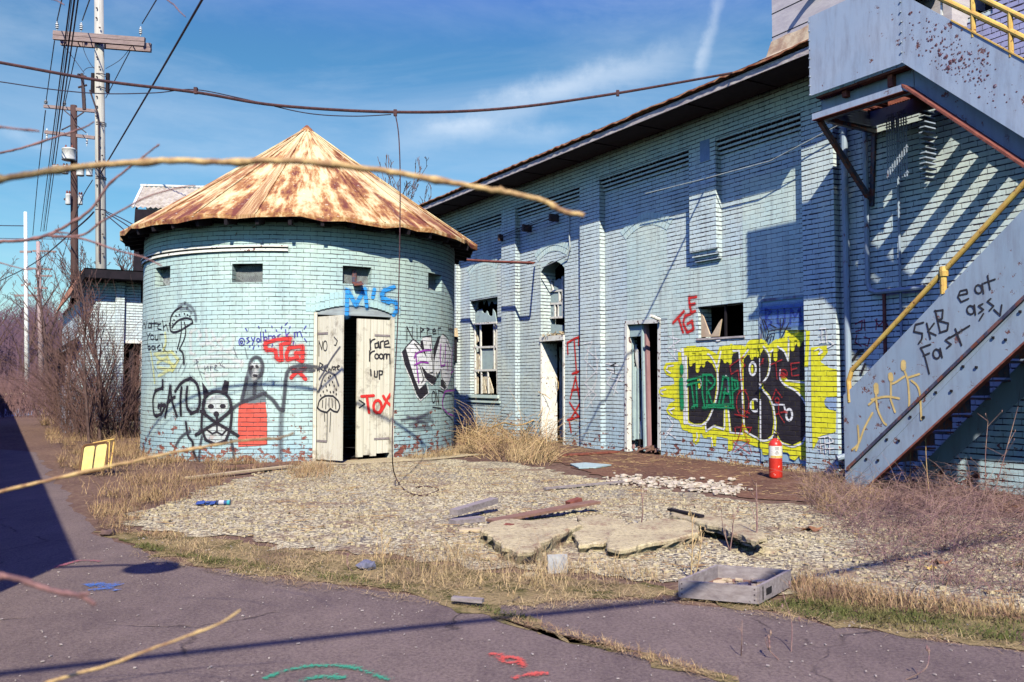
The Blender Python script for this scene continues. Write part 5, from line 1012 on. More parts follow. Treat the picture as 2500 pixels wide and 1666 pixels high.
# --- long wall
Y0 = [(330, 300), (420, 283), (560, 290), (640, 330), (700, 370), (730, 290), (850, 265), (960, 270), (1000, 290), (1040, 225), (1120, 205), (1172, 210), (1172, 1372), (1080, 1340), (960, 1290), (880, 1300), (866, 1400), (820, 1400), (818, 1270), (700, 1240), (690, 1350), (640, 1355), (638, 1255), (560, 1260), (530, 1200), (512, 1300), (480, 1330), (450, 1310), (440, 1210), (330, 1170), (300, 1075), (190, 1020), (158, 970), (190, 900), (260, 860), (230, 840), (100, 820), (78, 770), (100, 720), (170, 705), (250, 690), (240, 625), (160, 590), (130, 520), (160, 460), (290, 455), (285, 350)]
Y1 = [(1172, 210), (1220, 215), (1262, 275), (1330, 215), (1425, 190), (1445, 115), (1665, 108), (1690, 120), (1690, 1480), (1600, 1490), (1590, 1450), (1540, 1500), (1490, 1480), (1480, 1420), (1400, 1400), (1250, 1440), (1200, 1440), (1190, 1380), (1172, 1372)]
Y2 = [(1700, 290), (1870, 280), (1882, 350), (1800, 450), (1900, 520), (1978, 530), (1978, 820), (1870, 825), (1840, 870), (1860, 940), (1900, 965), (1970, 970), (1965, 1200), (1800, 1240), (1770, 1300), (1720, 1390), (1706, 1000)]
dabs = [(wS, 'd', 'f', Y0, 0, 'yellow'), (wS, 'd', 'f', Y1, 0, 'yellow'), (wS, 'd', 'f', Y2, 0, 'yellow')]
Dk = [[(392, 400), (420, 405), (440, 470), (478, 460), (500, 540), (540, 480), (600, 440), (655, 480), (695, 560), (700, 700), (678, 850), (636, 980), (596, 1060), (540, 1110), (460, 1110), (405, 1080)],
 [(722, 560), (742, 420), (790, 450), (840, 460), (878, 355), (932, 350), (952, 560), (968, 760), (972, 1205), (858, 1190), (830, 920), (775, 940), (770, 1150), (680, 1122), (590, 1170), (590, 1105), (650, 985), (692, 860), (716, 720)],
 [(988, 425), (1030, 372), (1080, 400), (1150, 400), (1166, 380), (1166, 1268), (1040, 1200), (1002, 1130), (994, 900), (986, 660)], [(1174, 380), (1210, 315), (1255, 380), (1268, 480), (1248, 590), (1208, 655), (1182, 690), (1190, 740), (1252, 820), (1300, 940), (1318, 1080), (1300, 1230), (1228, 1282), (1174, 1270)],
 [(1296, 345), (1316, 325), (1332, 420), (1372, 320), (1420, 335), (1458, 440), (1482, 450), (1492, 300), (1520, 320), (1560, 262), (1600, 272), (1652, 205), (1662, 650), (1480, 650), (1440, 605), (1402, 600), (1392, 655), (1440, 722), (1560, 775), (1638, 862), (1674, 960), (1676, 1180), (1636, 1280), (1520, 1335), (1402, 1298), (1346, 1200), (1352, 1080), (1326, 930), (1276, 800), (1204, 728), (1225, 660), (1262, 590), (1286, 480)]]
dabs += [(wS, 'd', 'f', p_, 0, 'black') for p_ in Dk]
dabs += [(wS, 'd', 's', [[(338, 320), (346, 450), (350, 700), (362, 1100)], [(372, 400), (378, 750), (384, 1100)]], 8, 'white'), (wS, 'd', 's', [[(370, 1090), (430, 1122), (540, 1132), (608, 1072), (660, 960), (698, 840), (715, 700), (702, 520), (645, 400), (605, 370)], [(712, 500), (745, 345)], [(580, 1110), (590, 1190), (670, 1135), (775, 1170)], [(790, 925), (785, 1160)], [(822, 925), (845, 1200)], [(845, 1200), (975, 1215)], [(940, 335), (958, 560), (972, 760), (985, 1000), (992, 1110)], [(878, 335), (940, 335)], [(985, 395), (1040, 320)], [(1212, 290), (1262, 360), (1282, 460), (1262, 590), (1208, 668)], [(1202, 750), (1272, 830), (1312, 920), (1334, 1060), (1330, 1200), (1290, 1272), (1200, 1290), (1090, 1240), (1000, 1185)], [(1285, 350), (1360, 290), (1430, 340), (1472, 430)], [(1474, 440), (1480, 190)], [(1390, 540), (1385, 620), (1430, 690), (1540, 752), (1620, 832), (1672, 930)], [(1450, 652), (1660, 672)], [(1664, 190), (1668, 680)], [(1680, 1190), (1625, 1320), (1520, 1352), (1400, 1312), (1342, 1240)], [(1318, 908), (1430, 912), (1442, 965)], [(1165, 420), (1170, 690)], [(1178, 860), (1180, 1290)], [(1800, 330), (1825, 345), (1790, 370)], [(700, 230), (735, 220)]], 4.4, 'white'),
 (wS, 'd', 'c', [ell(1485, 1015, 32, 60, 12), ell(1085, 525, 34, 66, 12), ell(1112, 915, 48, 62, 12), ell(1168, 708, 16, 22, 10)], 5.5, 'white'), (wS, 'd', 's', [[(240, 490), (180, 500), (165, 540), (210, 572)], [(160, 745), (105, 755), (110, 790), (130, 795)], [(250, 945), (190, 965), (225, 1000)], [(490, 1210), (495, 1260), (475, 1290)], [(645, 1260), (660, 1350)], [(800, 600), (820, 650), (828, 780)], [(520, 630), (545, 690), (510, 735)]], 3.6, 'white')]
piece(bd, 'large yellow and black bubble lettering DABS outlined in white', dabs)
piece(bd, 'yellow paint drips running over the tops of the bubble letters DABS', [(wS, 'd', 's', [[(425, 350), (428, 475)], [(498, 330), (500, 545)], [(560, 350), (563, 485)], [(790, 330), (795, 445)], [(842, 320), (846, 455)], [(1072, 300), (1078, 405)], [(1145, 290), (1152, 395)], [(1338, 260), (1340, 420)], [(1520, 190), (1522, 315)], [(1592, 180), (1592, 270)], [(1640, 160), (1642, 200)], [(450, 330), (540, 340)], [(1500, 200), (1640, 190)], [(1050, 290), (1160, 290)]], 11, 'yellow'), (wS, 'd', 's', [[(805, 930), (810, 1170)], [(1080, 500), (1082, 560)], [(1085, 880), (1090, 950)], [(510, 640), (520, 720)], [(1680, 700), (1660, 780), (1600, 720), (1500, 690)]], 7, 'yellow')], lift=0.0085)
piece(bd, 'green outlined word iTRAP across the left of the yellow and black lettering', [(wS, 'd', 's', [[(330, 640), (335, 780), (340, 930)]], 13, 'green'), (wS, 'd', 's', [[(335, 500), (337, 560)]], 12, 'green'), (wS, 'd', 's', [[(395, 650), (540, 612)], [(395, 700), (530, 660)], [(440, 690), (470, 940)], [(490, 690), (500, 930)], [(560, 600), (555, 780), (580, 940)], [(600, 600), (605, 930)], [(560, 590), (650, 590), (690, 640), (680, 700), (610, 770)], [(610, 650), (650, 680)], [(620, 770), (660, 900), (700, 900)], [(730, 900), (760, 740), (775, 610), (830, 620), (860, 900)], [(780, 780), (830, 790)], [(770, 900), (800, 740)], [(870, 620), (880, 930)], [(870, 640), (930, 660), (935, 730), (880, 770)], [(900, 680), (905, 720)], [(555, 940), (720, 938), (890, 945)], [(600, 910), (880, 905)], [(440, 940), (500, 900)]], 4.6, 'green')], lift=0.014)
sp('redthin', (.52, .03, .03), .72, .8)
piece(bd, 'red scrawls TOE, a stick figure and a star over the black letters', [(wS, 'd', 's', [[(1000, 392), (850, 495), (862, 585), (935, 540), (948, 650), (990, 635)], [(985, 400), (970, 440), (1010, 490), (975, 530), (985, 650)], ell(985, 890, 66, 135, 12, 0, 350), [(940, 760), (1020, 750)], [(990, 900), (1000, 1040)], [(960, 950), (1060, 1000)], [(900, 1010), (1040, 1040)], [(900, 1150), (1080, 1150)], [(905, 1150), (910, 1220)], [(1080, 1150), (1050, 1210)], [(985, 1110), (940, 1260), (880, 1400)], [(985, 1110), (1040, 1300), (1080, 1420)], [(880, 1290), (1060, 1280)], [(1060, 1290), (900, 1410)], [(880, 1300), (1060, 1430)], [(1290, 485), (1415, 430)], [(1350, 465), (1362, 635)], ell(1430, 578, 42, 44, 10, 0, 350), [(1600, 460), (1510, 470), (1520, 605), (1595, 592)], [(1515, 535), (1575, 520)], [(1310, 855), (1350, 745), (1415, 830)], ell(1365, 862, 22, 28, 8, 0, 350), [(1382, 890), (1384, 1000), (1440, 1095)], [(1384, 1000), (1350, 1010)], [(1400, 990), (1465, 985)], [(1220, 415), (1180, 490)], [(1210, 420), (1212, 470)]], 3.6, 'redthin'), (wS, 'd', 's', [[(1410, 560), (1450, 590)], [(1400, 590), (1440, 610)], [(1440, 975), (1465, 990)]], 7, 'redthin')], lift=0.018)
piece(bd, 'blue spray wash and letters BUM with black scribbles on the steel door', [(wS, 'z5', 's', [[(670, 660), (760, 650), (870, 640)], [(672, 700), (770, 690), (872, 680)], [(672, 730), (760, 725), (850, 712)]], 24, 'bluewash'), (wS, 'z5', 's', [[(688, 655), (690, 740)], [(688, 655), (712, 665), (690, 695), (716, 715), (690, 740)], [(742, 660), (744, 720), (762, 728), (775, 710), (772, 655)], [(800, 720), (802, 655), (822, 690), (842, 650), (846, 712)], [(870, 655), (865, 700)]], 5.5, 'dimblue'), (wS, 'd', 's', [[(1196, 0), (1225, 110), (1235, 225)], [(1212, 0), (1262, 130), (1240, 225), (1290, 160), (1330, 150), (1318, 215)], [(1245, 190), (1262, 265)], [(1262, 130), (1360, 110), (1500, 100)], [(1390, 0), (1395, 190)], [(1425, 0), (1420, 60), (1390, 120)], [(1480, 45), (1440, 120), (1400, 200)], [(1290, 60), (1345, 90)], [(1280, 250), (1300, 170)], [(1180, 60), (1215, 200)]], 2.6, 'black')])
piece(bd, 'blue patch, white boxes and pale scribbles on the corner pilaster', [(wS, 'd', 'f', [(1862, 830), (1975, 825), (1975, 965), (1900, 960), (1850, 905)], 0, 'blueblob'), (wS, 'd', 's', [[(1790, 100), (1860, 95), (1870, 240), (1800, 245)], [(1790, 170), (1870, 165)], [(1820, 100), (1822, 240)], [(1745, 335), (1790, 310), (1825, 335), (1800, 370)], [(1780, 1260), (1900, 1240), (1950, 1300), (1800, 1340)], [(1800, 1270), (1810, 1420)], [(1850, 1250), (1860, 1420)], [(1900, 1250), (1905, 1430)], [(1790, 1380), (1950, 1370)], [(1900, 230), (1950, 260), (1880, 300)]], 2.6, 'white')], lift=0.003)
piece(bd, 'small red letters T G E at the left of the square window hole', [(wS, 'a', 's', [[(828, 1440), (912, 1350)], [(868, 1395), (905, 1510)], [(960, 1370), (922, 1385), (908, 1440), (938, 1510), (985, 1488), (975, 1425), (940, 1445)], [(952, 1240), (955, 1300), (970, 1362), (998, 1348)], [(955, 1245), (1006, 1238)], [(960, 1300), (995, 1292)]], 6.5, 'red')])
piece(bd, 'tall red letters running down the wall left of the second pilaster', [(WallS(0.0), 'z4', 's', [[(705, 970), (702, 915), (735, 895), (762, 885), (760, 925)], [(738, 905), (744, 990), (750, 1070)], [(728, 1072), (765, 1058)], [(718, 1198), (745, 1090), (764, 1200)], [(725, 1155), (762, 1150)], [(715, 1220), (760, 1290)], [(765, 1225), (722, 1300)], [(704, 1308), (766, 1290)], [(712, 1310), (722, 1370)]], 4.6, 'red')])
piece(bd, 'white looping scribbles on and beside the second pilaster', [(WallS(P), 'z4', 's', [[(785, 920), (830, 910), (790, 1000), (850, 1060), (790, 1120), (850, 1180), (800, 1250)], [(800, 950), (860, 1000), (840, 1150), (790, 1200), (782, 1290)], [(810, 930), (800, 1100), (830, 1240)], [(845, 940), (850, 1100), (800, 1180)]], 2.4, 'white'), (WallS(0.0), 'z4', 's', [[(905, 1045), (940, 1050), (905, 1120), (960, 1170)], [(920, 1060), (975, 1080), (930, 1150)], [(970, 1060), (940, 1180)], [(910, 1090), (985, 1110)], [(900, 1020), (960, 1030)], [(1215, 880), (1280, 900), (1220, 940), (1290, 960)], [(1240, 850), (1250, 980)], [(1210, 950), (1260, 1000)], [(1215, 1290), (1245, 1330), (1210, 1370), (1255, 1400)], [(1200, 1400), (1240, 1345)]], 3.0, 'white'), (WallS(0.0), 'z4', 's', [[(925, 1030), (950, 1020)], [(940, 1025), (945, 1070)]], 2.2, 'black')])
piece(bd, 'dark red scribble letters on the wall between the downpipes', [(WallS(0.0), 'z62', 's', [[(312, 430), (350, 410), (345, 460), (315, 470)], [(360, 405), (365, 465)], [(320, 490), (310, 530), (345, 550)], [(360, 500), (390, 510), (380, 550), (355, 540)], [(420, 405), (440, 440), (470, 410)], [(430, 400), (425, 460)], [(470, 400), (490, 440)]], 3, 'dimred'), (WallS(0.0), 'z62', 's', [[(300, 625), (330, 580), (355, 575)], [(345, 700), (365, 650)]], 6, 'black')])
# --- stair panels
pS = WallS(NO); pS.base = .004
piece(st, 'black marker words EAT ASS and SKB FAST on the lower stair side', [(pS, 'z62', 's', [[(878, 272), (925, 262), (920, 240), (885, 248), (872, 280), (890, 308), (930, 290)], ell(985, 238, 19, 24, 8, 0, 350), [(1005, 208), (1012, 262)], [(1034, 165), (1048, 240)], [(1015, 205), (1075, 184)], ell(942, 352, 20, 24, 8, 0, 350), [(962, 325), (968, 378)], [(1008, 318), (985, 330), (1012, 350), (988, 368)], [(1052, 290), (1034, 305), (1068, 330), (1045, 355)], [(1070, 350), (1104, 382), (1112, 325)], [(990, 408), (1012, 372)]], 3.6, 'p_black'),
 (pS, 'z62', 's', [[(684, 420), (640, 432), (632, 470), (678, 480), (675, 510), (658, 535)], [(702, 425), (722, 510)], [(742, 425), (708, 470), (752, 490)], [(748, 355), (774, 470)], [(744, 358), (790, 352), (786, 400), (758, 408), (820, 425), (815, 462), (772, 476)], [(668, 560), (690, 605), (715, 700)], [(668, 560), (722, 540)], [(684, 602), (716, 588)], ell(756, 592, 19, 26, 8, 0, 350), [(775, 562), (786, 612)], [(826, 500), (804, 518), (836, 540), (812, 560)], [(858, 455), (892, 545)], [(826, 505), (936, 438)]], 3.8, 'p_black')])
piece(st, 'tan sprayed stick figures on the foot of the stair side', [(pS, 'z62', 's', [[(574, 640), (574, 670)], [(504, 708), (506, 730)], [(424, 765), (426, 800)]], 12, 'p_tan'), (pS, 'z62', 's', [[(578, 680), (598, 740), (606, 840), (604, 880)], [(600, 722), (660, 703)], [(580, 715), (530, 748), (508, 755)], [(618, 738), (660, 790), (672, 950)], [(505, 740), (506, 830)], [(400, 842), (480, 826), (550, 836)], [(424, 808), (432, 890), (462, 960), (480, 980)], [(430, 830), (385, 870)], [(504, 840), (528, 910)], [(405, 915), (360, 1000), (330, 1080), (295, 1115)], [(325, 985), (330, 1070), (315, 1120)]], 4.6, 'p_tan')])
# ------------------------------------------------------------ loose things in the yard
def onground(k, x, y): return G(*f(k, x, y))
# fire extinguisher
p = G(1894, 1170); fe = thing('fire_extinguisher', 'red fire extinguisher standing upright on the brown soil before the yellow graffiti', 'extinguisher', (p.x, p.y, .010), .3); fe.scale = (.90, .90, 1.0)
m_red = MT('extinguisher_red', (.62, .035, .02), (.50, .03, .02), 9, .35, .1, .003, speck=((.9, .6, .5), 3, .67), spec=.5)
m = MB(); m.lathe([(0, 0), (.078, 0), (.090, .012), (.092, .03), (.092, .40), (.086, .435), (.065, .465), (.035, .483), (.028, .50), (0, .50)], 28); m.build('cylinder', m_red, fe, True)
m = MB(); m.lathe([(.030, .495), (.032, .52), (.020, .525), (.018, .545), (0, .545)], 14); m.obox((.0, -.02, .55), (.012, 0, 0), (0, .05, .004), (0, 0, .006)); m.obox((.0, -.03, .575), (.010, 0, 0), (0, .05, .018), (0, 0, .004)); m.obox((.028, 0, .535), (.014, 0, 0), (0, .010, 0), (0, 0, .010)); m.build('valve_handle', m_iron, fe)
m = MB(); m.lathe([(.0935, .255), (.0935, .405)], 28); m.f = [q for q in m.f if all(m.v[i][1] < .03 for i in q)]; lb = m.build('label', MT('label_paper', (.80, .78, .72), (.7, .66, .6), 12, .5, .1), fe)
m = MB()
for z_, w_ in ((.385, .6), (.37, .5), (.355, .62), (.335, .3), (.32, .5), (.305, .55)):
    for i in range(6):
        a0 = -math.pi / 2 - w_ / 2 - .35 + w_ * i / 6; a1 = a0 + w_ / 6 * .8; m.add([(.0944 * math.cos(a), .0944 * math.sin(a), z_ + h) for a, h in ((a0, 0), (a1, 0), (a1, .007), (a0, .007))], [(0, 1, 2, 3)])
m.build('label_print', m_iron, lb)['kind'] = 'stuff'
m = MB(); m.lathe([(.0943, .258), (.0943, .285)], 28); m.f = [q for q in m.f if all(m.v[i][1] < .0 for i in q)]; m.build('label_band', m_yellow, lb)
# wooden crate
a = G(1660, 1467); b = G(1850, 1484); c = G(1928, 1430); hz = .092
e1 = (b - a); e2 = (c - b); e2 = (G(1928, 1440) - b)
o_ = a + Z * .02; cr = thing('wooden_crate', 'weathered grey wooden tray box lying open on the grass strip in the right foreground', 'crate', o_, 0)
def side(name, p, q, h, th, mat, lab=None):
    m = MB(); d = (q - p).normalized(); nrm = d.cross(Z); m.obox((p + q) / 2 + Z * h / 2, (q - p) / 2, nrm * th / 2, Z * h / 2); r = m.build(name, mat, cr); return r
z0 = Vector((0, 0, 0)); side('front_board', z0, e1, hz, .016, m_greywood); side('end_board', e1 + e2 * .0, e1 + e2, hz * 1.02, .018, m_greywood); side('back_board', e1 + e2, e2, hz, .016, m_greywood); side('end_board', e2, z0, hz, .018, m_greywood)
m = MB(); m.obox((e1 + e2) / 2 + Z * .012, e1 / 2, e2 / 2, Z * .006); m.build('bottom_board', m_brownwood, cr)
m = MB(); Rr = random.Random(12)
for k in range(60): q = e1 * Rr.uniform(.08, .92) + e2 * Rr.uniform(.08, .92) + Z * Rr.uniform(.022, .035); m.obox(q, Vector((Rr.uniform(.008, .03), Rr.uniform(-.02, .02), 0)), Vector((Rr.uniform(-.01, .01), Rr.uniform(.006, .02), .003)), Z * .003)
m.build('crate_litter', m_palewood, cr)['kind'] = 'stuff'
m = MB(); dn = e2.normalized(); sn = e1.normalized(); m.obox(e1 + dn * .14 + sn * .010 + Z * .045, dn * .04, sn * .002, Z * .018); m.obox(e1 + dn * .05 + sn * .010 + Z * .048, dn * .005, sn * .002, Z * .035); build_each(m, 'handle_slot', m_black, cr)
m = MB()
for k in range(3):
    for q in (e1 * .965, e1 * .03): m.obox(q - e1.cross(Z).normalized() * -.009 + Z * (.02 + k * .028), sn * .003, dn * .002, Z * .003)
build_each(m, 'nail_head', m_iron, cr)
# concrete slabs, heaved and broken
def slab(k, pts, h, label, grp, mat=m_conc, tilt=0, seed=1, lift=0.0):
    P0 = [G(*f(k, x, y)) for x, y in pts]; P0 = ragged(P0, .026, .055, seed); c = sum(P0, Vector()) / len(P0); R = random.Random(seed)
    m = MB(); n = len(P0); top = []; yr = max(p_.y for p_ in P0) - min(p_.y for p_ in P0)
    for p_ in P0: top.append(Vector((p_.x, p_.y, h + lift + (p_.y - c.y) * tilt + R.uniform(-.004, .004))))
    ins = [p_.lerp(Vector((c.x, c.y, p_.z)), .05) + Z * .010 for p_ in top]
    und = [Vector((p_.x, p_.y, p_.z - .020)) for p_ in top]
    bot = [Vector((p_.x + R.uniform(-.012, .012), p_.y + R.uniform(.0, .05), max(p_.z - h, -.01) if lift else -.01)).lerp(Vector((c.x, c.y, 0)), .04) for p_ in top]
    for b_, t_ in zip(bot, top): b_.z = max(t_.z - h, -.01)
    mid = [a_.lerp(b_, .5) + Vector((R.uniform(-.012, .012), R.uniform(-.012, .02), 0)) for a_, b_ in zip(und, bot)]
    rings = [bot, mid, und, top, ins]; vs = [v for r_ in rings for v in r_]; fs = []
    for j in range(4):
        for i in range(n): fs.append((j * n + i, j * n + (i + 1) % n, (j + 1) * n + (i + 1) % n, (j + 1) * n + i))
    fs.append(tuple(4 * n + i for i in range(n)))
    vs = [v - Vector((c.x, c.y, 0)) for v in vs]
    m.add(vs, fs); return tag(m.build('concrete_slab', mat, None, False, (c.x, c.y, 0)), label, 'concrete slab', grp)
gs = 'broken concrete slabs in the middle of the yard'
slab('r', [(255, 470), (330, 520), (370, 565), (470, 600), (560, 590), (600, 545), (640, 530), (690, 500), (840, 440), (850, 410), (740, 390), (560, 400), (420, 390), (300, 410)], .10, 'thick broken concrete slab at the left of the heap, its near edge split into lumps', gs, m_conc, .02, 3)
slab('r', [(850, 520), (1030, 500), (1180, 430), (1130, 380), (980, 350), (840, 360), (830, 420)], .075, 'pale concrete slab in the middle of the heap with a shaded front face', gs, m_conc, .03, 5)
slab('r', [(1030, 545), (1100, 565), (1260, 530), (1440, 500), (1560, 470), (1600, 420), (1560, 385), (1400, 370), (1200, 400), (1060, 450)], .065, 'rounded concrete slab at the right of the heap, undercut along its front', gs, m_conc, .02, 7, .015)
slab('r', [(1640, 425), (1960, 560), (2010, 520), (1900, 420), (1700, 370), (1500, 310), (1420, 320), (1420, 350)], .05, 'long tilted concrete slab with a deep black gap under its front edge', gs, m_conc, -.02, 9, .06)
m = MB(); a_ = G(*f('r', 1640, 470)); b_ = G(*f('r', 1960, 575)); 
# planks, boards and sticks
def plank(k, p0, p1, wd, th, mat, label, cat='plank', z0=.01, z1=.01, grp=None, name='plank'):
    a = G(*f(k, *p0)); b = G(*f(k, *p1)); a.z = z0 + th / 2; b.z = z1 + th / 2; c = (a + b) / 2; m = MB(); m.bar(a - c, b - c, wd, th); return tag(m.build(name, mat, None, False, c), label, cat, grp)
gpk = 'loose planks around the slabs'
plank('r', (300, 338), (960, 262), .13, .022, m_brownwood, 'long brown plank lying behind the concrete slabs', 'plank', .02, .09, gpk)
plank('r', (70, 318), (325, 262), .09, .05, m_greywood, 'short grey timber on top at the left end of the debris', 'plank', .055, .09, gpk)
plank('r', (60, 345), (245, 322), .10, .04, m_greywood, 'short grey timber underneath at the left end of the debris', 'plank', .012, .012, gpk)
plank('r', (100, 392), (420, 378), .07, .02, m_palewood, 'pale narrow board lying just left of the thick slab', 'plank', .014, .014, gpk)
plank('r', (785, 245), (860, 238), .08, .06, m_rust, 'rusty triangular bracket behind the far end of the brown plank', 'bracket', .02, .05, None, 'rusty_bracket')
plank('r', (640, 128), (1130, 88), .05, .02, m_greywood, 'thin dark stick lying left of the white rubble', 'stick', .02, .03, None, 'stick')
plank('D', (430, 1106), (672, 1078), .10, .022, m_palewood, 'long pale board lying in front of the tower foot', 'plank', .03, .035)
plank('D', (512, 1082), (690, 1068), .05, .03, m_brownwood, 'dark narrow board against the tower foot left of the door', 'plank', .03, .03)
plank('r', (1420, 320), (1620, 385), .05, .02, m_dark, 'thin black strip leaning on the left of the tilted slab', 'strip', .10, .12, None, 'metal_strip')
plank('D', (1285, 1052), (1420, 1043), .10, .03, m_rust, 'dark rusty strip on the ground in front of the open doorway', 'strip', .02, .02, None, 'metal_strip')
plank('D', (1040, 1392), (1110, 1398), .04, .02, m_greywood, 'small grey stick in the dry grass strip', 'stick', .03, .03, None, 'stick')
m = MB(); P0 = [G(*f('D', x, y), .02) for x, y in ((1310, 1068), (1345, 1065), (1405, 1070), (1370, 1076), (1330, 1077))]; m.add(P0 + [q - Z * .008 for q in P0], [(0, 1, 2, 3, 4), (0, 5, 6, 1), (1, 6, 7, 2), (2, 7, 8, 3), (3, 8, 9, 4), (4, 9, 5, 0)]); 
for i in range(5): m.v[i] = (m.v[i][0], m.v[i][1], .034); m.v[i + 5] = (m.v[i + 5][0], m.v[i + 5][1], .018)
tag(m.build('flat_panel', m_greyp), 'flat pale grey panel lying on the soil before the doorways', 'panel')
m = MB(); a = G(*f('r', 645, 640)); m.obox(a + Z * .06 + Vector((.075, 0, 0)), (.062, .012, 0), (-.002, .006, .004), (0, .03, .048)); tag(m.build('square_tile', MT('grey_tile', (.36, .36, .34), (.26, .25, .24), 8)), 'small square grey tile propped in the grass before the slabs', 'tile')
# white rubble
Rr = random.Random(21); gr = 'white rubble chunks along the soil edge'
spots = [(1150, 85, .075), (1215, 70, .06), (1245, 98, .045), (1135, 45, .05), (1225, 45, .05), (1560, 68, .05), (1680, 78, .04), (1745, 82, .035), (1805, 70, .05), (1500, 100, .06), (1640, 120, .055), (1700, 130, .05), (1580, 105, .045), (1460, 90, .04), (1380, 70, .05), (1300, 60, .045), (1340, 55, .035), (1625, 60, .035), (1760, 135, .035), (1925, 130, .03), (1420, 60, .03), (1520, 122, .035), (1070, 60, .03), (1590, 90, .03)]
def rock(name, p, r, mat, label, cat, grp=None, flat=.45, seed=0):
    R = random.Random(seed); m = MB(); nv = 8; rings = []
    for j, (q, z) in enumerate(((.75, 0), (1.0, .5), (.72, 1.0))):
        rings.append([Vector((math.cos(6.2832 * i / nv) * r * q * R.uniform(.75, 1.2), math.sin(6.2832 * i / nv) * r * q * R.uniform(.75, 1.2), z * r * flat * 2 * R.uniform(.8, 1.15))) for i in range(nv)])
    vs = [v for g in rings for v in g]; fs = [(j * nv + i, j * nv + (i + 1) % nv, (j + 1) * nv + (i + 1) % nv, (j + 1) * nv + i) for j in range(2) for i in range(nv)] + [tuple(2 * nv + i for i in range(nv))]
    m.add(vs, fs); return tag(m.build(name, mat, None, False, p), label, cat, grp)
m_rub = MT('pale_rubble', (.66, .58, .46), (.42, .33, .25), 12, .85, .5, .006)
for i, (x, y, r_) in enumerate(spots):
    rock('rubble_chunk', G(*f('r', x, y)) + Z * .016, r_, m_rub, 'small white rubble chunk in the scatter along the edge of the brown soil' if i else 'largest rounded white rubble lump at the left end of the rubble scatter', 'rubble', gr, .35, 30 + i)
m = MB()
for k in range(420):
    q = Rr.random(); x = 1060 + 800 * q + Rr.gauss(0, 30); y = 55 + 75 * q + Rr.gauss(0, 16); p = G(*f('r', x, y)) + Z * .022; s_ = abs(Rr.gauss(.014, .010)) + .006; an = Rr.random() * 6.3
    m.obox(p, Vector((math.cos(an) * s_, math.sin(an) * s_, 0)), Vector((-math.sin(an), math.cos(an), .2)) * s_ * .6, Z * .006)
tag(m.build('rubble_crumbs', m_rub), 'fine white rubble crumbs scattered along the soil edge', 'rubble', None, 'stuff')
rock('stone', G(*f('D', 248, 1232)), .06, m_bark, 'dark brown stone on the asphalt edge at the left', 'stone', None, .4, 77)
rock('stone', G(*f('z64', 625, 870)) + Z * .0, .065, MT('bluish_stone', (.20, .20, .28), (.1, .1, .13), 8, .8), 'bluish grey stone in the dry grass strip', 'stone', None, .4, 78)
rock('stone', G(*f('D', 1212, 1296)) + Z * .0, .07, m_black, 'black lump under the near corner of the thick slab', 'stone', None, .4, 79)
for i, (x, y, r_, lb) in enumerate(((300, 560, .07, 'jagged concrete fragment in the grass left of the thick slab'), (700, 560, .06, 'concrete fragment between the thick slab and the tile'), (960, 545, .05, 'small concrete fragment in front of the middle slab'), (1180, 600, .05, 'flat concrete fragment in front of the rounded slab'), (560, 665, .06, 'flat pale concrete chip in the dry grass strip'), (1300, 620, .045, 'small concrete chip left of the bushy stalk'), (2040, 520, .07, 'pale concrete fragment at the right end of the tilted slab'), (420, 430, .05, 'reddish stained lump on top of the thick slab'))):
    rock('concrete_fragment', G(*f('r', x, y)) + Z * (.10 if i == 7 else 0), r_, m_conc if i < 7 else m_rust, lb, 'concrete fragment', 'broken bits around the slabs', .22, 300 + i)
# leaning yellow padded chair
cp = G(*f('D', 215, 1092)); ch = thing('folding_chair', 'tipped over folding chair with split yellow cushion in the weeds left of the tower', 'chair', (cp.x, cp.y, 0), 0)
m_cush = MT('yellow_cushion', (.78, .62, .22), (.66, .50, .18), 12, .75, .4, .006)
u = Vector((.98, .04, .14)); v = Vector((-.03, .30, .95)); nrm = u.cross(v).normalized(); c = Vector((0, 0, .225))
def rrect(w_, h_, r_, k=4):
    out = []
    for (sx, sy, a0) in ((1, 1, 0), (-1, 1, 90), (-1, -1, 180), (1, -1, 270)):
        for i in range(k + 1): a = math.radians(a0 + 90 * i / k); out.append((sx * (w_ - r_) + r_ * math.cos(a), sy * (h_ - r_) + r_ * math.sin(a)))
    return out
for off in (-.078, .082):
    R_ = rrect(.069, .165, .03); n_ = len(R_); m = MB(); vs = []
    for (q, d) in ((1.0, 0), (1.0, .025), (.85, .042)):
        for x, y in R_: vs.append(c + u * (off + x * q) + v * y * q - nrm * -d * -1)
    m.add(vs, [(j * n_ + i, j * n_ + (i + 1) % n_, (j + 1) * n_ + (i + 1) % n_, (j + 1) * n_ + i) for j in range(2) for i in range(n_)] + [tuple(2 * n_ + i for i in range(n_)), tuple(range(n_))[::-1]]); m.build('cushion', m_cush, ch)
m = MB(); R_ = rrect(.166, .190, .045); m.tube([c + u * x + v * y + nrm * .0 for x, y in R_] + [c + u * R_[0][0] + v * R_[0][1]], .014, 6, False)
m.build('seat_frame', MT('brown_frame', (.20, .10, .04), (.12, .06, .03), 8, .5), ch)
m = MB(); m.tube([c + u * .15 + v * .19, c + u * .22 + v * .205 + nrm * -.04, c + u * .235 - v * .15, c + u * .25 - v * .18], .010, 6); m.tube([c - u * .04 + v * .20, c + u * .235 + v * .215], .010, 6); m.tube([c + u * .18 + v * .18, c + u * .21 - v * .16], .009, 6); m.build('leg', m_yellow, ch)
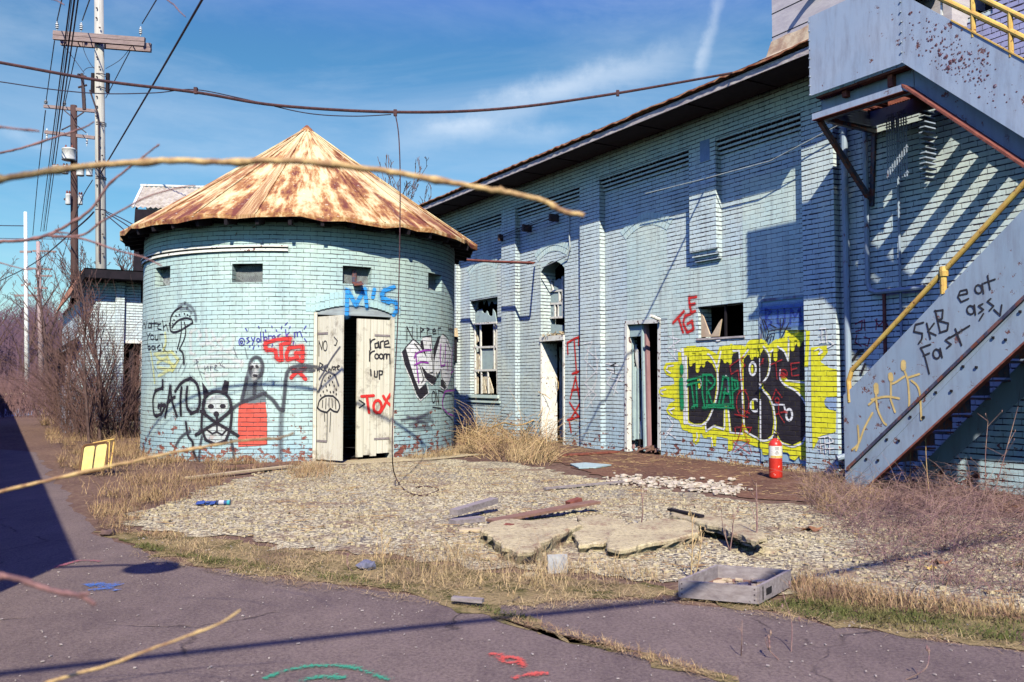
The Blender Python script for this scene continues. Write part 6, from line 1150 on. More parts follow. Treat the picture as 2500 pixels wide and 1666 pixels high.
# cans
cn = G(*f('z64', -105, 0)); p = G(*f('D', 512, 1163)); cn = thing('spray_can', 'black and teal spray can lying on the gravel before the tower', 'can', (p.x, p.y, .032), 0); cn.scale = (.72, .72, .72)
m = MB(); m.lathe([(0, -.10), (.030, -.10), (.033, -.09), (.033, .06), (.028, .075), (0, .078)], 16); 
m.v = [(z_, y, x) for x, y, z_ in m.v]; m.build('body', MT('black_can', (.03, .03, .05), (.05, .12, .3), 8, .3), cn)
m = MB(); m.lathe([(.034, .062), (.034, .098), (0, .10)], 14); m.v = [(z_, y, x) for x, y, z_ in m.v]; m.build('cap', MT('teal_cap', (.05, .45, .5), None, 8, .4), cn)
m = MB(); m.lathe([(.0336, -.05), (.0336, .02)], 14); m.v = [(z_, y, x) for x, y, z_ in m.v]; m.build('label', m_siding, cn)
m = MB(); p = G(*f('D', 472, 1164)) + Z * .03; Rr = random.Random(3)
for k in range(7): m.obox(Vector((Rr.uniform(-.09, .09), Rr.uniform(-.03, .03), Rr.uniform(-.01, .015))), Vector((.04, Rr.uniform(-.02, .02), Rr.uniform(-.01, .01))), Vector((0, .02, Rr.uniform(-.015, .015))), Z * .002)
tag(m.build('crumpled_wrapper', MT('blue_wrapper', (.04, .07, .26), (.05, .10, .3), 6, .4), None, False, p), 'crumpled blue wrapper beside the spray can', 'wrapper')
# fallen leaves
def leaf(p, r_, mat, label, seed):
    R = random.Random(seed); m = MB(); n_ = 12; vs = [Vector((0, 0, .02))]
    for i in range(n_): a = 6.2832 * i / n_; q = r_ * (1 if i % 2 == 0 else .55) * R.uniform(.8, 1.1); vs.append(Vector((math.cos(a) * q, math.sin(a) * q * .8, R.uniform(0, .05))))
    m.add(vs, [(0, i + 1, (i + 1) % n_ + 1) for i in range(n_)]); m.tube([(0, 0, .02), (-r_ * 1.2, .02, .03)], .003, 4); return tag(m.build('fallen_leaf', mat, None, False, p), label, 'leaf')
m_leaf = MT('brown_leaf', (.34, .17, .08), (.24, .10, .05), 12, .8)
leaf(G(*f('D', 1866, 1222)), .11, m_leaf, 'large curled brown leaf on the gravel below the stair foot', 1)
leaf(G(*f('z65', 1940, 680)), .08, m_leaf, 'brown leaf caught in the brambles at the lower right', 2)
leaf(G(*f('z65', 1898, 708)), .04, m_yellow, 'small yellow leaf under the brambles at the lower right', 3)
rock('stone', G(*f('D', 2240, 1088)) + Z * .02, .05, m_rub, 'pale stone in the shade under the stair', 'stone', None, .5, 80)
rock('stone', G(*f('z65', 1365, 265)) + Z * .02, .05, m_rub, 'pale chip lying at the foot of the stair', 'stone', None, .25, 81)
# guard rails far left
def rail(pts, label):
    m = MB(); P0 = [at(x * 1.0625, y * 1.0625, Y) for x, y, Y in pts]
    for a, b in zip(P0[:-1], P0[1:]): m.bar(a, b, .10, .12)
    for q in P0: m.bar(Vector((q.x, q.y, 0)), q + Z * .05, .12, .12)
    return tag(m.build('guard_rail', MT('pale_yellow_rail_' + str(len(label)), (.72, .62, .40), (.5, .4, .25), 5, .6)), label, 'guard rail')
rail([(-60, 905, 46), (0, 905, 46), (73, 906, 46)], 'pale yellow guard rail at the far left edge, the nearer of the two')
rail([(82, 893, 56), (132, 893, 56)], 'short pale guard rail behind the nearer one at the far left')
# ------------------------------------------------------------ overhead cables of the yard
def cable(pts, r_, mat, label, name='cable', sides=7, k=8):
    P0 = smooth_pts(pts, k); m = MB(); m.tube(P0, r_, sides); return tag(m.build(name, mat), label, 'cable')
ha = W(1790, 178, .80); hook = ww(ha[0], .80, ha[1])
cpts = [at(-160, 126, 9.0), at(0, 153, 9.15), at(245, 197, 9.3), at(480, 226, 9.4), at(680, 258, 9.55), at(967, 274, 9.7), at(1222, 266, 9.95), at(1488, 231, 10.5), hook]
ck = cable(cpts, .017, m_cable, 'thick rusty overhead cable sagging from the left edge to the roof eave')
for (x, y, Y) in ((478, 222, 9.4), (965, 276, 9.7), (1508, 228, 10.55)): m = MB(); q = at(x, y, Y); m.obox(q, Vector((.018, 0, 0)), Vector((0, .02, 0)), Z * .035); m.build('clamp', m_cable, ck)
cable([at(-120, 185, 9.1), at(0, 200, 9.2), at(130, 219, 9.25), at(250, 229, 9.3), at(380, 227, 9.35), at(475, 219, 9.42), at(600, 243, 9.5), at(745, 276, 9.6), at(860, 284, 9.65), at(955, 280, 9.7)], .006, m_wire, 'thin dark wire sagging below the thick overhead cable')
cable([at(965, 278, 9.69), at(974, 340, 9.66), at(977, 480, 9.64), at(972, 760, 9.62), at(960, 1000, 9.62), at(958, 1120, 9.60), G(966, 1165, .05), G(990, 1198, .02), G(1030, 1210, .018), G(1065, 1200, .018), G(1068, 1193, .018), G(1040, 1188, .018), G(1015, 1190, .03)], .0065, m_cable, 'loose wire hanging from the overhead cable and curling on the gravel', 'hanging_wire')
cable([Vector((-8.0, -3.55, 4.0)), Vector((-1.97, -1.03, 4.0)), Vector((-.42, -.38, 4.0)), Vector((1.2, .28, 4.0)), Vector((2.9, 1.35, 4.0)), Vector((7.0, 4.1, 4.0))], .028, m_cable, 'cable overhead behind the viewpoint that throws a long shadow line on the asphalt')
cable([Vector((-9.5, .6, 5.0)), Vector((-2.25, -1.4, 3.95)), Vector((0, -1.6, 3.6)), Vector((1.6, -1.9, 3.6))], .008, m_cable, 'thin cable overhead behind the viewpoint beside the thicker one')
# ------------------------------------------------------------ poles and lines
def pole(name, lab, top, base, rt, rb, mat, grp=None):
    t = thing(name, lab, 'utility pole', (base.x, base.y, 0), 0, grp); m = MB(); b0 = Vector((0, 0, -.1)); tt = top - Vector((base.x, base.y, 0)); m.tube([b0, b0.lerp(tt, .5), tt], [rb, (rt + rb) / 2, rt], 14); m.build('pole', mat, t, True); return t
def rel(t, p): return p - t.location
def insul(t, p, h=.30, r=.045):
    m = MB(); m.lathe([(.01, 0), (.02, h * .2), (r, h * .25), (r * .5, h * .38), (r, h * .45), (r * .5, h * .58), (r, h * .64), (r * .4, h * .8), (r * .6, h * .85), (.01, h)], 8, rel(t, p)); m.build('insulator', m_porc, t)
YA = 29.0
pa = pole('utility_pole', 'tall pale wooden utility pole with a heavy double crossarm, behind the rear wing', at(241, -70, YA), at(252, 935, YA), .145, .19, m_polewood)
m = MB(); a1 = at(131, 81, YA - .25); a2 = at(354, 98, YA - .25)
for dy in (0, .5):
    for dz in (0, -.155): m.bar(rel(pa, a1 + Vector((0, dy, dz))), rel(pa, a2 + Vector((0, dy, dz))), .12, .14)
m.build('crossarm', m_armwood, pa)
for (x, y) in ((139, 75), (198, 78), (343, 88)): insul(pa, at(x, y, YA - .2), .32, .06)
m = MB()
for x in (227, 263): q = rel(pa, at(x, 203, YA - .1)); m.obox(q, (.05, 0, 0), (0, .05, 0), (0, 0, .33))
build_each(m, 'transformer_bracket', m_dark, pa)
m = MB()
for y in (185, 218, 303, 308, 440, 436, 515): q = rel(pa, at(246, y, YA)); m.lathe([(.175, 0), (.178, .03)], 12, q)
build_each(m, 'pole_band', m_iron, pa)
m = MB(); Rr = random.Random(1)
for k in range(26): q = rel(pa, at(236 + Rr.choice((0, 7, 14)) + Rr.uniform(-1, 1), 20 + k * 24, YA - .20)); m.obox(q, (.02, 0, 0), (0, .03, 0), (0, 0, .018))
build_each(m, 'step_bolt', m_iron, pa)
m = MB(); m.tube([rel(pa, at(243, 640, YA - .22)), rel(pa, at(241, 300, YA - .22)), rel(pa, at(236, 270, YA - .25)), rel(pa, at(219, 220, YA - .3))], .03, 5); m.build('riser_cable', m_iron, pa)
# a hanging switch left of the pole
m = MB(); 
for (x0, y0, x1, y1, r) in ((200, 180, 206, 245, .05), (203, 215, 206, 268, .06), (190, 182, 210, 188, .04), (191, 214, 212, 208, .035)): m.tube([rel(pa, at(x0, y0, YA)), rel(pa, at(x1, y1, YA))], r, 6)
m.build('cutout_switch', m_iron, pa)
YB = 36.0
pb = pole('utility_pole', 'dark weathered utility pole with transformers and two thin crossarms, left of the tall pale pole', at(180, 258, YB), at(186, 935, YB), .13, .17, m_darkpole)
m = MB(); m.bar(rel(pb, at(108, 260, YB)), rel(pb, at(234, 272, YB)), .12, .13); m.build('crossarm', m_armwood, pb)
m = MB(); m.bar(rel(pb, at(110, 323, YB)), rel(pb, at(232, 337, YB)), .12, .13); m.build('crossarm', m_armwood, pb)
m = MB()
for (x0, y0, x1, y1) in ((157, 270, 180, 290), (205, 274, 182, 290), (150, 318, 180, 303), (210, 324, 182, 303)): m.bar(rel(pb, at(x0, y0, YB - .1)), rel(pb, at(x1, y1, YB - .1)), .04, .04)
build_each(m, 'brace', m_iron, pb)
insul(pb, at(112, 256, YB), .22, .08); insul(pb, at(157, 260, YB), .22, .08); insul(pb, at(114, 345, YB), .55, .05); insul(pb, at(212, 358, YB), .55, .05)
def transf(x, y, r, h, sc=1):
    t = rel(pb, at(x, y, YB - .35)); m = MB(); m.lathe([(0, 0), (r, 0), (r * 1.03, h * .1), (r, h * .2), (r, h * .85), (r * 1.1, h * .9), (r * .9, h), (0, h * 1.02)], 16, t); o = m.build('transformer', m_porc, pb, True); m = MB()
    for q in (-.5, .5): m.lathe([(.03, h), (.045, h * 1.12), (.02, h * 1.3), (0, h * 1.32)], 8, t + Vector((r * q, 0, 0)))
    m.build('bushing', m_rust, o)
transf(168, 392, .27, .50); transf(159, 425, .12, .34); transf(196, 430, .15, .40); transf(218, 430, .13, .32); transf(136, 418, .14, .22); transf(166, 500, .10, .45); transf(196, 500, .09, .4)
m = MB(); m.bar(rel(pb, at(157, 487, YB)), rel(pb, at(202, 486, YB)), .08, .08); m.build('equipment_arm', m_iron, pb)
YC = 52.0
pc = pole('utility_pole', 'white painted pole with three short crossarms at the far left', at(62, 518, YC), at(68, 935, YC), .09, .15, m_white)
for (x0, y0, x1, y1) in ((49, 615, 77, 615), (52, 697, 74, 694), (36, 722, 92, 722)): m = MB(); m.bar(rel(pc, at(x0, y0, YC)), rel(pc, at(x1, y1, YC)), .10, .12); m.build('crossarm', m_armwood, pc)
YD = 62.0
pd = pole('utility_pole', 'thin mauve-brown pole with four crossarms just right of the white pole', at(93, 590, YD), at(104, 935, YD), .13, .20, MT('mauve_pole', (.44, .32, .30), None, 8))
for (x0, y0, x1, y1) in ((80, 613, 137, 615), (60, 655, 127, 658), (87, 674, 127, 674), (84, 704, 116, 704)): m = MB(); m.bar(rel(pd, at(x0, y0, YD)), rel(pd, at(x1, y1, YD)), .12, .13); m.build('crossarm', m_armwood, pd)
def wire(pts, r_, label, grp=None, sag=0.0):
    P0 = [at(x, y, Y) for x, y, Y in pts]
    if len(P0) == 2: P0 = [P0[0].lerp(P0[1], i / 10) - Z * sag * 4 * (i / 10) * (1 - i / 10) for i in range(11)]
    else: P0 = smooth_pts(P0, 6)
    m = MB(); m.tube(P0, r_, 5); return tag(m.build('power_line', m_wire), label, 'power line', grp)
gb_ = 'bundle of heavy lines left of the dark pole'
for i, (xt, xb, r) in enumerate(((171, 99, .020), (175, 104, .009), (181, 107, .024), (190, 112, .020))):
    wire([(xt + (xt - xb) * .06, -30, 20), ((xt * .62 + xb * .38), 215, 27), ((xt * .28 + xb * .72), 405, 40), (xb, 565, 60)], r, ('leftmost heavy line of the bundle of four running down to the far poles', 'thin second line of the bundle of four running down to the far poles', 'third heavy line of the bundle of four running down to the far poles', 'rightmost heavy line of the bundle of four running down to the far poles')[i], gb_)
wire([(154, -15, 22), (139, 52, YA)], .018, 'line from the photo top to the left insulator of the tall pole crossarm'); wire([(133, 100, YA), (112, 250, YB)], .018, 'line between the left crossarm ends of the tall pale pole and the dark pole'); wire([(111, 270, YB), (92, 440, 48), (80, 575, 60)], .022, 'single line running down from the left end of the dark pole crossarm')
wire([(224, -15, 22), (201, 50, YA)], .018, 'line from the photo top to the middle insulator of the tall pole crossarm'); wire([(192, 100, YA), (170, 200, 33), (158, 256, YB)], .018, 'line from the tall pole crossarm down to the second insulator of the dark pole')
wire([(391, -15, 22), (347, 58, YA)], .018, 'line from the photo top to the right insulator of the tall pole crossarm'); wire([(326, 108, YA), (258, 240, 38)], .018, 'line dropping from the right end of the tall pole crossarm')
wire([(502, -15, 14), (372, 210, 20), (245, 425, YA)], .022, 'long straight line from the top edge down to the middle of the tall pale pole')
wire([(147, 100, YA), (185, 150, YA), (206, 180, YA)], .010, 'thin jumper wire on the left of the tall pale pole'); wire([(200, 82, YA), (204, 120, YA), (220, 155, YA), (240, 178, YA)], .010, 'curved jumper wire below the middle insulator'); wire([(325, 108, YA), (295, 145, YA), (258, 168, YA)], .010, 'curved jumper wire on the right of the tall pale pole'); wire([(203, 175, YA), (215, 166, YA), (240, 165, YA)], .010, 'short looping jumper wire over the hanging switch')
wire([(229, 518, YA), (190, 555, 32), (80, 645, 50), (-20, 695, 60)], .030, 'thick line from the lower part of the tall pale pole down to the left edge'); wire([(226, 440, YA), (190, 510, 34), (150, 640, 50)], .016, 'thin line dropping left from the tall pale pole')
for i, (y0, y1) in enumerate(((516, 560), (519, 575), (524, 600))): wire([(258, y0, YA), (300, (y0 + y1) / 2 - 3, YA - 1.5), (345, y1, YA - 3)], .018, ('upper', 'middle', 'lower')[i] + ' of three service lines running from the tall pale pole to behind the conical roof', 'service lines behind the roof')
wire([(-20, 551, 60), (62, 552, 55)], .03, 'faint horizontal line at the far left above the white pole crossarms'); wire([(-20, 582, 60), (180, 585, 58)], .02, 'second faint horizontal line at the far left')
# ------------------------------------------------------------ bare trees
def grow(mb, p, d, L, r, depth, R, spread=.6, up=.15, kids=(3, 5), minr=.006, sides=(6, 4, 3, 3, 3)):
    n = 4 if depth < 2 else 3; pts = [p.copy()]; rr = [r]; q = p.copy(); dd = d.copy()
    for i in range(n):
        dd = (dd + Vector((R.gauss(0, .13), R.gauss(0, .13), R.gauss(0, .08) + up * .3))).normalized(); q = q + dd * (L / n); pts.append(q.copy()); rr.append(max(r * (1 - .75 * (i + 1) / n), minr))
    mb.tube(pts, rr, sides[min(depth, 4)], False)
    return pts, rr
def tree(name, label, base, height, seed, r0=.12, grp=None, spread=.55, levels=4, mat=None, mat2=None, trunk_frac=.9, kids=7, first=.25, minr=.008):
    R = random.Random(seed); t = thing(name, label, 'tree', base, 0, grp); tk = MB(); cr_ = MB()
    pts, rr = grow(tk, Vector((0, 0, -.1)), Vector((R.gauss(0, .05), R.gauss(0, .05), 1)).normalized(), height * trunk_frac, r0, 0, R, minr=r0 * .2)
    def rec(pts, rr, L, depth):
        n = kids if depth == 1 else max(3, kids - 2 * (depth - 1))
        if depth == 1: n = int(kids * 2.4)
        for k in range(n):
            f_ = (first + (1 - first) * (k + R.random()) / n) * (len(pts) - 1); i = min(int(f_), len(pts) - 2); q = pts[i].lerp(pts[i + 1], f_ - i); ax = (pts[i + 1] - pts[i]).normalized()
            a = R.random() * 6.2832; side = ax.orthogonal().normalized(); side = (Matrix.Rotation(a, 3, ax) @ side); d = (ax * (1 - spread * .5) + side * spread * R.uniform(.7, 1.3) + Z * .22).normalized()
            ll = L * R.uniform(.6, 1.1) * (1 - .45 * f_ / (len(pts) - 1)); r = max(rr[i] * .5, minr); p2, r2 = grow(cr_, q, d, ll, r, depth, R, minr=minr)
            if depth < levels: rec(p2, r2, ll * .55, depth + 1)
    rec(pts, rr, height * .42, 1)
    tk.build('trunk', mat or m_bark, t); cr_.build('crown', mat2 or m_twig, t); return t
gt = 'bare trees behind the poles at the left'
labs = ['bare tree at the far left edge of the photo behind the white pole', 'bare tree just left of the white pole', 'bare tree between the white pole and the mauve pole', 'tall bare tree just right of the mauve pole', 'bare tree midway between the mauve pole and the dark pole', 'bare tree just left of the dark pole', 'bare tree directly behind the dark pole', 'tall bare tree behind the tall pale pole', 'bare tree rising between the pale pole and the conical roof', 'slim bare tree closest to the left tip of the conical roof']
for i, (px, Y, h) in enumerate(((-10, 60, 10.5), (38, 66, 11), (86, 70, 11), (122, 48, 9.0), (148, 56, 10), (172, 44, 8.2), (205, 50, 8.8), (240, 40, 7.6), (282, 36, 6.9), (312, 34, 6.9))):
    b = at(px, 935, Y); tree('bare_tree', labs[i], (b.x, b.y, 0), h, 100 + i, .07 + h * .006, gt, .62, 4 if Y < 60 else 3, None, None, .85, 6, .15, .010)
for i, (px, Y, h, lb) in enumerate(((928, 34, 9.6, 'bare treetop showing above the roofs just right of the conical roof peak'), (1020, 36, 9.3, 'bare treetop showing over the eave at the far end of the long building'), (962, 40, 9.8, 'bare treetop between the other two behind the conical roof'))):
    b = at(px, 935, Y); tree('bare_tree', lb, (b.x, b.y, 0), h, 140 + i, .10, 'bare treetops above the roofs', .5, 3, None, None, .9, 6, .45, .012)
# far wood on a low rise
hl = MB(); vs = []; fs = []
for i in range(41):
    x = -170 + i * 5.5; h = 3.2 + 1.2 * math.sin(i * .5) + .8 * math.sin(i * 1.3); vs += [(x, 84, -.02), (x, 100, h * .6), (x, 125, h * 1.3), (x, 170, h)]
for i in range(40):
    for j in range(3): b = i * 4 + j; fs.append((b, b + 4, b + 5, b + 1))
hl.add(vs, fs); tag(hl.build('hill', MT('wooded_hill', (.16, .085, .10), (.10, .06, .09), .5, .95, .5, .2)), kind='structure')
fw = MB(); R = random.Random(44)
for k in range(4200):
    Y = R.uniform(72, 125); px = R.uniform(-160, 430); x = (px - CX) / FPX * Y; h = R.uniform(4.0, 9.5) * (.9 + .1 * math.sin(px * .02)); z0 = max(0, (Y - 84) * .09); d = Vector((R.gauss(0, .10), 0, 1)).normalized(); w_ = R.uniform(.05, .13)
    p = Vector((x, Y, z0)); q = p + d * h; fw.add([p - Vector((w_, 0, 0)), p + Vector((w_, 0, 0)), q], [(0, 1, 2)])
    for j in range(9):
        t_ = R.uniform(.15, .95); a = p.lerp(q, t_); dd = Vector((R.choice((-1, 1)) * R.uniform(.4, 1), R.uniform(-.3, .3), R.uniform(.4, 1.2))).normalized() * h * R.uniform(.12, .34) * (1.1 - t_ * .6); ww2 = .045; fw.add([a - Z * ww2, a + Z * ww2, a + dd], [(0, 1, 2)])
tag(fw.build('far_wood', MT('far_wood_bark', (.15, .085, .115), (.085, .055, .085), .8, .95, 0)), 'distant bare purple-brown wood on the low rise at the far left', 'woodland', None, 'stuff')
ub = MB()
for k in range(5200):
    Y = R.uniform(30, 80); px = R.uniform(-120, 340); x = (px - CX) / FPX * Y; h = R.uniform(.5, 2.6); p = Vector((x, Y, 0)); d = Vector((R.gauss(0, .35), R.gauss(0, .3), 1)).normalized() * h; ub.add([p, p + Vector((.03, 0, 0)), p + d], [(0, 1, 2)]); q = p + d * R.uniform(.3, .7); ub.add([q, q + Z * .03, q + Vector((R.gauss(0, .4), R.gauss(0, .3), .5)) * h * .4], [(0, 1, 2)])
tag(ub.build('undergrowth', MT('brush', (.20, .11, .10), (.12, .07, .08), 1, .95, 0)), 'tangled reddish brown undergrowth below the distant trees', 'undergrowth', None, 'stuff')
# leafless saplings before the rear wing
gsap = 'leafless saplings in front of the rear wing'
for i, (px, Y, h, lb, sd) in enumerate(((247, 18.2, 4.0, 'tallest leafless sapling with a dark stem before the brick wing', 3), (222, 17.4, 3.1, 'leafless sapling just left of the tallest one', 4), (196, 19.2, 2.9, 'leafless sapling at the left end of the group before the lean-to', 5), (268, 19.5, 3.5, 'leafless sapling just right of the tallest one, before the dark doorway', 6), (292, 18.8, 3.2, 'leafless sapling nearest to the tower before the dark doorway', 8), (168, 20.5, 2.4, 'low leafless sapling left of the lean-to', 7))):
    b = at(px, 935, Y); tree('sapling', lb, (b.x, b.y, 0), h, 200 + sd, .032 if i else .042, gsap, .48, 3, m_bark, m_twig, .95, 8, .05, .0038)
# ------------------------------------------------------------ grasses, weeds, litter
def inpoly(x, y, P0):
    c = False; j = len(P0) - 1
    for i in range(len(P0)):
        if (P0[i].y > y) != (P0[j].y > y) and x < (P0[j].x - P0[i].x) * (y - P0[i].y) / (P0[j].y - P0[i].y) + P0[i].x: c = not c
        j = i
    return c
def scatter(P0, n, R, clump=0.0):
    x0 = min(p.x for p in P0); x1 = max(p.x for p in P0); y0 = min(p.y for p in P0); y1 = max(p.y for p in P0); out = []; cs = []
    if clump:
        while len(cs) < 70:
            x = R.uniform(x0, x1); y = R.uniform(y0, y1)
            if inpoly(x, y, P0): cs.append((x, y, R.uniform(.5, 1.6)))
    tries = 0
    while len(out) < n and tries < n * 60:
        tries += 1
        if clump and R.random() < clump: c = R.choice(cs); x = R.gauss(c[0], .10 * c[2]); y = R.gauss(c[1], .10 * c[2])
        else: x = R.uniform(x0, x1); y = R.uniform(y0, y1)
        if inpoly(x, y, P0): out.append((x, y))
    return out
def blade(mb, p, d, h, w_, R, bend=.5, seg=3):
    sd = Vector((-d.y, d.x, 0)); sd = sd.normalized() if sd.length > 1e-4 else Vector((1, 0, 0)); vs = []; dd = d.copy(); q = p.copy(); ben = Vector((R.gauss(0, 1), R.gauss(0, 1), -.6)) * bend / seg
    for i in range(seg + 1):
        ww2 = w_ * (1 - .85 * i / seg); vs += [q - sd * ww2, q + sd * ww2]; dd = (dd + ben).normalized(); q = q + dd * h / seg
        if q.z < .015: q.z = .015
    mb.add(vs, [(2 * i, 2 * i + 1, 2 * i + 3, 2 * i + 2) for i in range(seg)])
def grass(name, label, P0, n, hr, seed, mat, w_=.0022, lean=.35, clump=.5, flat=.3, z0=.015, cat='grass', bend=.5):
    R = random.Random(seed); mb = MB()
    for (x, y) in scatter(P0, n, R, clump):
        h = R.uniform(*hr) * R.uniform(.6, 1.2); lay = R.random() < flat
        d = Vector((R.gauss(0, lean), R.gauss(0, lean), 1 if not lay else R.uniform(.02, .2))).normalized() if not lay else Vector((R.gauss(0, 1), R.gauss(0, 1), .12)).normalized()
        blade(mb, Vector((x, y, z0)), d, h * (1.2 if lay else 1), w_ * R.uniform(.7, 1.4), R, bend if not lay else .12)
    return tag(mb.build(name, mat), label, cat, None, 'stuff')
def strawmat(name, a, b, c):
    t = NT(name); o = t.c.outputs['Object']; n = t.noise(26, o, 2); n2 = t.noise(2.2, o, 5); col = t.mix(t.rng(n, .42, .58), a, b); col = t.mix(t.rng(n2, .5, .66), col, c); return t.fin(col, .8, 0, .2)
m_straw = strawmat('straw', (.60, .44, .22), (.42, .28, .15), (.24, .15, .10)); m_straw2 = strawmat('red_straw', (.50, .35, .17), (.34, .20, .11), (.21, .12, .08)); m_bramble = strawmat('bramble', (.22, .12, .12), (.32, .21, .16), (.11, .065, .075)); m_greeng = strawmat('green_blades', (.075, .09, .022), (.13, .13, .04), (.30, .22, .10))
strip = gp([(300, 1230), (420, 1228), (640, 1258), (800, 1272), (1000, 1296), (1200, 1322), (1450, 1345), (1560, 1352), (1560, 1378), (1350, 1388), (1150, 1392), (980, 1372), (800, 1344), (620, 1322), (470, 1302)])
grass('dry_grass', 'dry straw-coloured grass along the edge between asphalt and gravel', strip, 5600, (.03, .12), 61, m_straw, .0015, .7, .6, .75, bend=.9)
grass('dry_grass', 'taller dry straw grass standing in the middle of the strip', gp([(840, 1255), (1000, 1262), (1180, 1290), (1330, 1300), (1500, 1320), (1520, 1350), (1250, 1368), (1050, 1362), (880, 1335)]), 2000, (.06, .24), 62, m_straw, .0014, .32, .85, .25, bend=.7)
grass('moss_tufts', 'short green moss tufts along the asphalt edge', gp([(300, 1260), (480, 1300), (800, 1344), (980, 1372), (1090, 1408), (1250, 1445), (1230, 1425), (1060, 1385), (820, 1330), (500, 1285), (300, 1245)]) , 2600, (.010, .03), 63, m_greeng, .0025, .6, .5, .3, cat='moss')
grass('moss_tufts', 'short green moss and weeds along the asphalt edge at the lower right', gp([(1540, 1352), (1640, 1385), (1760, 1392), (1850, 1370), (2000, 1400), (2353, 1432), (2353, 1490), (1900, 1432), (1740, 1400), (1560, 1374)]), 4200, (.012, .04), 64, m_greeng, .0028, .6, .6, .3, cat='moss')
grass('crack_grass', 'line of grass growing in the crack of the asphalt at the bottom', gp([(1075, 1408), (1250, 1440), (1400, 1482), (1560, 1526), (1700, 1572), (1640, 1572), (1400, 1500), (1240, 1456)]), 1000, (.015, .06), 65, m_straw2, .0016, .8, .8, .7)
grass('weeds', 'reddish dry weeds covering the ground left of the tower', gp([(100, 1000), (180, 975), (330, 985), (330, 1045), (470, 1075), (640, 1078), (520, 1110), (420, 1150), (300, 1182), (225, 1212), (160, 1120)]), 8000, (.06, .26), 66, m_straw2, .0028, .45, .55, .4, cat='weeds')
grass('weeds', 'dry straw clumps at the left of the gravel', gp([(280, 1100), (420, 1085), (520, 1100), (500, 1135), (420, 1160), (320, 1175), (260, 1160)]), 2200, (.05, .20), 67, m_straw2, .0020, .4, .85, .2, cat='weeds')
grass('weeds', 'distant reddish brush between the shadow and the rear wing', gp([(60, 925), (160, 910), (330, 975), (320, 1000), (180, 1000), (110, 1000)]), 7000, (.15, .55), 68, m_straw2, .006, .5, .4, .2, cat='weeds')
ring = [TC + Vector((math.sin(a) * r, -math.cos(a) * r, 0)) for a, r in [(x * .12 - 1.4, 2.76) for x in range(0, 14)] + [(x * .12 - 1.4, 3.15) for x in range(13, -1, -1)]]
grass('weeds', 'dry weeds around the foot of the tower left of its door', ring, 2600, (.05, .24), 69, m_straw2, .0022, .4, .7, .3, cat='weeds')
ring = [TC + Vector((math.sin(a) * r, -math.cos(a) * r, 0)) for a, r in [(.80 + x * .1, 2.76) for x in range(0, 8)] + [(.80 + x * .1, 3.3) for x in range(7, -1, -1)]]
grass('weeds', 'green and straw weeds at the foot of the tower right of its door', ring, 2000, (.05, .20), 70, m_straw, .0022, .4, .6, .3, cat='weeds')
grass('weeds', 'tuft of dry weeds before the left door post of the tower', gp([(640, 1085), (700, 1068), (770, 1078), (760, 1105), (690, 1112)]), 900, (.08, .30), 71, m_straw2, .0020, .4, .8, .2, cat='weeds')
wb = [ww(s_, .03, 0) for s_ in (-3.0, -2, -1, 0, 1.4)] + [ww(s_, n_, 0) for s_, n_ in ((1.4, .5), (0.6, .62), (0, .32), (-1, .30), (-2, .22), (-3, .12))]
grass('weeds', 'dry straw along the foot of the wall under the yellow graffiti', wb, 2400, (.03, .14), 72, m_straw, .0020, .5, .6, .5, cat='weeds')
grass('weeds', 'straw and grass on the ground before the crate', gp([(1560, 1330), (1850, 1340), (2100, 1380), (2353, 1410), (2353, 1435), (2000, 1405), (1830, 1390), (1820, 1350)]), 3800, (.04, .16), 73, m_straw2, .0020, .5, .5, .6, cat='weeds')
def arcs(name, label, P0, n, Lr, seed, mat, r_=.003, cat='brambles', zup=.8, kind='stuff', seg=6):
    R = random.Random(seed); mb = MB()
    for (x, y) in scatter(P0, n, R, .5):
        L = R.uniform(*Lr); a = R.random() * 6.2832; d = Vector((math.cos(a) * R.uniform(.2, .9), math.sin(a) * R.uniform(.2, .9), zup * R.uniform(.4, 1.2))).normalized(); q = Vector((x, y, .0)); pts = [q.copy()]
        for i in range(seg): d = (d + Vector((R.gauss(0, .10), R.gauss(0, .10), -.26 * R.uniform(.4, 1.2)))).normalized(); q = q + d * L / seg; q.z = max(q.z, .02); pts.append(q.copy())
        mb.tube(pts, [r_ * (1 - .7 * i / seg) for i in range(seg + 1)], 3, False)
        if R.random() < .5:
            i = R.randrange(1, seg - 1); dd = Vector((R.gauss(0, 1), R.gauss(0, 1), .5)).normalized() * L * .2; mb.tube([pts[i], pts[i] + dd * .6, pts[i] + dd + Vector((0, 0, -.02))], [r_ * .6, r_ * .5, r_ * .2], 3, False)
    return tag(mb.build(name, mat), label, cat, None, kind)
right = gp([(1860, 1095), (2000, 1120), (2353, 1130), (2420, 1250), (2420, 1400), (2100, 1385), (2000, 1330), (1920, 1230), (1850, 1160)])
arcs('brambles', 'mauve-brown tangle of brambles on the gravel at the right edge', right, 1900, (.12, .55), 81, m_bramble, .0022)
grass('weeds', 'fine dead stems and litter under the brambles at the right', right, 6500, (.04, .20), 82, m_bramble, .0020, .6, .5, .55, cat='weeds')
grass('weeds', 'drooping dry grass mound at the foot of the stair', gp([(1850, 1110), (1930, 1100), (2000, 1115), (2040, 1150), (1980, 1190), (1890, 1195), (1840, 1150)]), 2600, (.12, .34), 83, m_straw2, .0018, .5, .6, .15, cat='weeds', bend=1.0)
corner = [ww(-10.3, .05, 0), ww(-7.0, .05, 0), ww(-6.9, 1.3, 0), ww(-8.2, 2.2, 0), ww(-10.6, 1.6, 0)]
corner = gp([(1052, 1000), (1120, 985), (1250, 1015), (1290, 1050), (1270, 1075), (1200, 1070), (1100, 1055), (1056, 1030)])
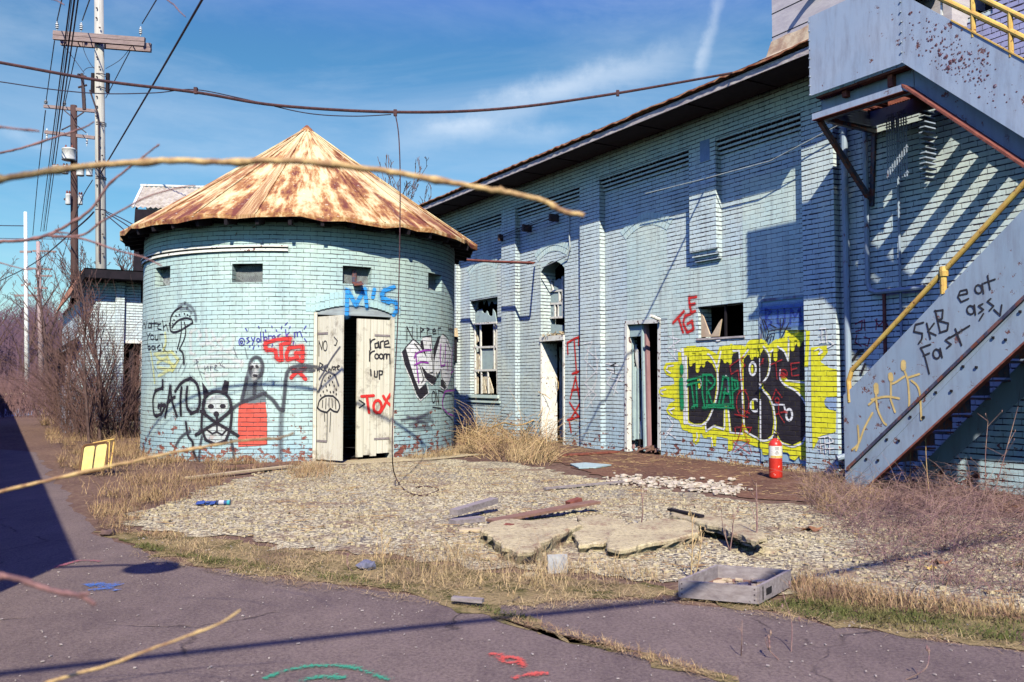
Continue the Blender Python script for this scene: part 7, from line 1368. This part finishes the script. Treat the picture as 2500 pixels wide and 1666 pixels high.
arcs('vines', 'dry vines and brush piled in the corner between the tower and the wall', corner, 620, (.3, 1.1), 84, m_straw2, .0055, 'vines', 1.0)
arcs('vines', 'tan arching stems over the brush by the left doorway', corner, 150, (.5, 1.4), 85, m_straw, .0055, 'vines', 1.3)
grass('dry_grass', 'pale dry grass tuft right of the corner vines', gp([(1170, 1035), (1260, 1030), (1290, 1055), (1230, 1072), (1160, 1065)]), 1400, (.10, .36), 86, m_straw, .003, .4, .8, .15)
grass('weeds', 'thin brown straw patches growing through the gravel apron', gp([(300, 1190), (600, 1085), (920, 1062), (1280, 1090), (1620, 1145), (1900, 1175), (2353, 1210), (2353, 1400), (1800, 1365), (1200, 1305), (800, 1262), (420, 1222)]), 5200, (.015, .07), 87, m_straw2, .0013, .9, .92, .85, cat='weeds')
arcs('brambles', 'denser tangle of dark stems at the foot of the stair', gp([(1850, 1110), (1960, 1095), (2353, 1125), (2400, 1200), (2100, 1230), (1880, 1190)]), 900, (.2, .75), 88, m_bramble, .0026)
grass('weeds', 'ragged weeds along the left edge of the gravel', gp([(200, 1170), (300, 1150), (340, 1180), (300, 1225), (420, 1230), (420, 1245), (240, 1232)]), 2400, (.02, .12), 89, m_straw2, .0018, .7, .7, .5, cat='weeds')
# one long bent vine over the first doorway
vn = MB(); pv = [at(*f('i3', 205, 1400), 16.6), at(*f('i3', 320, 1350), 17.2), at(*f('i3', 450, 1368), 17.6), at(*f('i3', 600, 1300), 17.9), at(*f('i3', 720, 1140), 18.0), at(*f('i3', 815, 1000), 18.0)]; vn.tube(smooth_pts(pv, 6), [.016] * 20 + [.010] * 11, 6)
for (x0, y0, x1, y1) in ((205, 1400, 180, 1530), (760, 1080, 740, 980), (700, 1160, 600, 1100), (600, 1300, 640, 1200), (800, 1010, 770, 830)): vn.tube([at(*f('i3', x0, y0), 17.4), at(*f('i3', (x0 + x1) / 2 + 12, (y0 + y1) / 2), 17.5), at(*f('i3', x1, y1), 17.6)], .007, 4)
tag(vn.build('bent_vine', m_tan), 'long bent tan vine rising from the corner brush to the first doorway', 'vine')
# dead stalks standing alone
def stalk(k, x0, y0, x1, y1, label, seed, br=6, r_=.006, mat=None, Y=None):
    R = random.Random(seed); b = G(*f(k, x0, y0)); t_ = at(*f(k, x1, y1), b.y + R.uniform(-.05, .05)) - b; m = MB(); P0 = smooth_pts([Vector((0, 0, 0)), t_ * .5 + Vector((R.gauss(0, .015), R.gauss(0, .02), 0)), t_], 5); m.tube(P0, [r_ * (1 - .6 * i / (len(P0) - 1)) for i in range(len(P0))], 5)
    for q in range(br):
        p = P0[R.randrange(3, len(P0))]; d = Vector((R.gauss(0, .6), R.gauss(0, .6), 1)).normalized() * t_.length * R.uniform(.1, .35); m.tube([p, p + d * .6, p + d], [r_ * .4, r_ * .3, r_ * .15], 3)
        if R.random() < .6: m.lathe([(.001, -.012), (.006, 0), (.001, .014)], 5, p + d)
    return tag(m.build('dead_stalk', mat or m_bramble, None, False, b), label, 'stalk', 'dead stalks standing in the yard')
stalk('r', 1240, 352, 1236, 95, 'straight dark dead stalk behind the concrete slabs, in line with the white rubble', 1, 2, .007)
stalk('r', 1960, 505, 1960, 75, 'tall straight dead stalk at the right end of the tilted slab', 2, 3, .009)
stalk('r', 1795, 500, 1740, 240, 'dead stalk leaning left in front of the tilted slab', 3, 6, .005); stalk('r', 1795, 505, 1815, 250, 'branching dead stalk in front of the tilted slab', 4, 7, .005)
stalk('r', 1550, 690, 1560, 280, 'straw-coloured bushy stalk left of the black gap under the tilted slab', 5, 16, .006, m_straw); stalk('r', 1570, 680, 1620, 370, 'straw-coloured stalk leaning right beside the bushy one', 6, 12, .005, m_straw)
stalk('z62', 300, 1230, 296, 820, 'reddish stalk with seed heads before the stair foot, leftmost of those', 7, 4, .005, m_straw2); stalk('z62', 500, 1260, 480, 870, 'reddish stalk with seed heads before the tan stick figures', 8, 5, .005, m_straw2); stalk('z62', 610, 1330, 620, 780, 'tall reddish stalk with seed heads before the stair channel', 9, 6, .006, m_straw2); stalk('z62', 715, 1380, 700, 880, 'tall reddish stalk in the dark under the stair', 10, 5, .006, m_straw2); stalk('z62', 1030, 1410, 1035, 960, 'pale stalk with a seed head in the deep shade at the right', 11, 4, .006); stalk('z62', 1050, 1420, 1200, 880, 'long leaning stalk in the deep shade near the right edge', 12, 4, .006); stalk('z62', 570, 1340, 590, 1150, 'short stalk in the gap under the stair channel', 13, 4, .005)
stalk('z65', 940, 1130, 945, 950, 'thin twig standing on the asphalt below the crate', 14, 2, .003); stalk('z65', 1190, 1110, 1140, 800, 'thin twig rising past the right corner of the crate', 15, 5, .003); stalk('z65', 1130, 1150, 1060, 1040, 'dark thin twig at the bottom crack', 16, 4, .003); stalk('z65', 1760, 1250, 1880, 1090, 'slanting thin twig on the asphalt at the lower right', 17, 3, .003); stalk('z64', 1340, 1000, 1330, 900, 'thin pale stalk in the grass strip', 18, 4, .003, m_straw)
stalk('z64', 735, 960, 715, 640, 'cluster stalk of tall straw in the grass strip before the gravel', 19, 18, .004, m_straw); stalk('z64', 540, 880, 500, 790, 'dark short stalk beside the bluish stone', 20, 6, .003)
stalk('D', 1180, 1388, 1190, 1340, 'small straw stalk at the edge of the asphalt', 21, 5, .003, m_straw)
m = MB(); pv = [G(*f('z62', 720, 1380)) + Z * .02, at(*f('z62', 850, 1315), 11.2), at(*f('z62', 1050, 1300), 11.0), at(*f('z62', 1232, 1335), 10.6), at(*f('z62', 1500, 1480), 10.2)]; m.tube(smooth_pts(pv, 6), .005, 4); tag(m.build('arching_stem', m_siding), 'pale arching bramble stem over the dark ground under the stair', 'stem')
# litter specks on asphalt and gravel
R = random.Random(91); m = MB()
for (x, y) in scatter([Vector((-3.2, 1.8, 0)), Vector((4, 1.8, 0)), Vector((4.6, 5, 0)), Vector((0, 6.2, 0)), Vector((-3.2, 7.2, 0))], 1100, R, .3):
    s_ = abs(R.gauss(.0008, .0016)) + .0010; a = R.random() * 6.3; m.obox((x, y, .009), Vector((math.cos(a), math.sin(a), 0)) * s_ * 1.6, Vector((-math.sin(a), math.cos(a), .1)) * s_ * .8, Z * .002)
tag(m.build('litter_specks', MT('dull_chips', (.48, .40, .36), (.36, .30, .28), 30)), 'pale chips and specks scattered over the asphalt', 'litter', None, 'stuff')
m = MB(); AP = gp([(300, 1190), (600, 1085), (920, 1062), (1280, 1090), (1620, 1145), (1900, 1175), (2353, 1210), (2353, 1400), (1800, 1365), (1200, 1305), (800, 1262), (420, 1222)])
for (x, y) in scatter(AP, 9000, R, .25):
    s_ = abs(R.gauss(.007, .006)) + .003; a = R.random() * 6.3; m.obox((x, y, .014), Vector((math.cos(a), math.sin(a), 0)) * s_, Vector((-math.sin(a), math.cos(a), .15)) * s_ * .7, Z * s_ * .5)
tag(m.build('gravel_stones', MT('gravel_stone', (.62, .52, .31), (.28, .21, .16), 30, .85, .3, .004)), 'loose gravel and chips over the pale apron', 'gravel', None, 'stuff')
m = MB()
for (x, y) in scatter(AP, 900, R, .5) + scatter(gp([(1230, 1052), (1420, 1040), (1860, 1095), (1900, 1158), (1620, 1132), (1400, 1095)]), 500, R, .4):
    L = R.uniform(.02, .14); a = R.random() * 6.3; c = Vector((x, y, .024)); d = Vector((math.cos(a), math.sin(a), R.gauss(0, .05))) * L; m.bar(c - d / 2, c + d / 2, .004, .004)
tag(m.build('twig_litter', m_straw2), 'small dead twigs and straws scattered on gravel and soil', 'litter', None, 'stuff')
arcs('thicket', 'dense thin reddish stems crowding around the saplings before the rear wing', gp([(120, 985), (200, 968), (320, 975), (322, 1008), (220, 1015), (140, 1010)]), 1300, (1.0, 3.8), 95, m_twig, .0050, 'thicket', 2.6)
grass('weeds', 'scattered straws lying over the asphalt edge along the whole strip', gp([(300, 1262), (640, 1325), (1000, 1375), (1150, 1388), (1550, 1366), (1760, 1398), (2353, 1490), (2353, 1512), (1760, 1425), (1550, 1392), (1200, 1410), (1000, 1398), (640, 1350), (300, 1285)]), 2600, (.02, .09), 96, m_straw, .0013, .9, .7, .85, cat='weeds')
# ------------------------------------------------------------ branches reaching in close to the viewer
def branch(pts, w_, Y, mat, label, subs=(), taper=.65, seed=0):
    R = random.Random(seed); m = MB(); P0 = [at(x * 1.0625, y * 1.0625, Y + .0004 * i) for i, (x, y) in enumerate(pts)]; r0 = w_ * 1.0625 / 2 / FPX * Y
    d0 = (P0[0] - P0[1]).normalized(); P0 = [P0[0] + d0 * .5 + Vector((-.05, -.05, -.06)), P0[0] + d0 * .2] + P0; P1 = smooth_pts(P0, 6); n = len(P1)
    P1 = [p + Vector((0, 0, R.gauss(0, r0 * .12))) for p in P1]; rr = [r0 * (1.1 - (1.1 - taper) * i / n) * (1.45 if i % 11 == 5 else 1.18 if i % 11 in (4, 6) else 1) * R.uniform(.93, 1.07) for i in range(n)]; m.tube(P1, rr, 10)
    for (sp_, sw_) in subs:
        S0 = smooth_pts([at(x * 1.0625, y * 1.0625, Y) for x, y in sp_], 6); rs_ = sw_ * 1.0625 / 2 / FPX * Y; m.tube(S0, [rs_ * (1 - .5 * i / len(S0)) for i in range(len(S0))], 8)
    o = m.build('branch', mat, None, True); return tag(o, label, 'branch', 'branches reaching in from the left edge')
branch([(-30, 420), (0, 413), (90, 398), (180, 385), (300, 375), (410, 370), (530, 373), (650, 369), (760, 378), (900, 395), (1020, 418), (1130, 436), (1160, 440), (1250, 463), (1290, 484), (1342, 496)], 16, 1.0, m_tan, 'long tan branch crossing in front of the conical roof', (), .75, 1)
branch([(-30, 1138), (0, 1130), (110, 1104), (250, 1072), (400, 1040), (520, 1018), (610, 1008), (640, 1008), (675, 995)], 9, 1.35, m_tan, 'thin tan branch crossing in front of the foot of the tower', (), .5, 2)
branch([(-30, 1312), (0, 1322), (40, 1330), (85, 1345), (130, 1360), (190, 1372), (218, 1390)], 14, .9, m_mauvet, 'short thick mauve branch over the asphalt at the left edge', (([(185, 1366), (206, 1364)], 9),), .7, 3)
branch([(60, 1590), (130, 1562), (250, 1528), (330, 1498), (430, 1462), (500, 1435), (530, 1418), (552, 1402)], 8, 1.1, m_tan, 'slender tan branch over the asphalt at the bottom left', (), .5, 4)
branch([(-30, 562), (0, 556), (60, 552), (105, 542), (160, 515), (210, 480), (250, 425), (285, 395), (320, 368), (340, 352), (366, 333)], 9, 1.6, m_mauvet, 'forked mauve branch rising from the left edge past the poles', (([(105, 542), (160, 545), (200, 552), (270, 576), (330, 592), (372, 612)], 6), ([(120, 545), (190, 540), (230, 512), (290, 478), (345, 450), (420, 430), (450, 428)], 6), ([(100, 545), (130, 535), (160, 537)], 6)), .35, 5)
branch([(-30, 358), (0, 352), (60, 338), (120, 318), (170, 302), (200, 290), (216, 280)], 6, 1.8, m_mauvet, 'thin reddish branch curving up to the tall pale pole', (), .5, 6)
branch([(-30, 290), (0, 292), (40, 297), (90, 302)], 6, 1.2, m_mauvet, 'short blurred branch tip at the left edge above the others', (), .7, 7)
branch([(360, -30), (385, 0), (400, 12), (412, 26), (427, 40)], 4, 2.2, m_mauvet, 'dark twig tip hanging from the top edge right of the tall pole', (), .5, 8)
branch([(60, -25), (95, -8), (130, 2), (148, 12)], 4, 2.2, m_mauvet, 'dark twig tip hanging from the top edge left of the tall pole', (), .5, 9)
branch([(-30, 598), (0, 604), (50, 618), (75, 620)], 4, 1.9, m_mauvet, 'small low twig at the left edge under the forked branch', (), .5, 10)
branch([(-30, 1700), (40, 1660), (150, 1600)], 6, 1.1, m_mauvet, 'branch just below the frame that shades the asphalt', (), .5, 11)
